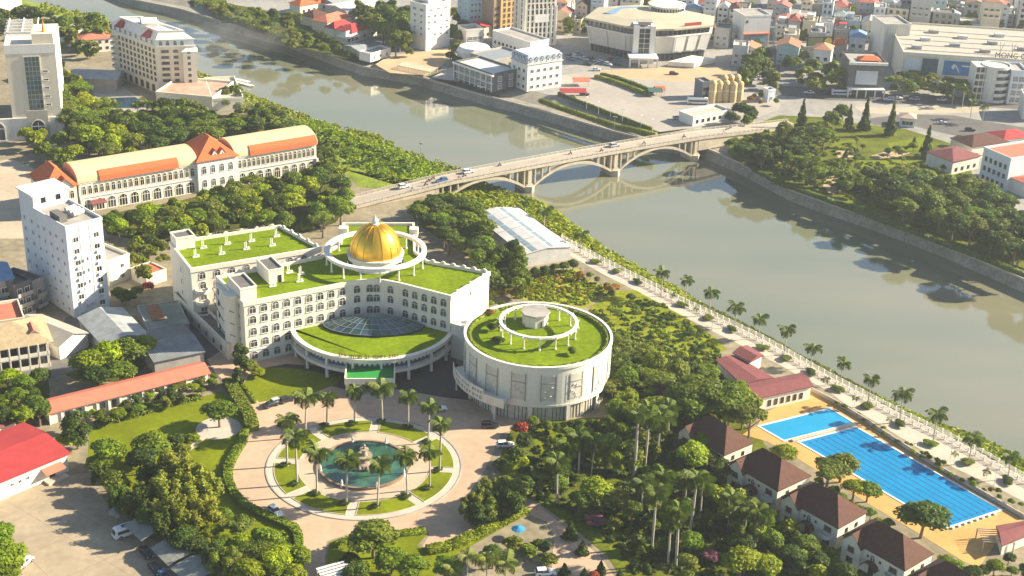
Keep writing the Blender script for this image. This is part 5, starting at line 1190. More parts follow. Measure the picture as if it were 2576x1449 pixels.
for a, b in zip(wl_[:-1], wl_[1:]): mb.obox(((a.x+b.x)/2, (a.y+b.y)/2), Vector((b.x-a.x, b.y-a.y)), (b-a).length+.2, .3, 0, 1.1)
single('pool_wall', mb, pale_conc, 'low stone wall between the pool deck and the riverside walk', 'wall')

# ------------------------------------------------------------------ bridge
NE = [(868,518),(934,485),(1124,462),(1315,430),(1508,391),(1671,367),(1755,353),(1855,332),(1935,300)]
FE = [(880,480),(951,470),(1144,437),(1315,401),(1455,371),(1588,347),(1738,322),(1888,303),(1950,277)]
dz = 3.6
b0, b1 = P(934, 489, 1.6), P(1888, 318, 3.2); b0.z = b1.z = 0
m0, m1 = P(1124, 450, dz), P(1755, 338, dz)
bax = Vector((m1.x-m0.x, m1.y-m0.y)).normalized(); ban = Vector((-bax.y, bax.x))
bridge = thing('road_bridge', 'old concrete road bridge on open spandrel arches across the river', 'bridge', (m0.x, m0.y, 0), math.atan2(bax.y, bax.x))
def bu(x, y, z=0.0): p = P(x, y, z)-m0; return (p.x*bax.x+p.y*bax.y, p.x*ban.x+p.y*ban.y)
BW = abs(bu(1315, 430, dz-.6)[1]-bu(1315, 400, dz+.9)[1]); BW = max(8.0, min(BW, 11.0))
Lb = bu(1755, 338, dz)[0]; x0_, x1_ = bu(870, 500, 1.0)[0], bu(1945, 288, 1.0)[0]
def deckz(u):
    if u < 0: return dz-(-u/(-x0_))*2.6
    if u > Lb: return dz-((u-Lb)/(x1_-Lb))*2.9
    return dz+.5*math.sin(math.pi*u/Lb)
conc = mat('bridge_concrete', (.45, .39, .30), var=.22, scale=.25, fine=.12)
us = [x0_+(x1_-x0_)*i/48 for i in range(49)]
def strip(y0, y1, za, zb, m, nm, us_=us):
    mb = MB(); vs = []
    for u in us_:
        z = deckz(u); vs += [(u, y0, z+za), (u, y1, z+za), (u, y1, z+zb), (u, y0, z+zb)]
    fs = []
    for i in range(len(us_)-1):
        for j in range(4): fs.append((4*i+j, 4*i+4+j, 4*i+4+(j+1) % 4, 4*i+(j+1) % 4))
    fs += [(3, 2, 1, 0), tuple(4*(len(us_)-1)+j for j in range(4))]; mb.add(vs, fs); return part(nm, mb, m, bridge)
hb = BW/2
strip(-hb, hb, -.9, -.05, conc, 'deck'); strip(-hb+1.2, hb-1.2, -.05, .02, mat('bridge_road', (.38, .33, .27), var=.1, scale=.2), 'roadway')
for s in (-1, 1):
    strip(s*(hb-.6)-.6, s*(hb-.6)+.6, -.05, .18, pale_conc, 'footway'); strip(s*(hb-.12)-.1, s*(hb-.12)+.1, .95, 1.12, pale_conc, 'handrail'); strip(s*(hb-.12)-.06, s*(hb-.12)+.06, .5, .62, pale_conc, 'handrail')
mb = MB(); mb.box(-.11, -.11, .1, .11, .11, 1.1); bpst = mb.mesh('rail_post', pale_conc)
for i in range(90):
    u = x0_+(x1_-x0_)*(i+.5)/90
    for s in (-1, 1): link('rail_post', bpst, bridge, (u, s*(hb-.12), deckz(u)))
p1u, p2u = bu(1338, 486, ZW)[0], bu(1558, 447, ZW)[0]; sp_ = p2u-p1u
supports = [(p1u-sp_, p1u), (p1u, p2u), (p2u, p2u+sp_)]
for k, (ua, ub) in enumerate(supports):
    mid, hl = (ua+ub)/2, (ub-ua)/2-.8; zc, zs_ = dz-.75, ZW+1.6
    def az(u): t = (u-mid)/hl; return zs_+(zc-.35-zs_)*(1-t*t)
    for s in (-1, 1):
        mb = MB(); n = 20; vs = []
        for i in range(n+1):
            u = mid-hl+2*hl*i/n; z = az(u); vs += [(u, s*(hb-1.0)-.7, z-.75), (u, s*(hb-1.0)+.7, z-.75), (u, s*(hb-1.0)+.7, z+.25), (u, s*(hb-1.0)-.7, z+.25)]
        mb.add(vs, [(4*i+j, 4*i+4+j, 4*i+4+(j+1) % 4, 4*i+(j+1) % 4) for i in range(n) for j in range(4)]); part('arch_rib', mb, conc, bridge)
        for i in range(12):
            t = -1+2*(i+.5)/12; u = mid+hl*t
            if abs(t) < .42: continue
            mb = MB(); mb.box(u-.3, s*(hb-1.0)-.55, az(u), u+.22, s*(hb-1.0)+.5, deckz(u)-.85); part('spandrel_column', mb, conc, bridge)
for i, u in enumerate((p1u-sp_, p1u, p2u, p2u+sp_)):
    mb = MB(); q_ = [(u-2.0, -hb+.3), (u, -hb-1.2), (u+2.0, -hb+.3), (u+2.0, hb-.3), (u, hb+1.2), (u-2.0, hb-.3)]; mb.prism(q_, ZW-1, ZW+2.4)
    mb.prism([(u-1.5, -hb+.4), (u+1.5, -hb+.4), (u+1.5, hb-.4), (u-1.5, hb-.4)], ZW+2.4, ZW+3.0); mb.box(u-.8, -hb+.5, ZW+3, u+.8, hb-.5, deckz(u)-.85); part('pier', mb, conc, bridge)
for a, b in ((x0_, p1u-sp_-1), (p2u+sp_+1, x1_)):
    us2 = [a+(b-a)*i/10 for i in range(11)]; mb = MB(); vs = []
    for u in us2: vs += [(u, -hb+.4, -2.0), (u, hb-.4, -2.0), (u, hb-.4, deckz(u)-.9), (u, -hb+.4, deckz(u)-.9)]
    mb.add(vs, [(4*i+j, 4*i+4+j, 4*i+4+(j+1) % 4, 4*i+(j+1) % 4) for i in range(10) for j in range(4)]+[(3, 2, 1, 0), (40, 41, 42, 43)]); part('abutment', mb, conc, bridge)
def on_bridge(u, y): return (m0.x+bax.x*u+ban.x*y, m0.y+bax.y*u+ban.y*y, deckz(u)+.03)
# ------------------------------------------------------------------ far bank: the hall on the square
roofp = [(1470,44),(1576,66),(1643,73.5),(1697,72.5),(1795,63),(1798,41),(1690,19),(1600,12),(1505,18)]
shz = 16.5; rp = [P(x, y, shz) for x, y in roofp]; sc_ = sum(rp, Vector())/len(rp); sc_.z = 0
sh = thing('market_hall', 'huge pale polygonal market hall with stair tower on the far square', 'building', sc_); OCC.append((sc_.x, sc_.y, 38))
rl2 = [(p.x-sc_.x, p.y-sc_.y) for p in rp]
hallw = mat('hall_wall', (.56, .53, .47), var=.08, scale=.2); hallr = mat('hall_roof', (.44, .40, .29), var=.12, scale=.1)
def scl(pl, k): return [(x*k, y*k) for x, y in pl]
b0_, b1_ = scl(rl2, .90), scl(rl2, .965); n = len(rl2)
mb = MB(); vs = [(*p, 0) for p in scl(rl2, .88)]+[(*p, 4.2) for p in scl(rl2, .88)]; mb.add(vs, [(i, (i+1) % n, n+(i+1) % n, n+i) for i in range(n)]); part('base_wall', mb, dgrey, sh)
mb = MB(); vs = [(*p, 4.2) for p in b0_]+[(*p, 12.4) for p in b1_]; mb.add(vs, [(i, (i+1) % n, n+(i+1) % n, n+i) for i in range(n)]); mb.prism(scl(rl2, .91), 3.9, 4.4); part('panel_wall', mb, hallw, sh)
mb = MB(); mb.prism(scl(rl2, .94), 12.4, 15.7, bot=False, top=False); part('clerestory', mb, dgrey, sh)
mb = MB(); mb.ring(scl(rl2, .985), scl(rl2, .93), 12.2, 12.7); part('cornice', mb, white, sh)
mb = MB(); vs = [(*p, shz-.9) for p in rl2]+[(*p, shz) for p in rl2]+[(*p, shz+1.4) for p in scl(rl2, .62)]+[(0, 0, shz+2.6)]
mb.add(vs, [(i, (i+1) % n, n+(i+1) % n, n+i) for i in range(n)]+[(n+i, n+(i+1) % n, 2*n+(i+1) % n, 2*n+i) for i in range(n)]+[(2*n+i, 2*n+(i+1) % n, 3*n) for i in range(n)]+[tuple(reversed(range(n)))]); part('roof', mb, hallr, sh)
for i in range(5):                                             # mullions, ribs and windows on the walls in view
    p, q_ = Vector(rl2[i]), Vector(rl2[(i+1) % n]); k = max(4, int((q_-p).length/2.6))
    for j in range(k):
        c_ = p.lerp(q_, (j+.5)/k); 
        if j % 2 == 0: mb = MB(); a_, b_ = c_*.955, c_*.905; d_ = (q_-p).normalized()*.18; 
        if j % 4 == 0:
            mb = MB(); a_, b_ = c_*.985, c_*.925; d_ = (q_-p).normalized()*.25; mb.add([(*(b_-d_), 4.3), (*(b_+d_), 4.3), (*(a_+d_), 12.3), (*(a_-d_), 12.3)], [(0, 1, 2, 3)]); mb.add([(*(b_-d_)*1, 4.3)] and [(*(b_-d_)*.98, 4.3), (*(a_-d_)*.98, 12.3), (*(a_-d_), 12.3), (*(b_-d_), 4.3)], [(0, 1, 2, 3)]); part('rib', mb, white, sh)
        win(sh, 'plain', c_.x*.945, c_.y*.945, 12.9, math.atan2((q_-p).y, (q_-p).x), 1.7, 2.6); win(sh, 'plain', c_.x*.884, c_.y*.884, .3, math.atan2((q_-p).y, (q_-p).x), 1.6, 3.2)
for (a, b) in ((3, .08), (3, .40), (3, .72)):
    p, q_ = Vector(rl2[a]), Vector(rl2[a+1]); u0_, u1_ = p.lerp(q_, b), p.lerp(q_, b+.25); mb = MB()
    mb.add([(*(u0_*.93), 4.6), (*(u1_*.93), 4.6), (*(u1_*.985), 12.0), (*(u0_*.985), 12.0)], [(0, 1, 2, 3)]); part('banner_panel', mb, white, sh)
to_, ta_, tw_ = RB(1592, 158, 1641, 159)
tl_ = Vector((to_.x-sc_.x, to_.y-sc_.y)); tx = Vector((math.cos(ta_), math.sin(ta_))); ty = Vector((-tx.y, tx.x))
def tq(a, b, c, d): return [tuple(tl_+tx*a+ty*c), tuple(tl_+tx*b+ty*c), tuple(tl_+tx*b+ty*d), tuple(tl_+tx*a+ty*d)]
mb = MB(); mb.prism(tq(0, tw_, 0, 10), 0, 17.6); mb.prism(tq(-.5, tw_*.22, -.6, 2), 0, 18.2); mb.prism(tq(tw_*.78, tw_+.5, -.6, 2), 0, 18.2); part('stair_tower', mb, white, sh)
for j in range(6):
    for i in range(2):
        c_ = tl_+tx*tw_*(.36+.28*i)-ty*.03; win(sh, 'plain', c_.x, c_.y, 2.6+2.4*j, ta_, tw_*.25, 2.1)
mb = MB(); mb.prism(tq(tw_*.2, tw_*.8, 1, 6), 18.2, 19.6); mb.prism(tq(tw_*.12, tw_*.88, .4, 6.6), 19.6, 20); part('tower_cap', mb, grey, sh)
mb = MB(); mb.prism(tq(-3, tw_+1.5, -9, -.2), 4.0, 4.8); part('porch_slab', mb, white, sh)
mb = MB()
for i in range(4): 
    u = -2.6+(tw_+3.6)*i/3; mb = MB(); mb.prism(tq(u-.35, u+.35, -8.6, -7.9), 0, 4.0); part('porch_column', mb, white, sh)
mb = MB(); c_ = Vector(rl2[3]).lerp(Vector(rl2[4]), .5); d_ = (Vector(rl2[4])-Vector(rl2[3])).normalized(); mb.obox((c_.x*.93+d_.x, c_.y*.93+d_.y), d_, 9.5, .5, shz+.3, shz+1.8); part('red_sign', mb, redroof, sh)
mb = MB(); q_ = [P(x, y, shz+1.2) for x, y in [(1520,33),(1560,18),(1608,18),(1604,36),(1560,41)]]; mb.prism([(p.x-sc_.x, p.y-sc_.y) for p in q_], shz+.4, shz+1.5); part('roof_shade_panel', mb, blue_roof, sh)  # side plane of the roof in shade, the shade painted as a blue panel
mb = MB(); mb.lathe([(9, shz+1.2), (9, shz+4.5), (9.6, shz+4.6), (.1, shz+6)], 20, (8, 12)); part('roof_rotunda', mb, ivory, sh)
for k in range(14):
    a_ = R(-150+9.5*k); win(sh, 'plain', 8+9.05*math.cos(a_), 12+9.05*math.sin(a_), shz+2.2, a_+math.pi/2, .9, 1.4)
single('ramp_canopy', (lambda m: (m.prism([(p.x, p.y) for p in (P(1680,168), P(1745,172), P(1795,160), P(1740,152))], .3, 2.6), m)[1])(MB()), ivory, 'low pale canopy and steps at the right of the market hall', 'canopy')
# -- named buildings
def fb(name, label, rb4, D, h, wall, kind='plain', cols=3, roof='flat', rm=None, rh=2, fl=3.2, wd=1.3, ht=1.5, sides='FR', cat='building', group=None, sc=2, along='x', skipz=0):
    t, W, D = bld(name, label, cat, RB(*rb4), D, h, wall, roof, rm, rh, along=along, group=group)
    z = [1.0+fl*k for k in range(skipz, max(1, int((h-.8)/fl)))]
    for s_ in sides: win_row(t, kind, s_, (W, D), cols if s_ == 'F' else sc, z, min(wd, W/cols*.7) if s_ == 'F' else min(wd, D/sc*.6), ht, .8)
    return t, W, D
t, W, D = fb('white_block', 'white eight storey house standing alone near the far quay', (1071,129,1131,115), 11, 22, white, 'plain', 4, sides='', fl=2.7)
for z in (19.2,): win_row(t, 'wide', 'F', (W, D), 3, [z], 2.6, 1.2, .6); win_row(t, 'wide', 'L', (W, D), 2, [z], 2.6, 1.2, .6)
for j, z in enumerate((16.2, 13.2, 10.2, 7.2)):
    for i in range(4):
        if (i+j) % 4 != 3: win(t, 'white', W*(.12+.25*i), -.02, z-.3*i % 1, 0, 1.4, 1.3)
    win_row(t, 'white', 'L', (W, D), 2, [z], 1.2, 1.2, 1)
mb = MB(); mb.box(W*.35, D*.4, 22, W*.9, D*.95, 25); part('stair_box', mb, white, t); mb = MB(); mb.box(W*.3, D*.35, 25, W*.95, D, 25.3); part('roof_slab', mb, tin, t)
fb('cafe_house', 'small white flat roofed house at the edge of the sandy yard by the quay', (932,157,983,141), 7, 3.4, white, 'white', 3)
fb('boat_shed', 'low grey shed left of the sandy yard on the far quay', (905,145,935,140), 14, 3, grey, 'plain', 3, 'gable', tin, 1)
t, W, D = fb('glass_restaurant', 'long dark glazed restaurant with pale flat roof above the far quay', (1144,198,1239,232), 15, 7.6, dgrey, 'wide', 10, 'flat', ltin, fl=3.3, wd=2.4, ht=2.4)
mb = MB(); mb.box(-.8, -1.2, 7.3, W+.8, 0, 7.9); mb.box(-.3, -.8, 3.7, W+.3, 0, 4.0); part('eaves', mb, white, t)
for i in range(8): mb = MB(); u = W*i/7; mb.box(u-.15, -.9, 0, u+.15, -.6, 7.3); part('post', mb, white, t)
fb('grey_hall', 'blue grey flat roofed hall between the restaurant and the mansard building', (1240,196,1322,178), 16, 7.5, grey, 'plain', 5, 'flat', mat('slate_grey', (.22, .25, .28), var=.12))
mb = MB(); mb.lathe([(8, 0), (8, 6), (8.4, 6.2), (7, 8.2), (.1, 9.5)], 24); single('round_pavilion', mb, white, 'white round pavilion with domed roof behind the glazed restaurant', 'pavilion', None, P(1192, 158))
t, W, D = fb('mansard_building', 'white four storey building with blue mansard dormers at the corner of the square', (1325,231,1411,217), 13, 12.4, white, 'white', 5, 'hip', ltin, 1.0, 3.6, 1.9, 1.7, 'FL', sc=3)
for f in [(.5+i)/6 for i in range(6)]:
    for s_ in (0, 1):
        if s_ and f > .7: continue
        o = part('dormer', roof_gable(1.6, 2.0, 0, 1.0, .15, 'y'), [blue_roof, white], t); o.location = (W*f-.8, -.2, 14.4) if not s_ else (-.2, D*(1-f*1.2), 14.4); o.rotation_euler = (0, 0, 0 if not s_ else -math.pi/2)
mb = MB(); mb.box(.1, .1, 12.5, W-.1, D-.1, 15.6, 0); part('mansard', mb, mat('mansard_slate', (.40, .44, .50), var=.1), t); mb = MB(); mb.box(1.0, 1.0, 15.6, W-1, D-1, 16.4); part('roof_terrace', mb, white, t)
for f in [(.5+i)/6 for i in range(6)]: win(t, 'blue', W*f, .06, 12.9, 0, 1.3, 1.9)
for f in [(.5+i)/3 for i in range(3)]: win(t, 'blue', .08, D*f, 12.9, -math.pi/2, 1.3, 1.9)
fb('long_block', 'long white three storey block stepping down behind the mansard building', (1238,128,1332,160), 12, 9.5, white, 'plain', 9, sc=2)
fb('curved_house', 'pale old house with two open balcony storeys near the red roof', (1172,124,1216,120), 10, 9, stucco, 'wide', 3, wd=3, ht=1.8)
fb('red_top_house', 'low house with brick red hipped roof behind the balcony house', (1206,98,1236,93), 9, 6, cream, 'plain', 2, 'hip', redroof, 2.4)
fb('blue_block', 'light blue and white five storey block left of the ochre tower', (1178,84,1240,78), 13, 17, mat('pale_blue_paint', (.42, .53, .60), var=.1), 'white', 6, sides='FL')
fb('ochre_block', 'narrow ochre balcony tower between blue block and white hotel', (1258,93,1299,87), 12, 22, mat('ochre_paint', (.60, .38, .16), var=.12), 'dark', 3, fl=2.9, wd=1.6, ht=1.9, sides='FL')
fb('brown_block', 'thin brown seven storey house left of the ochre tower', (1240,94,1257,92), 12, 20, mat('brown_paint', (.36, .25, .17), var=.15), 'dark', 2, sides='F')
t, W, D = fb('striped_hotel', 'tall white hotel with vertical stripes and red roof top above the mansard building', (1318,118,1396,113), 16, 27, ivory, 'plain', 7, 'flat', redroof, fl=3, wd=1.0, ht=2.2, sides='FL')
for i in range(8): mb = MB(); u = W*i/7; mb.box(u-.25, -.5, 0, u+.25, 0, 20); part('fin', mb, white, t)
mb = MB(); mb.box(W*.3, -.6, 12, W*.75, -.02, 16); part('blank_panel', mb, white, t)
o = part('top_roof', roof_hip(W*.5, D*.6, 27.6, 3, .4), redroof, t); o.location = (W*.2, D*.2, 0)
for a, D_, h, w_, rm_, lab in [((886,107,948,89), 11, 5, cream, redroof, 'cream bungalow with bright red hipped roof near the far quay'), ((824,82,884,64), 10, 5, cream, salmon, 'bungalow with salmon gabled roof left of the bright red one'), ((842,94,886,82), 6, 4.4, ivory, redroof, 'small red roofed porch house between two bungalows'), ((790,68,826,58), 9, 5, cream, brown_tile, 'brown roofed house behind the trees on the far quay'), ((755,38,800,30), 9, 5, cream, terra, 'orange roofed house at top left of the far bank'), ((800,28,880,16), 9, 4.5, ivory, terra, 'long orange roofed house beyond the tin sheds'), ((870,112,905,104), 6, 3, cream, cream, 'tiny ochre hut below the bright red bungalow')]:
    fb('bungalow', lab, a, D_, h, w_, 'plain', 3, 'hip', rm_, 2.6, cat='house')
t, W, D = bld('market_shed', 'wide tin shed with pale panels behind the red bungalows', 'shed', RB(872,52,968,34), 18, 5, grey, 'gable', ltin, 1.2, .4)
t, W, D = bld('market_shed', 'second dark tin shed farther behind the red bungalows', 'shed', RB(840,32,930,16), 14, 5, grey, 'gable', tin, 1.2, .4)
sheet('sand_yard', [(944,162),(977,141),(1071,128),(1150,117),(1112,165),(1072,190),(980,183)], .03, mat('yard_sand', (.46, .34, .2), var=.2, scale=.1, coord='World'))
sheet('quay_yard', [(1085,195),(1140,168),(1180,185),(1150,205)], .03, pale_conc)
t = thing('timber_frame', 'half collapsed open timber roof frame on the sandy yard', 'frame', P(1050, 178), R(-30))
for i in range(14): mb = MB(); mb.box(-9+1.3*i, -3.5, 1.8, -8.75+1.3*i, 3.5, 2.0); part('rafter', mb, pale_conc, t)
for i in range(2):
    mb = MB(); mb.box(-9.2, -3+6*i, 1.6, 9.2, -2.8+6*i, 1.8); part('beam', mb, pale_conc, t)
    for x in (-9, -3, 3, 9): mb = MB(); mb.box(x-.12, -3+6*i, 0, x+.12, -2.8+6*i, 1.6); part('post', mb, pale_conc, t)
# right of the square
t, W, D = fb('white_cube', 'white blank sided cube building with blue sign on the street corner', (1866,122,1932,119), 14, 16, white, 'plain', 3, sides='')
mb = MB(); mb.box(.5, -.3, 1, W-.5, 0, 7.2); part('shop_front', mb, grey, t); mb = MB(); mb.box(W*.3, -.4, 3, W*.85, -.3, 6); part('blue_sign', mb, mat('pale_blue_sign', (.25, .45, .6)), t); mb = MB(); mb.box(0, -1.2, 7.2, W, 0, 7.6); part('red_eave', mb, terra, t)
win(t, 'plain', W*.1, -.02, 13, 0, 1.2, 1.3)
t, W, D = fb('billboard_house', 'low building with a dark advertising board with yellow disc on its roof', (2020,152,2126,148), 10, 6, grey, 'plain', 6, sides='F')
mb = MB(); mb.box(1, .3, 6.3, W*.68, .6, 11.5); part('board', mb, dark_metal, t)
mb = MB(); mb.box(1.6, .24, 6.9, W*.42, .3, 11.0); mb.box(1.6, .22, 8.2, W*.40, .24, 8.6); part('print', mb, mat('board_olive', (.16, .17, .07), var=.3, scale=1), t)
mb = MB(); vs = [(W*.55+2.1*math.cos(a_), .27, 9.0+2.1*math.sin(a_)) for a_ in [2*math.pi*i/16 for i in range(16)]]; mb.add(vs, [tuple(range(16))]); part('disc', mb, mat('board_yellow', (.55, .42, .05)), t)
mb = MB(); mb.box(W*.7, .3, 6.3, W-1, .6, 10.5); part('red_board', mb, terra, t)
t, W, D = fb('screen_building', 'dark corner building carrying one large blank white screen', (2128,240,2218,243), 18, 15, dgrey, 'plain', 5, fl=3.5, sides='R')
mb = MB(); mb.box(W*.2, -.4, 5.5, W*.8, -.02, 11.8); part('screen', mb, mat('screen_white', (.5, .52, .55), var=.05), t)
mb = MB(); mb.box(-.6, -1.0, 14.6, W+.6, 0, 15.8); mb.box(-.2, -3.5, 3.6, W+.2, 0, 4.1); part('fascia', mb, white, t)
for i in range(5): mb = MB(); u = W*i/4; mb.box(u-.3, -3.3, 0, u+.3, -2.8, 3.6); part('post', mb, stucco, t)
o = part('roof_junk', roof_hip(W*.6, 6, 15.8, 1.6, .2), terra, t); o.location = (W*.3, 3, 0)
t, W, D = fb('mall_tower', 'pale ribbed block at the left end of the shopping mall', (2214,160,2278,160), 18, 19, stucco, 'plain', 1, sides='')
for i in range(10): mb = MB(); u = W*(i+.5)/10; mb.box(u-.4, -.3, 0, u+.2, 0, 19); part('rib', mb, stucco, t)
t, W, D = fb('shopping_mall', 'very long beige shopping mall with a blue billboard and roof letters', (2262,208,2680,236), 62, 14, cream, 'plain', 1, 'flat', mat('mall_roof', (.40, .37, .31), var=.1), sides='')
mu = lambda x: W*(x-2262)/(2680-2262)
for nm, x0, x1, z0, z1, m_ in (('glass_strip', 2312, 2352, 1, 12.5, glass_b), ('white_frame', 2352, 2366, 0, 13.6, white), ('billboard', 2366, 2446, 5.4, 12, blue_sign), ('dark_glass', 2524, 2562, 7, 12.2, glass_d), ('shop_glass', 2380, 2480, .3, 3.8, glass_d), ('pale_panel', 2268, 2308, 3, 12, bluew)):
    mb = MB(); mb.box(mu(x0), -.35, z0, mu(x1), -.02, z1); part(nm, mb, m_, t)
mb = MB(); pts = [(mu(2385)+.4*i, 7.0+.13*i*i*.25) for i in range(9)]
mb.add([(x, -.38, 10.9-.55*abs(i-3)**1.1) for i, (x, z) in enumerate(pts)]+[(x+1.2, -.38, 10.2-.62*abs(i-3)**1.15) for i, (x, z) in enumerate(pts)], [(i, i+1, 10+i, 9+i) for i in range(8)]); part('billboard_swoosh', mb, white, t)
mb = MB(); mb.box(mu(2412), -.38, 9.6, mu(2434), -.36, 10.3); part('billboard_print', mb, white, t)
mb = MB(); mb.box(-.3, -.5, 13.4, W+.3, 0, 14.2); part('cornice', mb, ivory, t)
def text(parent, s_, loc, rot, size, m_, ex=.12):
    cu = bpy.data.curves.new('letters', 'FONT'); cu.body = s_; cu.size = size; cu.extrude = ex; cu.align_x = 'LEFT'; o = link('letters', cu, parent, loc); o.rotation_euler = rot; cu.materials.append(m_)
    me = bpy.data.meshes.new_from_object(o); o2 = link('roof_letters', me, parent, loc); o2.rotation_euler = rot; bpy.data.objects.remove(o); return o2
text(t, 'MONG CAI', (mu(2490), 1.0, 14.9), (math.pi/2, 0, 0), 3.4, mat('letter_brown', (.10, .05, .03)))
for i in range(3): mb = MB(); u = mu(2510+30*i); mb.tube((u, 6, 14), (u-1, 6, 21), .15); mb.tube((u, 9, 14), (u+1.5, 9, 20), .15); part('roof_mast', mb, metal, t)
for i in range(9): mb = MB(); u = mu(2290+35*i); v_ = 10+(i*17) % 42; mb.box(u, v_, 14.05, u+4.5, v_+3, 15.6); part('roof_unit', mb, [tin, ltin, grey][i % 3], t)
for i in range(5): mb = MB(); mb.box(1, 8+10*i, 14.06, W-1, 8.4+10*i, 14.3); part('roof_seam', mb, grey, t)
# round banded building
rbp = P(2500, 258); t = thing('round_banded_building', 'small round white building with dark ribbon windows beside the main road', 'building', (rbp.x, rbp.y+5, 0)); OCC.append((rbp.x, rbp.y+6, 14))
mb = MB(); mb.lathe([(6.5, 0), (6.5, 16.5), (6.0, 16.5), (6.0, 15.9), (.1, 15.9)], 28); mb.box(-10, -3.5, 0, -4, 6, 16); part('wall', mb, ivory, t)
for j in range(5):
    mb = MB(); mb.lathe([(6.5, 1.4+3.1*j), (6.62, 1.4+3.1*j), (6.62, 2.9+3.1*j), (6.5, 2.9+3.1*j)], 20, (0, 0), 0, R(-100), R(40)); part('ribbon_window', mb, glass_d, t)
    mb = MB(); mb.lathe([(6.5, .5+3.1*j), (7.0, .5+3.1*j), (7.0, 1.4+3.1*j), (6.5, 1.4+3.1*j)], 20, (0, 0), 0, R(-100), R(40)); part('balcony_band', mb, white, t)
    for i in range(3): win(t, 'dark', -9+2*i, -3.52, 1.2+3.1*j, 0, 1.5, 2.0)
fb('teal_glass_house', 'narrow bluish glass fronted house right of the round banded building', (2531,262,2570,264), 14, 15, bluew, 'wide', 2, wd=3.2, ht=2.4)
fb('side_house', 'grey house with turquoise eave at the right edge behind the road', (2570,300,2640,306), 14, 9, stucco, 'plain', 4)
t, W, D = fb('corner_flats', 'white three storey flats with small windows beside the park at right edge', (2461,452,2528,482), 24, 12.5, bluew, 'dark', 5, 'flat', salmon, fl=3.7, wd=1.3, ht=1.7, sides='F')
mb = MB(); mb.box(W+.05, 2, 0, W+9, D-8, 5.5); part('side_wing', mb, white, t); o = part('wing_roof', roof_hip(10, D-10, 5.5, 1.5, .4), salmon, t); o.location = (W+.02, 2, 0)
fb('maroon_house', 'maroon roofed house left of the white flats', (2392,440,2460,424), 13, 5.5, stucco, 'plain', 4, 'hip', maroon, 2.5, cat='house')
fb('maroon_house', 'wide brown roofed house behind the white flats', (2440,402,2530,388), 12, 5.5, cream, 'plain', 4, 'hip', brown_tile, 2.5, cat='house')
fb('red_house', 'low house with red and white roof behind the white flats', (2520,380,2590,372), 10, 5, white, 'plain', 3, 'hip', redroof, 2, cat='house')
fb('park_kiosk', 'small white kiosk between the conifers of the park', (2262,318,2300,322), 7, 4, white, 'plain', 3, 'hip', mat('kiosk_pink', (.45, .32, .27)), 1.4, cat='kiosk')
t, W, D = fb('bridge_kiosk', 'long flat roofed kiosk at the edge of the square near the bridge', (1742,318,1835,300), 9, 3.5, white, 'plain', 6, 'flat', pale_conc, cat='kiosk')
fb('blue_kiosk', 'tiny blue and white guard kiosk beside the road', (1930,258,1948,256), 4, 5, bluew, 'blue', 1, cat='kiosk')
# silos, tents, planters
for i, (x, y, h) in enumerate([(1790,258,10.5),(1806,256,10),(1823,255,10),(1842,256,9.5),(1858,254,9.5),(1818,247,11),(1834,246,11),(1850,245,11)]):
    t = thing('silo', 'tan storage silo '+('in the front row, '+ORD[i]+' from the left' if i < 5 else 'in the back row, '+ORD[i-5]+' from the left'), 'silo', P(x, y), 0, 'tan silos by the square')
    sm = mat('silo_tan', (.52, .39, .20), var=.1); mb = MB(); mb.lathe([(1.7, 0), (1.7, h-1.4), (1.2, h-.6), (.1, h)], 16); part('tank', mb, sm, t); mb = MB(); mb.lathe([(1.7, h*.5), (1.78, h*.5), (1.78, h*.5+.35), (1.7, h*.5+.35)], 16); part('band', mb, cream, t)
fb('control_shed', 'dark blue grey shed left of the tan silos', (1764,252,1786,250), 7, 7.5, mat('shed_slate', (.15, .17, .2), var=.15), 'plain', 2, cat='shed')
for i, (x, y, w_, lab, m_) in enumerate([(1412, 246, 11, 'bright red long market tent on the square near the quay', redroof), (1444, 218, 7, 'small tan stall beside the mansard building', salmon), (1632, 244, 6, 'dark green stall at the end of the planted strip', mat('stall_green', (.05, .12, .1))), (1650, 240, 4, 'orange roofed stall at the end of the planted strip', terra)]):
    t = thing('market_tent', lab, 'tent', P(x, y), R(8)); part('canopy', roof_gable(w_, 4.5, 2.4, 1.2, .3), [m_, m_], t)
    for px_, py_ in ((.2, .2), (w_-.2, .2), (.2, 4.3), (w_-.2, 4.3)): mb = MB(); mb.tube((px_, py_, 0), (px_, py_, 2.4), .08); part('post', mb, metal, t)
hedge([(1498,196),(1530,204),(1570,218),(1630,241)], 2.2, 1.6, 'long dark planted strip across the grey square', 'olive', 4, dens=8, name='planted_strip', cat='plants')
hedge([(1512,190),(1545,197),(1590,212),(1642,234)], 2.0, 1.4, 'second planted strip behind the first on the grey square', 'dark', 5, dens=8, name='planted_strip', cat='plants')
hedge([(1360,258),(1420,280),(1500,307),(1560,325),(1650,345)], 2.4, 2.0, 'hedge along the quay road below the square', 'olive', 6, dens=8)
hedge([(1405,240),(1470,265),(1550,296),(1640,330)], 1.2, 1.6, 'thin green hedge along the quay edge of the square', 'green', 7, dens=8)
lp = MB(); lp.tube((0, 0, 0), (0, 0, 7), .11, .06, 6); lp.box(-.9, -.1, 6.9, .9, .1, 7.05); lp.box(-1.1, -.15, 6.8, -.5, .15, 6.95); lp.box(.5, -.15, 6.8, 1.1, .15, 6.95); LAMP = lp.mesh('street_lamp', mat('lamp_white', (.6, .6, .58)))
def lamps(place, pts, grp, s=1.0):
    l_ = []
    for x, y in pts:
        p = P(x, y); o = link('street_lamp', LAMP, None, p, rnd.uniform(0, 3), (s, s, s)); l_.append((o, 'slim white double armed'))
    label_row(l_, 'street lamp', place, 'street lamp', grp)
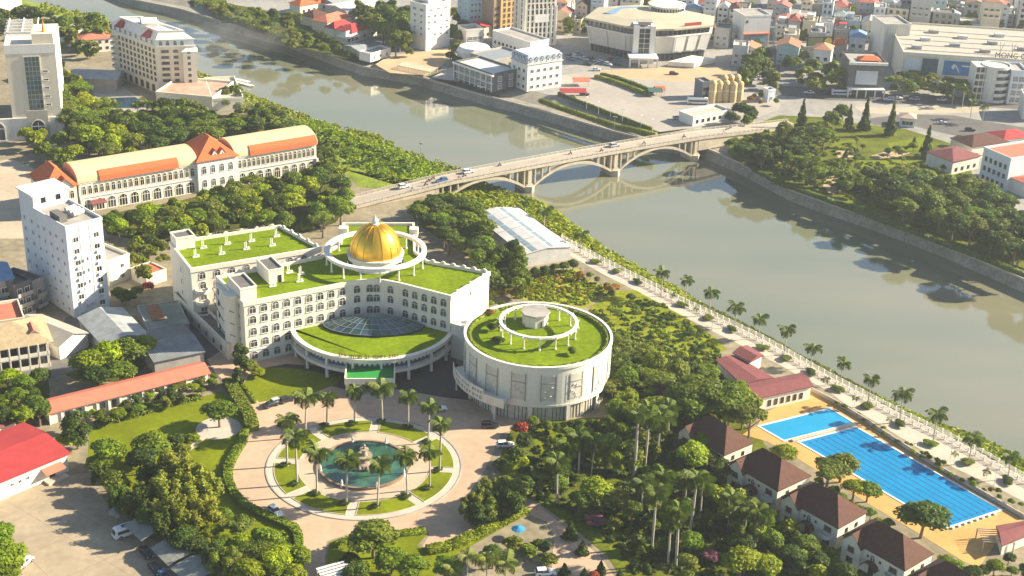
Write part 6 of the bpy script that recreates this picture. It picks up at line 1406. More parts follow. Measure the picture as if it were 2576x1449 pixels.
lamps('along the quay edge of the far square', [(1475,275),(1505,287),(1535,297),(1565,307),(1612,322),(1640,332),(1545,326)], 'street lamps by the far square', .8)

# ------------------------------------------------------------------ the town beyond: rows of narrow houses
roadpolys = [[(1895,235),(1960,214),(2050,222),(2200,235),(2400,243),(2576,258),(2700,270),(2700,310),(2000,250)], [(1900,215),(1870,60),(1862,-30),(1912,-30),(1942,60),(1970,215)], [(1400,235),(1420,120),(1470,70),(1500,70),(1500,150),(1845,150),(1850,215),(1960,250),(1960,330),(1560,330)], [(820,200),(950,110),(1060,140),(1160,110),(1250,240),(1400,320)]]
pal = [('white', (.66, .66, .64)), ('cream', (.66, .58, .44)), ('pale grey', (.46, .46, .45)), ('pale blue', (.44, .54, .60)), ('yellow', (.60, .52, .36)), ('pink', (.56, .46, .41)), ('grey', (.30, .30, .29)), ('turquoise', (.38, .50, .50))]
pm = [mat('town_'+nm_.replace(' ', '_'), c_, var=.14, scale=.2, orand=.12) for nm_, c_ in pal]
rfs = [('red', mat('town_red_roof', (.36, .12, .10), var=.2, orand=.25)), ('orange', mat('town_orange_roof', (.42, .20, .12), var=.2, orand=.25)), ('grey tin', tin), ('brown', brown_tile), ('blue', blue_roof)]
_m = MB(); _m.tube((-.9, 0, 1.2), (.9, 0, 1.2), .6, .6, 10); _m.box(-.7, -.5, 0, -.5, .5, .8); _m.box(.5, -.5, 0, .7, .5, .8); TANK = _m.mesh('water_tank', ltin)
rg = random.Random(21); rows_ = {}; NH = 0
ga = R(-14); gx_, gy_ = Vector((math.cos(ga), math.sin(ga))), Vector((-math.sin(ga), math.cos(ga)))
for r_ in range(19):
    yy = 590+r_*16.5+(6 if r_ % 2 else 0); cx_ = -190.0
    while cx_ < 520:
        fw_d = rg.uniform(5.5, 11.5); p = gx_*(cx_+fw_d/2)+gy_*yy; cx_ += fw_d+(rg.uniform(3, 8) if rg.random() < .22 else rg.uniform(.4, 1.5))
        h = rg.choice([6.4, 6.4, 9.6, 9.6, 12.8, 12.8, 16]) if rg.random() > .1 else 19.2
        if pix(p.x, p.y, 0)[1] > 90: h = min(h, 9.6)
        x_, y_ = pix(p.x, p.y, 0); xt, yt = pix(p.x, p.y, h+2)
        if yt > 250 or y_ < -55 and yt < -8 or yt < -25 or xt < 700 or xt > 2640: continue
        if x_ < 1050 and y_ > 20: continue
        if any(inpoly(x_, y_, q_) for q_ in roadpolys) or inpoly(x_, y_, [(1830,420),(1840,300),(1990,262),(2600,305),(2700,700)]): continue
        Dd = rg.uniform(9.5, 13)
        if any((p.x-a_)**2+(p.y-b_)**2 < (c_*.8+4)**2 for a_, b_, c_ in OCC): continue
        if y_ > 95 and rg.random() < .2: continue
        if y_ > 168 or (x_ > 2190 and y_ > 95) or (x_ < 1560 and y_ > 88): continue
        NH += 1; ci = rg.choices(range(8), [6, 4, 4, 2, 1.3, 1.2, 2.5, .7])[0]; o_ = p-gx_*fw_d/2-gy_*Dd/2
        t = link('town_house', None, None, (o_.x, o_.y, 0), ga+rg.uniform(-.06, .06)); fl_ = int(h/3.2)
        part('wall', box_walls(fw_d, Dd, h), pm[ci], t)
        k = rg.random()
        if k < .52:
            part('parapet', roof_flat(fw_d, Dd, h, ph=.7), pm[ci], t); mb = MB(); mb.box(.3, .3, h, fw_d-.3, Dd-.3, h+.06); part('roof', mb, rg.choice([grey, pale_conc, dgrey]), t); rn_ = 'flat roof'
            if rg.random() < .6:
                for q_ in range(rg.randrange(1, 3)): link('water_tank', TANK, t, (rg.uniform(1, fw_d-1), rg.uniform(1, Dd*.35), h+.06), rg.uniform(0, 3))
            if rg.random() < .6: mb = MB(); a_ = rg.uniform(.5, fw_d-4.5); mb.box(a_, Dd*.4, h+.06, a_+3.4, Dd*.8, h+2.7); part('stair_box', mb, pm[ci], t); mb = MB(); mb.box(a_-.3, Dd*.36, h+2.7, a_+3.7, Dd*.84, h+2.9); part('box_roof', mb, rg.choice([tin, redroof, ltin, grey]), t); rn_ = 'stair box'
        else:
            rn, rm_ = rg.choices(rfs, [4, 4, 4, 2, 1])[0]; rn_ = rn+' roof'
            if rg.random() < .5: part('roof', roof_hip(fw_d, Dd, h, 2.2, .4), rm_, t)
            else: part('roof', roof_gable(fw_d, Dd, h, 1.8, .4, 'y'), [rm_, pm[ci]], t)
        vis_f = [z for z in [1.0+3.2*j for j in range(fl_)] if z > h-9.8]
        win_row(t, rg.choice(['plain', 'white', 'dark', 'blue']), 'F', (fw_d, Dd), 2 if fw_d < 9 else 3, vis_f, min(1.7, fw_d*.22), 1.7, .4)
        if rg.random() < .5: win_row(t, 'plain', 'R' if xt < 1500 else 'L', (fw_d, Dd), 2, vis_f[-1:], 1.2, 1.3, 1.5)
        if rg.random() < .4:
            for z in vis_f[-2:]: mb = MB(); mb.box(.2, -1.0, z-.25, fw_d-.2, 0, z); mb.box(.2, -1.0, z, fw_d-.2, -.9, z+.8); part('balcony', mb, pm[ci], t)
        rows_.setdefault((r_, f'{pal[ci][0]} {["one","two","three","four","five","six","seven"][max(0,fl_-1)]} storey town house, {rn_}'), []).append(t)
for (r_, wd_), l_ in rows_.items():
    l_.sort(key=lambda o: pix(*o.location)[0])
    for i, o in enumerate(l_): tag(o, f'{wd_}, {ORD[r_]} town row'+(f', {ORD[i]} from left' if len(l_) > 1 else ''), 'house', 'town houses beyond the river')
# ------------------------------------------------------------------ trees, palms, hedges
G, DK, Y, OL = 'green', 'dark', 'yellow', 'olive'
# left bank, top left
grove('at the top left corner', [(-40,20),(40,18),(150,55),(280,60),(275,100),(150,95),(90,60),(0,70),(-40,60)], 26, (8, 12), ['round', 'flat'], [G, DK, OL], .62, seed=2)
grove('along the river behind the cream hotel', [(200,30),(275,60),(285,110),(225,130),(150,110)], 12, (7, 11), ['round', 'tall'], [G, OL], .6, seed=3)
grove('between the glass fronted hotel and the cream hotel', [(150,160),(178,178),(215,235),(262,262),(300,330),(345,365),(330,395),(250,380),(195,345),(165,330)], 30, (9, 13), ['round', 'flat'], [G, G, Y, OL], .55, seed=4)
grove('in front of the glass fronted hotel', [(60,330),(110,322),(160,350),(195,380),(160,410),(90,395)], 10, (6, 9), ['round'], [Y, G], .6, seed=5)
grove('in the wood below the cream hotel', [(285,285),(360,280),(460,262),(520,280),(560,290),(640,285),(640,318),(560,335),(490,350),(430,362),(330,365),(300,330)], 40, (8, 13), ['round', 'flat', 'tall'], [DK, G, DK, OL], .55, seed=6)
pal_ = [(300+26*i+rnd.uniform(-8, 8), 330+rnd.uniform(-10, 22)) for i in range(9)]
palms('in the wood below the cream hotel', [(x, y, x-2, y-62) for x, y in pal_], 3.6, 11, 'g', adj='slender palm')
grove('on the bank right of the wood', [(600,285),(650,270),(705,280),(745,300),(735,325),(680,325),(620,320)], 14, (7, 11), ['round', 'flat'], [G, DK, OL], .55, seed=7)
grove('beside the smoke at the terrace corner', [(560,215),(600,225),(625,262),(590,275),(565,260)], 6, (5, 8), ['round'], [OL, G], .6, seed=8)
# between arcade and hotel
grove('in the band between arcade and hotel', [(262,562),(300,535),(380,520),(460,503),(560,480),(640,455),(720,432),(800,415),(862,428),(880,470),(868,520),(845,560),(760,580),(700,553),(600,560),(480,588),(432,598),(400,580),(330,590),(275,585)], 80, (6.5, 10.5), ['round', 'round', 'flat'], [G, G, Y, DK, OL], .52, seed=9)
grove('beside the white tower annex', [(325,605),(400,598),(420,640),(410,690),(345,690),(325,650)], 12, (5, 8), ['round', 'flat'], [G, OL, DK], .55, seed=10)
grove('at the right end of the arcade', [(800,345),(850,370),(870,420),(800,420),(795,380)], 10, (5, 8), ['round'], [G, DK], .55, seed=11)
trees('below the white tower', [(318,745,5,3,'round',DK),(345,730,4,2.4,'round',G),(300,735,5,2.6,'round',G),(372,718,3,2.2,'round','red')])
# behind and right of the dome
grove('behind the dome beside the bridge foot', [(1020,530),(1100,490),(1180,495),(1215,540),(1225,600),(1200,640),(1130,600),(1060,560)], 30, (6, 10), ['round', 'flat'], [DK, DK, G], .52, seed=12)
grove('right of the hotel by the warehouse', [(1195,640),(1260,615),(1320,640),(1330,700),(1290,735),(1235,730),(1215,690)], 16, (6, 9.5), ['round', 'tall'], [G, DK, G], .52, seed=13)
trees('in a clipped row below the warehouse', [(1322+24*i, 688-5*i, 4.2, 2.0, 'round', DK) for i in range(6)], desc='shrub', name='round_shrub', cat='shrub')
grove('between hotel wing and round hall', [(1150,770),(1225,725),(1290,735),(1250,765),(1165,785)], 9, (2.5, 4.5), ['round'], [OL, 'rust', Y], .55, desc='shrub', name='shrub', cat='shrub', seed=14)
grove('along the back edge of the garden plot', [(1455,672),(1500,690),(1560,725),(1545,745),(1490,710),(1460,690)], 8, (2.5, 4), ['round'], ['rust', OL, DK], .6, desc='shrub', name='shrub', cat='shrub', seed=15)
cover('garden_rows', [(1290,750),(1308,718),(1351,684),(1455,680),(1475,704),(1540,730),(1520,745),(1488,758),(1475,770),(1405,762)], 420, (.3, .6), 'yellow', 16, .35)
cover('flower_rows', [(1300,742),(1360,690),(1440,684),(1500,715),(1480,740),(1400,735)], 90, (.3, .5), 'rust', 17, .3)
# right of the round hall
grove('on the slope between hall and promenade', [(1485,775),(1560,735),(1640,745),(1690,785),(1740,825),(1800,870),(1830,905),(1790,935),(1700,900),(1620,860),(1540,850),(1500,810)], 24, (1.6, 3.8), ['round', 'flat'], [G, Y, G, OL, DK], .8, desc='bush', name='bush', cat='bush', seed=18)
grove('in the thicket right of the round hall', [(1545,860),(1620,865),(1700,905),(1790,940),(1845,975),(1905,1010),(1890,1055),(1800,1055),(1720,1030),(1620,1045),(1560,1040),(1535,980)], 46, (5, 10), ['round', 'flat'], [DK, G, OL, G, Y], .52, seed=19)
trees('in the thicket right of the round hall', [(1760,985,12,7,'flat',G),(1830,1010,11,6.5,'flat',G),(1655,990,6,3,'round','pink'),(1560,930,8,3.5,'tall',Y),(1575,1000,7,3.5,'feather',Y),(1870,1045,7,4,'round',Y)], desc='big tree')
cover('slope_cover', [(1490,780),(1640,745),(1800,860),(1840,970),(1910,1015),(1880,1065),(1560,1050),(1535,960),(1545,860)], 700, (.4, .9), 'olive', 20, .4)
# the palm garden
grove('along the foot of the round hall', [(1330,1055),(1400,1062),(1500,1055),(1560,1040),(1620,1055),(1600,1085),(1480,1085),(1360,1075)], 16, (2.5, 5), ['round'], [DK, OL, G], .6, desc='shrub', name='shrub', cat='shrub', seed=21)
trees('at the edge of the drive', [(1310,1075,4,2.2,'round','red'),(1318,1105,5,2.4,'round',DK),(1300,1140,4.5,2.3,'round',DK),(1258,1165,3.2,2.0,'round',DK)])
pg_ = [(a, b, c, b-(b-d)*.86) for a, b, c, d in [(1595,1196,1600,1010),(1622,1180,1612,1030),(1650,1158,1655,1040),(1680,1120,1690,1010),(1625,1110,1640,1015),(1400,1270,1405,1140),(1428,1215,1425,1110),(1455,1200,1462,1090),(1487,1196,1492,1100),(1520,1180,1530,1110),(1445,1180,1440,1080),(1680,1420,1690,1290),(1700,1425,1712,1260),(1735,1345,1700,1180),(1640,1375,1645,1215),(1612,1310,1640,1200),(1870,1365,1875,1270),(1897,1380,1900,1275),(1830,1330,1830,1240),(1760,1310,1765,1200),(1720,1290,1728,1195),(1660,1280,1668,1185)]]
palms('in the garden right of the fountain', pg_, 4.3, 15, 'g', adj='tall garden palm')
grove('in the garden right of the fountain', [(1400,1085),(1560,1075),(1700,1080),(1790,1100),(1830,1200),(1900,1300),(1990,1380),(2060,1449),(1800,1449),(1600,1430),(1500,1300),(1400,1240),(1380,1150)], 48, (3.6, 7.5), ['round', 'flat', 'tall'], [DK, DK, DK, G, OL], .85, seed=22)
trees('in the garden right of the fountain', [(1500,1230,8.5,4.4,'round',Y),(1745,1140,9,4.6,'round',Y),(1770,1115,8,4,'round',G),(1865,1410,9,4.6,'round',Y),(1930,1425,7,3.6,'round',Y),(1545,1160,6,2.8,'tall',Y),(1605,1295,4,1.7,'tall',DK),(1500,1310,2.4,2.5,'flat','pink'),(1790,1395,3,2.2,'round','pink'),(1465,1375,3.4,1.6,'cone',DK),(1435,1330,4.5,1.9,'cone',DK)], desc='garden tree')
grove('in front of the cottages', [(1790,1230),(1850,1240),(1960,1300),(2100,1400),(2150,1449),(2020,1449),(1930,1360),(1850,1310)], 24, (4.5, 7), ['round'], [G, G, Y, DK], .6, seed=23)
cover('garden_undergrowth', [(1330,1070),(1560,1050),(1850,1075),(1830,1200),(1960,1330),(2100,1440),(1600,1449),(1500,1320),(1340,1250),(1290,1150)], 1000, (.4, 1.0), 'dark', 24, .45)
trees('on the pool deck beside the long pool', [(1972,1140,6.5,3.6,'round',Y),(2085,1185,9,5.2,'flat',OL),(2120,1165,9,4.6,'round',OL),(2185,1230,6,3.4,'round',G),(2325,1300,9.5,6.2,'round',DK),(2150,1225,6,3.4,'round',Y)], desc='tree')
grove('behind the cottages along the pool', [(2050,1205),(2090,1215),(2190,1285),(2260,1320),(2240,1345),(2150,1280),(2060,1240)], 10, (2.4, 4.5), ['round'], [Y, G, OL], .6, desc='bush', name='bush', cat='bush', seed=25)
grove('at the lower right corner', [(2360,1400),(2450,1425),(2576,1390),(2600,1449),(2400,1449)], 9, (3, 5), ['round'], [DK, G], .6, desc='bush', name='bush', cat='bush', seed=26)
# bamboo hedge, drive hedges, islands
rs_ = [(1172,1272),(1200,1245),(1240,1228),(1280,1215),(1318,1205),(1325,1235),(1290,1262),(1240,1278),(1195,1295)]
grove('in the bamboo screen right of the ring', rs_, 16, (6, 8), ['feather', 'tall'], [OL, DK, OL], .42, desc='clump', name='bamboo_clump', cat='bamboo', seed=27)
hedge([(1262,1180),(1290,1165),(1322,1160)], 4.5, 1.6, 'bright clipped hedge above the bamboo screen', Y, 28)
hedge([(620,1078),(610,1113),(588,1150),(573,1183),(575,1215),(590,1248),(618,1275),(648,1292),(696,1313),(738,1331),(750,1350),(752,1395),(752,1500)], 2.0, 1.1, 'long clipped hedge curving along the left side of the drive', G, 29)
hedge([(600,962),(620,985),(642,1015)], .9, .8, 'thin low hedge along the lane left of the forecourt lawn', G, 30)
hedge([(1075,1388),(1130,1378),(1190,1352),(1250,1322),(1322,1284)], 3.0, 1.0, 'bright green hedge strip along the exit drive', Y, 31)
hedge([(845,1375),(880,1360),(960,1350),(1070,1338)], 2.0, .8, 'low hedge on the island at the bottom of the drive', Y, 32)
hedge([(575,965),(600,1010),(628,1055),(636,1085)], 3.2, 1.9, 'rusty yellow shrub hedge on the left side of the lane', OL, 33)
trees('at the bottom of the drive', [(938,1352,9,6.2,'round',OL),(985,1405,6.5,4.2,'round',G),(1040,1425,6,4,'round',G),(1120,1425,6,3.8,'flat',G),(880,1410,4,3,'round',DK),(900,1440,5,3.4,'round',DK),(1240,1395,6,3,'round',DK),(1290,1365,4,2.4,'round',OL),(1330,1385,4,2.6,'round',G),(1360,1372,3,2.4,'round',DK),(1420,1430,3,1.5,'cone',DK),(1380,1405,3,2.2,'round',OL)])
palms('at the bottom edge below the exit drive', [(1175,1465,1180,1400),(1225,1470,1228,1405),(1268,1478,1265,1418),(1140,1478,1135,1430)], 3.8, 12, 'p', adj='feathery palm')
trees('beside the red flowers at the bottom edge', [(1470,1440,3,1.2,'cone',DK),(1512,1425,3.6,1.4,'cone',DK),(1496,1446,2.4,1.3,'round','red'),(1560,1444,3,1.4,'cone',DK)], desc='shrub', name='shrub', cat='shrub')
# left garden
trees('in the left garden', [(190,1075,10,3.6,'tall',DK),(268,1130,8.5,4.8,'round',G),(255,1165,6,3.6,'round',G),(385,1118,8.5,5.0,'round',G),(352,1150,8,4.0,'round',DK),(550,1035,7.5,4.6,'round',G),(445,1105,4,2.6,'round',DK),(478,1105,3.4,2.4,'round',G),(462,1130,3,2.2,'round',OL),(160,1110,5,3,'round',Y)])
trees('in the feathery grove of the left garden', [(455,1190,11,5.4,'feather','gold'),(500,1230,11,5.2,'feather','gold'),(425,1235,10,5,'feather',OL),(470,1275,10,5,'feather','gold'),(395,1195,10,4.6,'feather',DK),(520,1290,9,4.4,'feather','gold'),(380,1255,9,4.4,'feather',DK),(430,1295,9,4.4,'feather',OL)])
grove('below the feathery grove at lower left', [(500,1325),(560,1300),(640,1330),(700,1370),(760,1400),(760,1449),(580,1449),(545,1395)], 19, (5.5, 8.5), ['round', 'flat'], [Y, Y, OL, G], .6, seed=34)
grove('between parking lot and left garden', [(235,1180),(310,1200),(400,1285),(500,1345),(570,1415),(545,1430),(470,1375),(390,1318),(300,1270)], 18, (5, 8), ['round', 'feather'], [DK, DK, OL], .55, seed=35)
grove('along the long salmon roofed store', [(150,1075),(230,1035),(350,1000),(460,968),(540,945),(545,970),(470,1000),(370,1025),(270,1048),(190,1080)], 26, (2.2, 4.6), ['round', 'flat', 'tall'], [G, Y, OL, DK], .7, desc='shrub', name='shrub', cat='shrub', seed=36)
cover('flower_bed', [(235,1062),(350,1030),(500,992),(505,1004),(360,1042),(250,1075)], 260, (.3, .8), 'olive', 37, .35)
cover('topiary_bed', [(640,1330),(735,1345),(745,1400),(640,1395)], 160, (.3, .7), 'yellow', 38, .35)
grove('at the left edge above the red roof', [(-20,1020),(60,985),(110,1000),(125,1050),(70,1050),(0,1050)], 9, (6, 9), ['round', 'flat'], [Y, DK, G], .55, seed=39)
trees('at the left edge of the parking lot', [(-4,1350,8,5,'round',G),(8,1400,8,5,'round',G),(4,1440,7,4.6,'round',G)])
trees('in front of the tin sheds', [(225,905,10,5.2,'round',Y),(275,885,10.5,5.4,'round',Y),(318,880,10,5,'round',G),(360,868,8.5,4,'round',Y),(245,940,8,4.6,'round',DK),(300,930,8,4.6,'round',G),(100,945,6,3.4,'round',DK),(60,960,6,3.4,'round',G),(18,950,6.5,4,'round',Y)])
trees('at the front corner of the hotel', [(605,890,8,2.6,'tall',DK),(628,920,3.4,2.8,'round',OL),(650,935,2.6,2,'round',Y),(600,945,5,2,'tall',DK)])
# near river bank ground cover
bz = lambda x, y: -1.2
def bank_poly(i0, i1): return [NB[i] for i in range(i0, i1)]
cover('bank_greenery', [(690,300),(800,300),(900,340),(1000,375),(1100,410),(1120,440),(1000,462),(940,450),(860,410),(770,350)], 2000, (.3, .8), 'bank', 41, .42, lambda x, y: -.6)
cover('bank_shrubbery', [(720,300),(900,350),(1080,420),(960,450),(860,410)], 90, (.8, 1.7), 'green', 42, .6, lambda x, y: -.4)
cover('bank_greenery', [(1200,510),(1280,500),(1360,512),(1425,552),(1470,590),(1500,625),(1430,606),(1380,570),(1300,545),(1225,535)], 800, (.5, 1.5), 'bank', 43, .55, lambda x, y: -.8)
def strip_cover(name, i0, i1, n, col, seed, hr, fr=(.1, .95)):
    rg_ = random.Random(seed); rs = np.random.RandomState(seed); C = []
    for _ in range(n):
        i = rg_.randrange(i0, i1); t = rg_.random(); f = rg_.uniform(*fr); a = nb[i].lerp(nb[i+1], t); b = nw[i].lerp(nw[i+1], t); p = a.lerp(b, f); C.append((p.x, p.y, p.z))
    C = np.array(C); per = 12; hh = rs.uniform(hr[0], hr[1], n); d = rs.normal(0, 1, (n, per, 3)); d[:, :, 2] = np.abs(d[:, :, 2]); d /= np.linalg.norm(d, axis=2)[:, :, None]
    p = C[:, None, :]+d*hh[:, None, None]; v, f = leaf_cards(rs, p.reshape(-1, 3), d.reshape(-1, 3)+np.array([0, 0, .6]), .42); o = link(name, np_mesh(name, v, f, LEAF[col])); o['kind'] = 'stuff'
strip_cover('bank_weeds', 2, 15, 1500, 'bank', 44, (.4, 1.3)); strip_cover('bank_weeds', 15, 24, 1400, 'bank', 45, (.4, 1.2), (.05, .9)); strip_cover('bank_weeds', 24, len(nb)-1, 1700, 'olive', 46, (.3, .9), (.15, .97)); strip_cover('bank_weeds', 31, len(nb)-1, 700, 'bank', 47, (.4, 1.0), (.05, .95))
# promenade: palms, planters, railings, lamps
pr_ = [(1320,550,1318,506),(1368,573,1368,530),(1460,636,1461,590),(1663,745,1668,683),(1724,762,1728,706),(1783,794,1790,736),(1848,824,1851,776),(1908,852,1911,803),(1972,893,1978,830),(2038,926,2043,876),(2112,966,2120,913),(2182,1022,2193,955),(2263,1063,2275,994),(2347,1113,2362,1043),(2435,1166,2452,1105),(2535,1206,2548,1149)]
palms('along the riverside promenade', pr_, 3.5, 13, 'g', adj='slim palm', group='palms along the riverside promenade')
pls = [(1500,661),(1552,685),(1605,712),(1715,770),(1782,803),(1840,832),(1920,878),(1975,905),(2040,940),(2105,983),(2182,1025),(2262,1070),(2342,1120),(2432,1166),(2535,1214)]
o_ = []
for i, (x, y) in enumerate(pls):
    p = P(x, y); o = link('planter_bush', crown('round', ['green', 'olive', 'dark'][i % 3], i % 3), None, p, i, (2.3, 1.7, .7)); o_.append((o, 'low round'))
label_row(o_, 'planter bush', 'on the riverside promenade', 'bush', 'planter bushes on the promenade')
grove('along the pool side of the promenade', [(2080,992),(2200,1062),(2310,1125),(2410,1183),(2576,1265),(2576,1280),(2400,1200),(2300,1145),(2190,1072),(2090,1004)], 30, (1.2, 2.4), ['round'], [Y, OL, G], .8, desc='shrub', name='shrub', cat='shrub', seed=48)
sp2 = [(1690,762),(1750,795),(2075,972),(2150,1020),(2235,1075),(2400,1160),(2480,1205)]
palms('standing low on the promenade', [(x, y, x, y-18) for x, y in sp2], 1.6, 8, 'g', adj='young palm')
def railing(i0, i1, off_, label, name='railing'):
    pts = [Vector((p.x, p.y)) for p in nb[i0:i1]]; o0 = pts[0]; t = thing(name, label, 'railing', (o0.x, o0.y, 0)); seg = []
    acc = 0; posts = []
    for k, z in enumerate((.35, .7, 1.05)):
        mb = MB()
        for a, b in zip(pts[:-1], pts[1:]):
            d = (b-a); nrm = Vector((-d.y, d.x)).normalized()*-off_; c = (a+b)/2+nrm-o0; mb.obox((c.x, c.y), d, d.length+.05, .1, z, z+.09)
        part('rail', mb, white, t)
    for a, b in zip(pts[:-1], pts[1:]):
        d = b-a; nrm = Vector((-d.y, d.x)).normalized()*-off_; k = max(1, int(d.length/2.2))
        for i in range(k): c = a+d*(i/k)+nrm-o0; link('post', RPOST, t, (c.x, c.y, 0), math.atan2(d.y, d.x))
_m = MB(); _m.box(-.14, -.14, 0, .14, .14, 1.25); RPOST = _m.mesh('post', white)
railing(19, len(nb), .3, 'long white three rail balustrade on the river edge of the promenade'); railing(19, len(nb), 2.6, 'second white balustrade behind the first one on the promenade')
lamps('on the riverside promenade', [(1535,672),(1640,735),(1790,832),(1945,900),(2085,972),(2250,1065),(2390,1155),(2500,1222)], 'street lamps on the promenade', .75)
# far bank trees
grove('on the far bank at top centre', [(470,0),(560,5),(660,15),(745,45),(760,85),(740,112),(690,92),(600,60),(500,25)], 38, (7, 11), ['round', 'flat'], [G, DK, OL], .55, seed=51)
grove('between the red bungalows and the white block', [(900,20),(990,15),(1040,50),(1050,110),(1000,112),(960,85),(925,60)], 24, (9, 14), ['round', 'tall'], [G, OL, DK], .52, seed=52)
grove('below the red bungalows on the quay', [(745,75),(800,85),(870,112),(905,135),(880,140),(800,118),(740,100)], 14, (4, 7), ['round'], [G, DK], .6, seed=53)
grove('right of the white block', [(1120,60),(1160,50),(1185,95),(1150,130),(1122,110)], 8, (6, 9), ['round'], [DK, OL], .55, seed=54)
trees('beside the long white block', [(1133,140,6,3.4,'round',DK),(1148,150,5,3,'round',DK),(1345,208,4,2.4,'round',G),(1283,112,5,3,'round',G)])
grove('along the side street', [(1860,140),(1935,130),(1945,200),(1900,215),(1868,195)], 12, (7, 10), ['round', 'tall'], [G, OL, DK], .5, seed=55)
grove('on the left of the corner screen building', [(1955,90),(2005,100),(2030,160),(2110,165),(2125,205),(2050,215),(1985,170)], 16, (7, 11), ['round', 'tall'], [G, Y, DK, OL], .5, seed=56)
grove('around the bridge kiosk', [(1840,270),(1890,268),(1900,300),(1835,308)], 8, (6, 8), ['round'], [G, DK], .5, seed=57)
grove('beside the tan silos', [(1870,240),(1960,225),(1975,255),(1890,262)], 7, (3, 6), ['round'], ['rust', G, OL], .6, seed=58)
grove('in front of the shopping mall', [(2230,170),(2380,205),(2460,205),(2450,250),(2330,235),(2220,225)], 22, (6, 10), ['round', 'flat'], [DK, G, OL], .6, seed=59)
palms('in front of the round banded building', [(2395,262,2400,215),(2420,270,2424,220),(2370,255,2372,212),(2440,300,2442,258),(2470,312,2472,268)], 3.2, 11, 'g', adj='dark street palm')
grove('in the left half of the park', [(1835,362),(1900,345),(1975,325),(2010,335),(2080,292),(2120,300),(2090,340),(2030,365),(2000,400),(1960,400),(1880,385)], 40, (7, 11), ['round', 'flat'], [DK, G, DK, OL], .55, seed=60)
trees('in the park', [(2020,282,13,2.7,'cone',DK),(2180,280,14,2.8,'cone',DK),(2245,293,14,2.8,'cone',DK),(2335,350,13,2.7,'cone',DK),(2138,290,11,2.4,'cone',OL),(1965,350,12,2.2,'tall',OL),(2120,280,10,4,'round',G),(2128,385,4,1.4,'cone',DK),(2300,355,4,1.6,'cone',DK),(2412,350,5,2.6,'round',DK)], desc='park tree')
grove('in the middle of the park', [(1985,395),(2060,390),(2100,410),(2130,440),(2180,420),(2230,430),(2240,470),(2180,480),(2130,480),(2050,440)], 20, (6, 10), ['round', 'flat'], [G, DK, G], .62, seed=61)
grove('in the big park grove at the right edge', [(2225,470),(2260,435),(2340,430),(2430,445),(2470,470),(2560,520),(2620,560),(2620,655),(2560,640),(2480,600),(2380,560),(2280,525)], 48, (9, 13), ['round', 'flat'], [G, DK, OL, DK], .5, seed=62)
grove('between lawns of the park', [(2140,345),(2250,360),(2330,370),(2400,400),(2390,440),(2320,425),(2220,410),(2150,400)], 18, (2, 4.5), ['round'], [Y, G, OL], .8, desc='bush', name='bush', cat='bush', seed=63)
hedge([(1900,430),(1975,468),(2100,512),(2200,550),(2340,602),(2480,655),(2580,695)], 3.0, 1.2, 'dark hedge along the park side of the quay path', DK, 64, dens=9)
cover('park_undergrowth', [(1850,380),(1960,320),(2080,330),(2240,430),(2440,440),(2600,560),(2600,660),(2400,585),(2200,520),(1980,450)], 1300, (.4, 1.0), 'olive', 65, .5)
grove('among the roofs of the town', [(1100,0),(2576,0),(2576,80),(1950,120),(1450,70),(1100,60)], 90, (5, 9), ['round', 'tall'], [G, DK, OL, G], .9, seed=66)

# the 300 trees that show largest stay things; the small far ones are joined into one mass
tl = [o for o in COL.objects if o.parent is None and 'spec' in o and o.name.split('.')[0] == 'tree']
tl.sort(key=lambda o: -float(o['spec'].split(',')[4])*float(o['spec'].split(',')[3])/(Vector(o.location)-Vector((0, 0, H))).length**2)
KEEP = 300; V, Fq, MI, off = [], [], [], 0; cols = list(LEAF)
for o in tl[KEEP:]:
    kd, cl, i, h, r, ba_ = o['spec'].split(','); h, r, ba_ = float(h), float(r), float(ba_); v, f = low_crown(kd, int(i)); a = o.rotation_euler.z
    w_ = v*np.array([r, r, h*(1-ba_)/2]); x_ = w_[:, 0]*math.cos(a)-w_[:, 1]*math.sin(a)+o.location.x; y_ = w_[:, 0]*math.sin(a)+w_[:, 1]*math.cos(a)+o.location.y
    V.append(np.stack([x_, y_, w_[:, 2]+h*ba_+o.location.z], 1)); Fq.append(f+off); off += len(v); MI.append(np.full(len(f), cols.index(cl), np.int32))
    for c_ in list(o.children): bpy.data.objects.remove(c_)
    bpy.data.objects.remove(o)
me = np_mesh('distant_trees', np.concatenate(V), np.concatenate(Fq), LEAF[cols[0]])
for c_ in cols[1:]: me.materials.append(LEAF[c_])
me.polygons.foreach_set('material_index', np.concatenate(MI)); o = link('distant_trees', me); o['kind'] = 'stuff'
for o in COL.objects:
    if 'spec' in o: del o['spec']
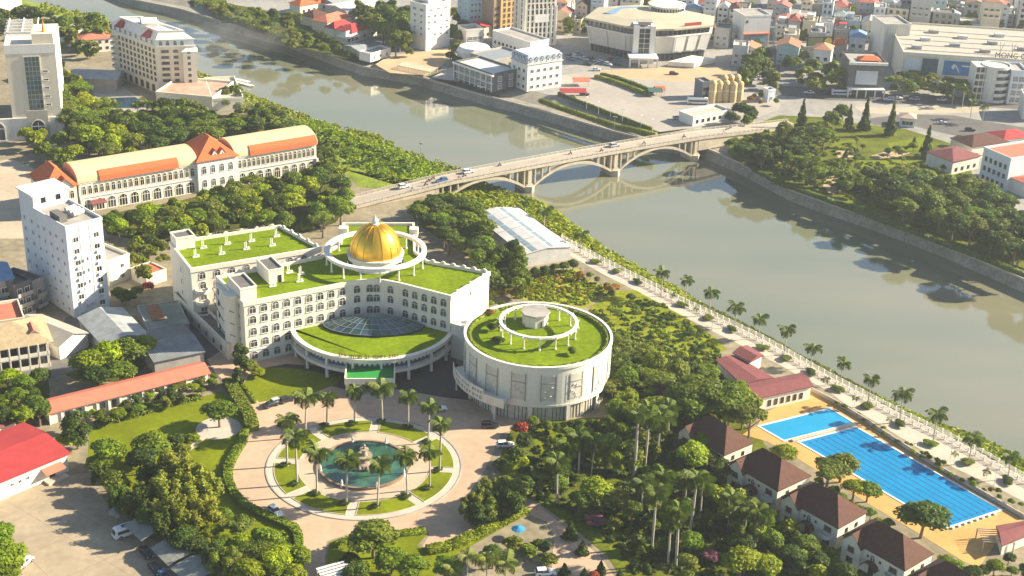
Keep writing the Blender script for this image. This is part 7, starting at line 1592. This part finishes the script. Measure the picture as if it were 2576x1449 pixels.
# ------------------------------------------------------------------ cars, buses, boats, riders
tyre = MB(); tyre.lathe([(.12, -.1), (.33, -.1), (.33, .1), (.12, .1)], 12); TY = tyre.mesh('wheel', black)
tyre = MB(); tyre.lathe([(.0, -.11), (.19, -.11), (.19, .11), (0, .11)], 10); RIM = tyre.mesh('rim', metal)
lampw = mat('headlight_glass', (.75, .75, .7), rough=.2); lampr = mat('tail_light', (.35, .01, .01), rough=.3)
def car_mesh(suv):
    """side profile lofted across the width, narrower at the roof"""
    L_, w_ = (4.6, .90) if suv else (4.5, .88); rh = 1.62 if suv else 1.42
    body = [(-2.25, .35, .98), (-2.3, .6, .98), (-2.2, .92, .96), (-1.9 if suv else -1.75, 1.0, .95), (.75, .98, .95), (1.9, .82, .93), (2.2, .68, .9), (2.25, .4, .92)]
    mb = MB(); n = len(body); vs = [(x, -w_*k, z) for x, z, k in body]+[(x, w_*k, z) for x, z, k in body]
    mb.add(vs, [(i, i+1, n+i+1, n+i) for i in range(n-1)]+[tuple(reversed(range(n))), tuple(range(n, 2*n)), (n-1, 0, n, 2*n-1)])
    b = MB(); x0, x1 = (-2.1, .75) if suv else (-1.7, .7); q0, q1 = (-1.75, .1) if suv else (-1.0, -.1)
    lo = [(x0, -w_*.92), (x1, -w_*.92), (x1, w_*.92), (x0, w_*.92)]; hi = [(q0, -w_*.74), (q1, -w_*.74), (q1, w_*.74), (q0, w_*.74)]
    b.add([(*p, .96) for p in lo]+[(*p, rh-.06) for p in hi], [(i, (i+1) % 4, 4+(i+1) % 4, 4+i) for i in range(4)])
    r = MB(); r.box(q0-.05, -w_*.76, rh-.07, q1+.05, w_*.76, rh)
    for x in (-.55,):
        for s in (-1, 1): r.tube((x, s*w_*.925, .96), (x+.05, s*w_*.75, rh-.05), .05, .05, 4)
    return mb, b, r
CARS = {}
def car(x, y, rz, colname, rgb, label, suv=True, z=.06, pos=None, group='parked and driving cars', name='car'):
    k = (colname, suv)
    p = P(x, y) if pos is None else Vector(pos)
    if k not in CARS:
        t = thing(name, label, 'car', (p.x, p.y, p.z+z), rz, group); m_ = mat('car_paint_'+colname, rgb, rough=.3, var=.02, spec=.6); a, b, c = car_mesh(suv)
        part('body', a, m_, t); part('windows', b, glass_d, t); part('roof', c, m_, t)
        for wx in (-1.4, 1.42):
            for s in (-1, 1): w_ = link('wheel', TY, t, (wx, s*.82, .33)); w_.rotation_euler = (math.pi/2, 0, 0); link('rim', RIM, w_)
        for s in (-1, 1):
            mb = MB(); mb.box(2.2, s*.62-.18, .62, 2.27, s*.62+.18, .76); part('headlight', mb, lampw, t); mb = MB(); mb.box(-2.3, s*.65-.15, .7, -2.26, s*.65+.15, .88); part('tail_light', mb, lampr, t)
        CARS[k] = t; return t
    t = copy_tree(CARS[k]); t.location = (p.x, p.y, p.z+z); t.rotation_euler = (0, 0, rz); return tag(t, label, 'car', group)
W_ = ('white', (.75, .75, .74)); S_ = ('silver', (.45, .47, .5)); B_k = ('black', (.02, .02, .025)); Bl = ('blue', (.05, .14, .3)); Rd = ('red', (.4, .03, .03))
car(1271, 1124, R(8), *W_, 'white car parked on the drive right of the fountain ring')
car(693, 1292, R(-48), *W_, 'white car beside the hedge at the lower left of the ring')
car(683, 1022, R(40), *B_k, 'black car parked by the forecourt lawn', False); car(700, 1014, R(40), *S_, 'silver car parked between two black cars by the forecourt lawn'); car(722, 1010, R(40), *B_k, 'black car in the shade right of the silver car')
car(1233, 1075, R(2), *B_k, 'black car in the shade right of the fountain ring'); car(1103, 1033, R(15), *W_, 'white car in the shade behind the rightmost back palm')
car(62, 1420, R(70), *W_, 'white car at the left edge of the parking lot'); car(392, 1437, R(-52), *B_k, 'black car under the second carport', False); car(415, 1455, R(-52), *Bl, 'blue car under the carport at the bottom edge', False); car(368, 1396, R(-52), *B_k, 'black car in front of the first carport')
car(1372, 1446, R(10), *W_, 'white car at the bottom edge on the exit drive')
def bus(x, y, rz, label, L_=6.6, h=2.5, rgb=(.7, .7, .7), nm='white', cat='bus'):
    p = P(x, y); t = thing('bus', label, cat, (p.x, p.y, .05), rz, 'buses and vans'); m_ = mat('bus_paint_'+nm, rgb, rough=.35, var=.03)
    mb = MB(); pr = [(-L_/2, .4), (L_/2, .4), (L_/2, 1.2), (L_/2-.35, h-.25), (L_/2-.8, h), (-L_/2+.1, h), (-L_/2, h-.2)]; n = len(pr)
    mb.add([(x_, -1.02, z_) for x_, z_ in pr]+[(x_, 1.02, z_) for x_, z_ in pr], [(i, (i+1) % n, n+(i+1) % n, n+i) for i in range(n)]+[tuple(reversed(range(n))), tuple(range(n, 2*n))]); part('body', mb, m_, t)
    for s in (-1, 1):
        mb = MB(); mb.box(-L_/2+.4, s*1.03-.01, 1.3, L_/2-.7, s*1.03+.01, 2.05); part('side_windows', mb, glass_d, t)
    mb = MB(); mb.add([(L_/2+.01, -.9, 1.25), (L_/2+.01, .9, 1.25), (L_/2-.32, .85, h-.3), (L_/2-.32, -.85, h-.3)], [(0, 1, 2, 3)]); part('windscreen', mb, glass_d, t)
    mb = MB(); mb.box(-L_/2+1, -.5, h, L_/2-2, .5, h+.15); part('roof_hatch', mb, glass_b, t)
    for wx in (-L_/2+1.3, L_/2-1.3):
        for s in (-1, 1): w_ = link('wheel', TY, t, (wx, s*.95, .42), None, (1.3, 1.3, 1.3)); w_.rotation_euler = (math.pi/2, 0, 0); link('rim', RIM, w_)
bus(322, 1345, R(-142), 'white minibus parked beside the first carport'); bus(1755, 262, R(2), 'long white bus standing beside the tan silos', 9.5, 3); bus(2116, 240, R(4), 'white bus on the road below the white screen', 9, 2.8); bus(1215, 222, R(-30), 'small white van below the glazed restaurant', 5, 2.2)
ba = math.atan2(bax.y, bax.x)
for u, yy, c_, rev, lab in ((bu(1003,473,1)[0], 1.5, W_, 0, 'white car on the left end of the bridge'), (bu(1105,452,dz)[0], -1.4, Bl, 1, 'blue car on the bridge above the near bank'), (bu(1168,430,dz)[0], 1.6, W_, 0, 'white car on the bridge above the first arch'), (bu(1535,366,dz)[0], 1.4, S_, 0, 'silver car on the bridge over the second arch')):
    car(0, 0, ba+(math.pi if rev else 0), *c_, lab, True, 0, on_bridge(u, yy))
for i, (x, y, c_, lab) in enumerate([(2235,253,W_,'white car on the upper road below the mall'),(2258,250,W_,'white car close behind another on the upper road'),(2300,252,S_,'silver car on the upper road in the middle'),(2370,254,W_,'white car at the right on the upper road'),(2080,237,B_k,'black car on the road near the side street'),(2035,236,W_,'white car at the left end of the upper road'),(2440,330,B_k,'black car on the lower road'),(2370,312,S_,'silver car on the lower road'),(1695,188,B_k,'dark car alone on the orange square'),(1470,240,B_k,'dark car alone on the grey square'),(1705,300,S_,'silver car near the bridge kiosk'),(1500,178,W_,'white car at the corner of the orange square')]):
    car(x, y, R(rnd.choice([3, 6, 183])), *c_, lab, i % 2 == 0)
rg = random.Random(5); l_ = []
for i in range(26):
    x, y = rg.uniform(1425, 1560), rg.uniform(128, 166)
    if not inpoly(x, y, [(1420,150),(1440,128),(1500,132),(1570,160),(1560,172),(1470,172)]): continue
    c_ = rg.choice([W_, S_, B_k, Bl, Rd, W_]); o = car(x, y, R(rg.choice([-35, -38, 55])), *c_, 'x', rg.random() < .5); l_.append((o, c_[0]))
label_row(l_, 'car', 'parked left of the market hall', 'car', 'cars parked left of the market hall')
rg = random.Random(9); l_ = []
for i in range(14):
    x, y = rg.uniform(1895, 1950), rg.uniform(150, 215); c_ = rg.choice([W_, S_, B_k]); o = car(x, y, R(95+rg.uniform(-20, 20)), *c_, 'x', True); l_.append((o, c_[0]))
label_row(l_, 'car', 'in the side street', 'car', 'cars in the side street')
# motorbikes with riders
def bike_mesh():
    mb = MB()
    for x in (-.6, .6): mb.lathe([(0.0, -.06), (.3, -.06), (.3, .06), (0, .06)], 10)
    o = MB()
    for x in (-.62, .62):
        vs = [(x+.3*math.cos(a), s*.06, .3+.3*math.sin(a)) for s in (-1, 1) for a in [2*math.pi*i/10 for i in range(10)]]; o.add(vs, [tuple(range(10)), tuple(reversed(range(10, 20)))]+[(i, 10+i, 10+(i+1) % 10, (i+1) % 10) for i in range(10)])
    o.tube((-.6, 0, .5), (.45, 0, .62), .16, .14, 6); o.tube((.45, 0, .6), (.6, 0, .32), .05); o.tube((.42, -.3, 1.0), (.42, .3, 1.0), .03); o.tube((.45, 0, .6), (.4, 0, 1.0), .05); return o
BK = bike_mesh().mesh('motorbike', dark_metal)
def rider_mesh():
    me = bpy.data.meshes.new('person'); V = [(0,0,.75),(-.02,0,1.05),(.03,0,1.32),(.05,0,1.42),(.06,0,1.6),(.02,.2,1.3),(.2,.28,1.12),(.4,.26,1.02),(.02,-.2,1.3),(.2,-.28,1.12),(.4,-.26,1.02),(.1,.12,.72),(.42,.16,.68),(.3,.16,.3),(.42,.16,.24),(.1,-.12,.72),(.42,-.16,.68),(.3,-.16,.3),(.42,-.16,.24)]
    Ed = [(0,1),(1,2),(2,3),(3,4),(2,5),(5,6),(6,7),(2,8),(8,9),(9,10),(0,11),(11,12),(12,13),(13,14),(0,15),(15,16),(16,17),(17,18)]
    me.from_pydata(V, Ed, []); o = bpy.data.objects.new('person', me); COL.objects.link(o); md = o.modifiers.new('s', 'SKIN'); rad = [.16,.15,.17,.06,.12,.07,.05,.04,.07,.05,.04,.1,.08,.05,.05,.1,.08,.05,.05]
    for i, r_ in enumerate(rad): me.skin_vertices[0].data[i].radius = (r_, r_)
    me.skin_vertices[0].data[0].use_root = True; o.modifiers.new('u', 'SUBSURF').levels = 1
    dg = bpy.context.evaluated_depsgraph_get(); m2 = bpy.data.meshes.new_from_object(o.evaluated_get(dg)); bpy.data.objects.remove(o); return m2
RM = rider_mesh(); RMS = []
for nm_, c_ in (('dark', (.05, .05, .07)), ('red', (.35, .05, .05)), ('pale', (.5, .5, .48)), ('blue', (.06, .12, .3))):
    q = RM.copy(); q.materials.clear(); q.materials.append(mat('clothes_'+nm_, c_)); RMS.append((nm_, q))
rg = random.Random(12); bk, pe = [], []
for i in range(15):
    u = rg.uniform(x0_+20, Lb+20); yy = rg.choice([-2.6, -1.2, 1.3, 2.5]); p = on_bridge(u, yy); a_ = ba+(math.pi if yy < 0 else 0)
    o = link('motorbike', BK, None, p, a_); nm_, q = RMS[i % 4]; r_ = link('person', q, None, p, a_); bk.append((o, 'dark')); pe.append((r_, nm_+' clothed'))
label_row(bk, 'motorbike', 'on the bridge', 'motorbike', 'motorbikes on the bridge'); label_row(pe, 'person riding', 'on the bridge', 'person', 'riders on the bridge')
# bits in the water and on the lot
mb = MB(); mb.add([(-6, -1.2, .5), (6, -1.2, .5), (7.5, 0, .7), (6, 1.2, .5), (-6, 1.2, .5), (-5.5, -.8, -.2), (5.5, -.8, -.2), (6.5, 0, -.2), (5.5, .8, -.2), (-5.5, .8, -.2)], [(0, 1, 2, 3, 4), (0, 5, 6, 1), (1, 6, 7, 2), (2, 7, 8, 3), (3, 8, 9, 4), (4, 9, 5, 0)]); BOAT = mb
pB = P(610, 212, ZW); t = thing('river_boat', 'long pale covered boat moored at the near bank below the river hotel', 'boat', pB, R(-32)); part('hull', BOAT, stucco, t); mb = MB(); mb.box(-4, -1, 1.8, 4, 1, 1.95); part('canopy', mb, white, t)
for x in (-3.8, 3.8):
    for y in (-.9, .9): mb = MB(); mb.tube((x, y, .5), (x, y, 1.8), .05); part('post', mb, metal, t)
p_ = P(1058, 388, ZW); mb = MB(); mb.tube((0, 0, -1), (0, 0, 4.5), .12, .1); mb.box(-.5, -.4, 4.3, .6, .4, 5.0); single('river_post', mb, metal, 'thin marker post standing in the water left of the bridge', 'post', None, p_)
mb = MB(); mb.lathe([(1.6, 2.3), (.05, 3.0)], 10); mb.tube((0, 0, 0), (0, 0, 2.6), .06); single('parasol', mb, mat('parasol_blue', (.03, .22, .42)), 'blue parasol in the garden below the exit drive', 'parasol', None, P(1303, 1352))
t = thing('garden_canopy', 'white slatted canopy at the bottom edge beside the drive', 'canopy', P(850, 1462), R(30))
for i in range(5): mb = MB(); mb.box(-4, -2+.9*i, 2.6+.1*i, 4, -1.4+.9*i, 2.75+.1*i); part('slat', mb, white, t)
for x in (-3.8, 3.8):
    for y in (-1.9, 2): mb = MB(); mb.tube((x, y, 0), (x, y, 2.7), .07); part('post', mb, white, t)
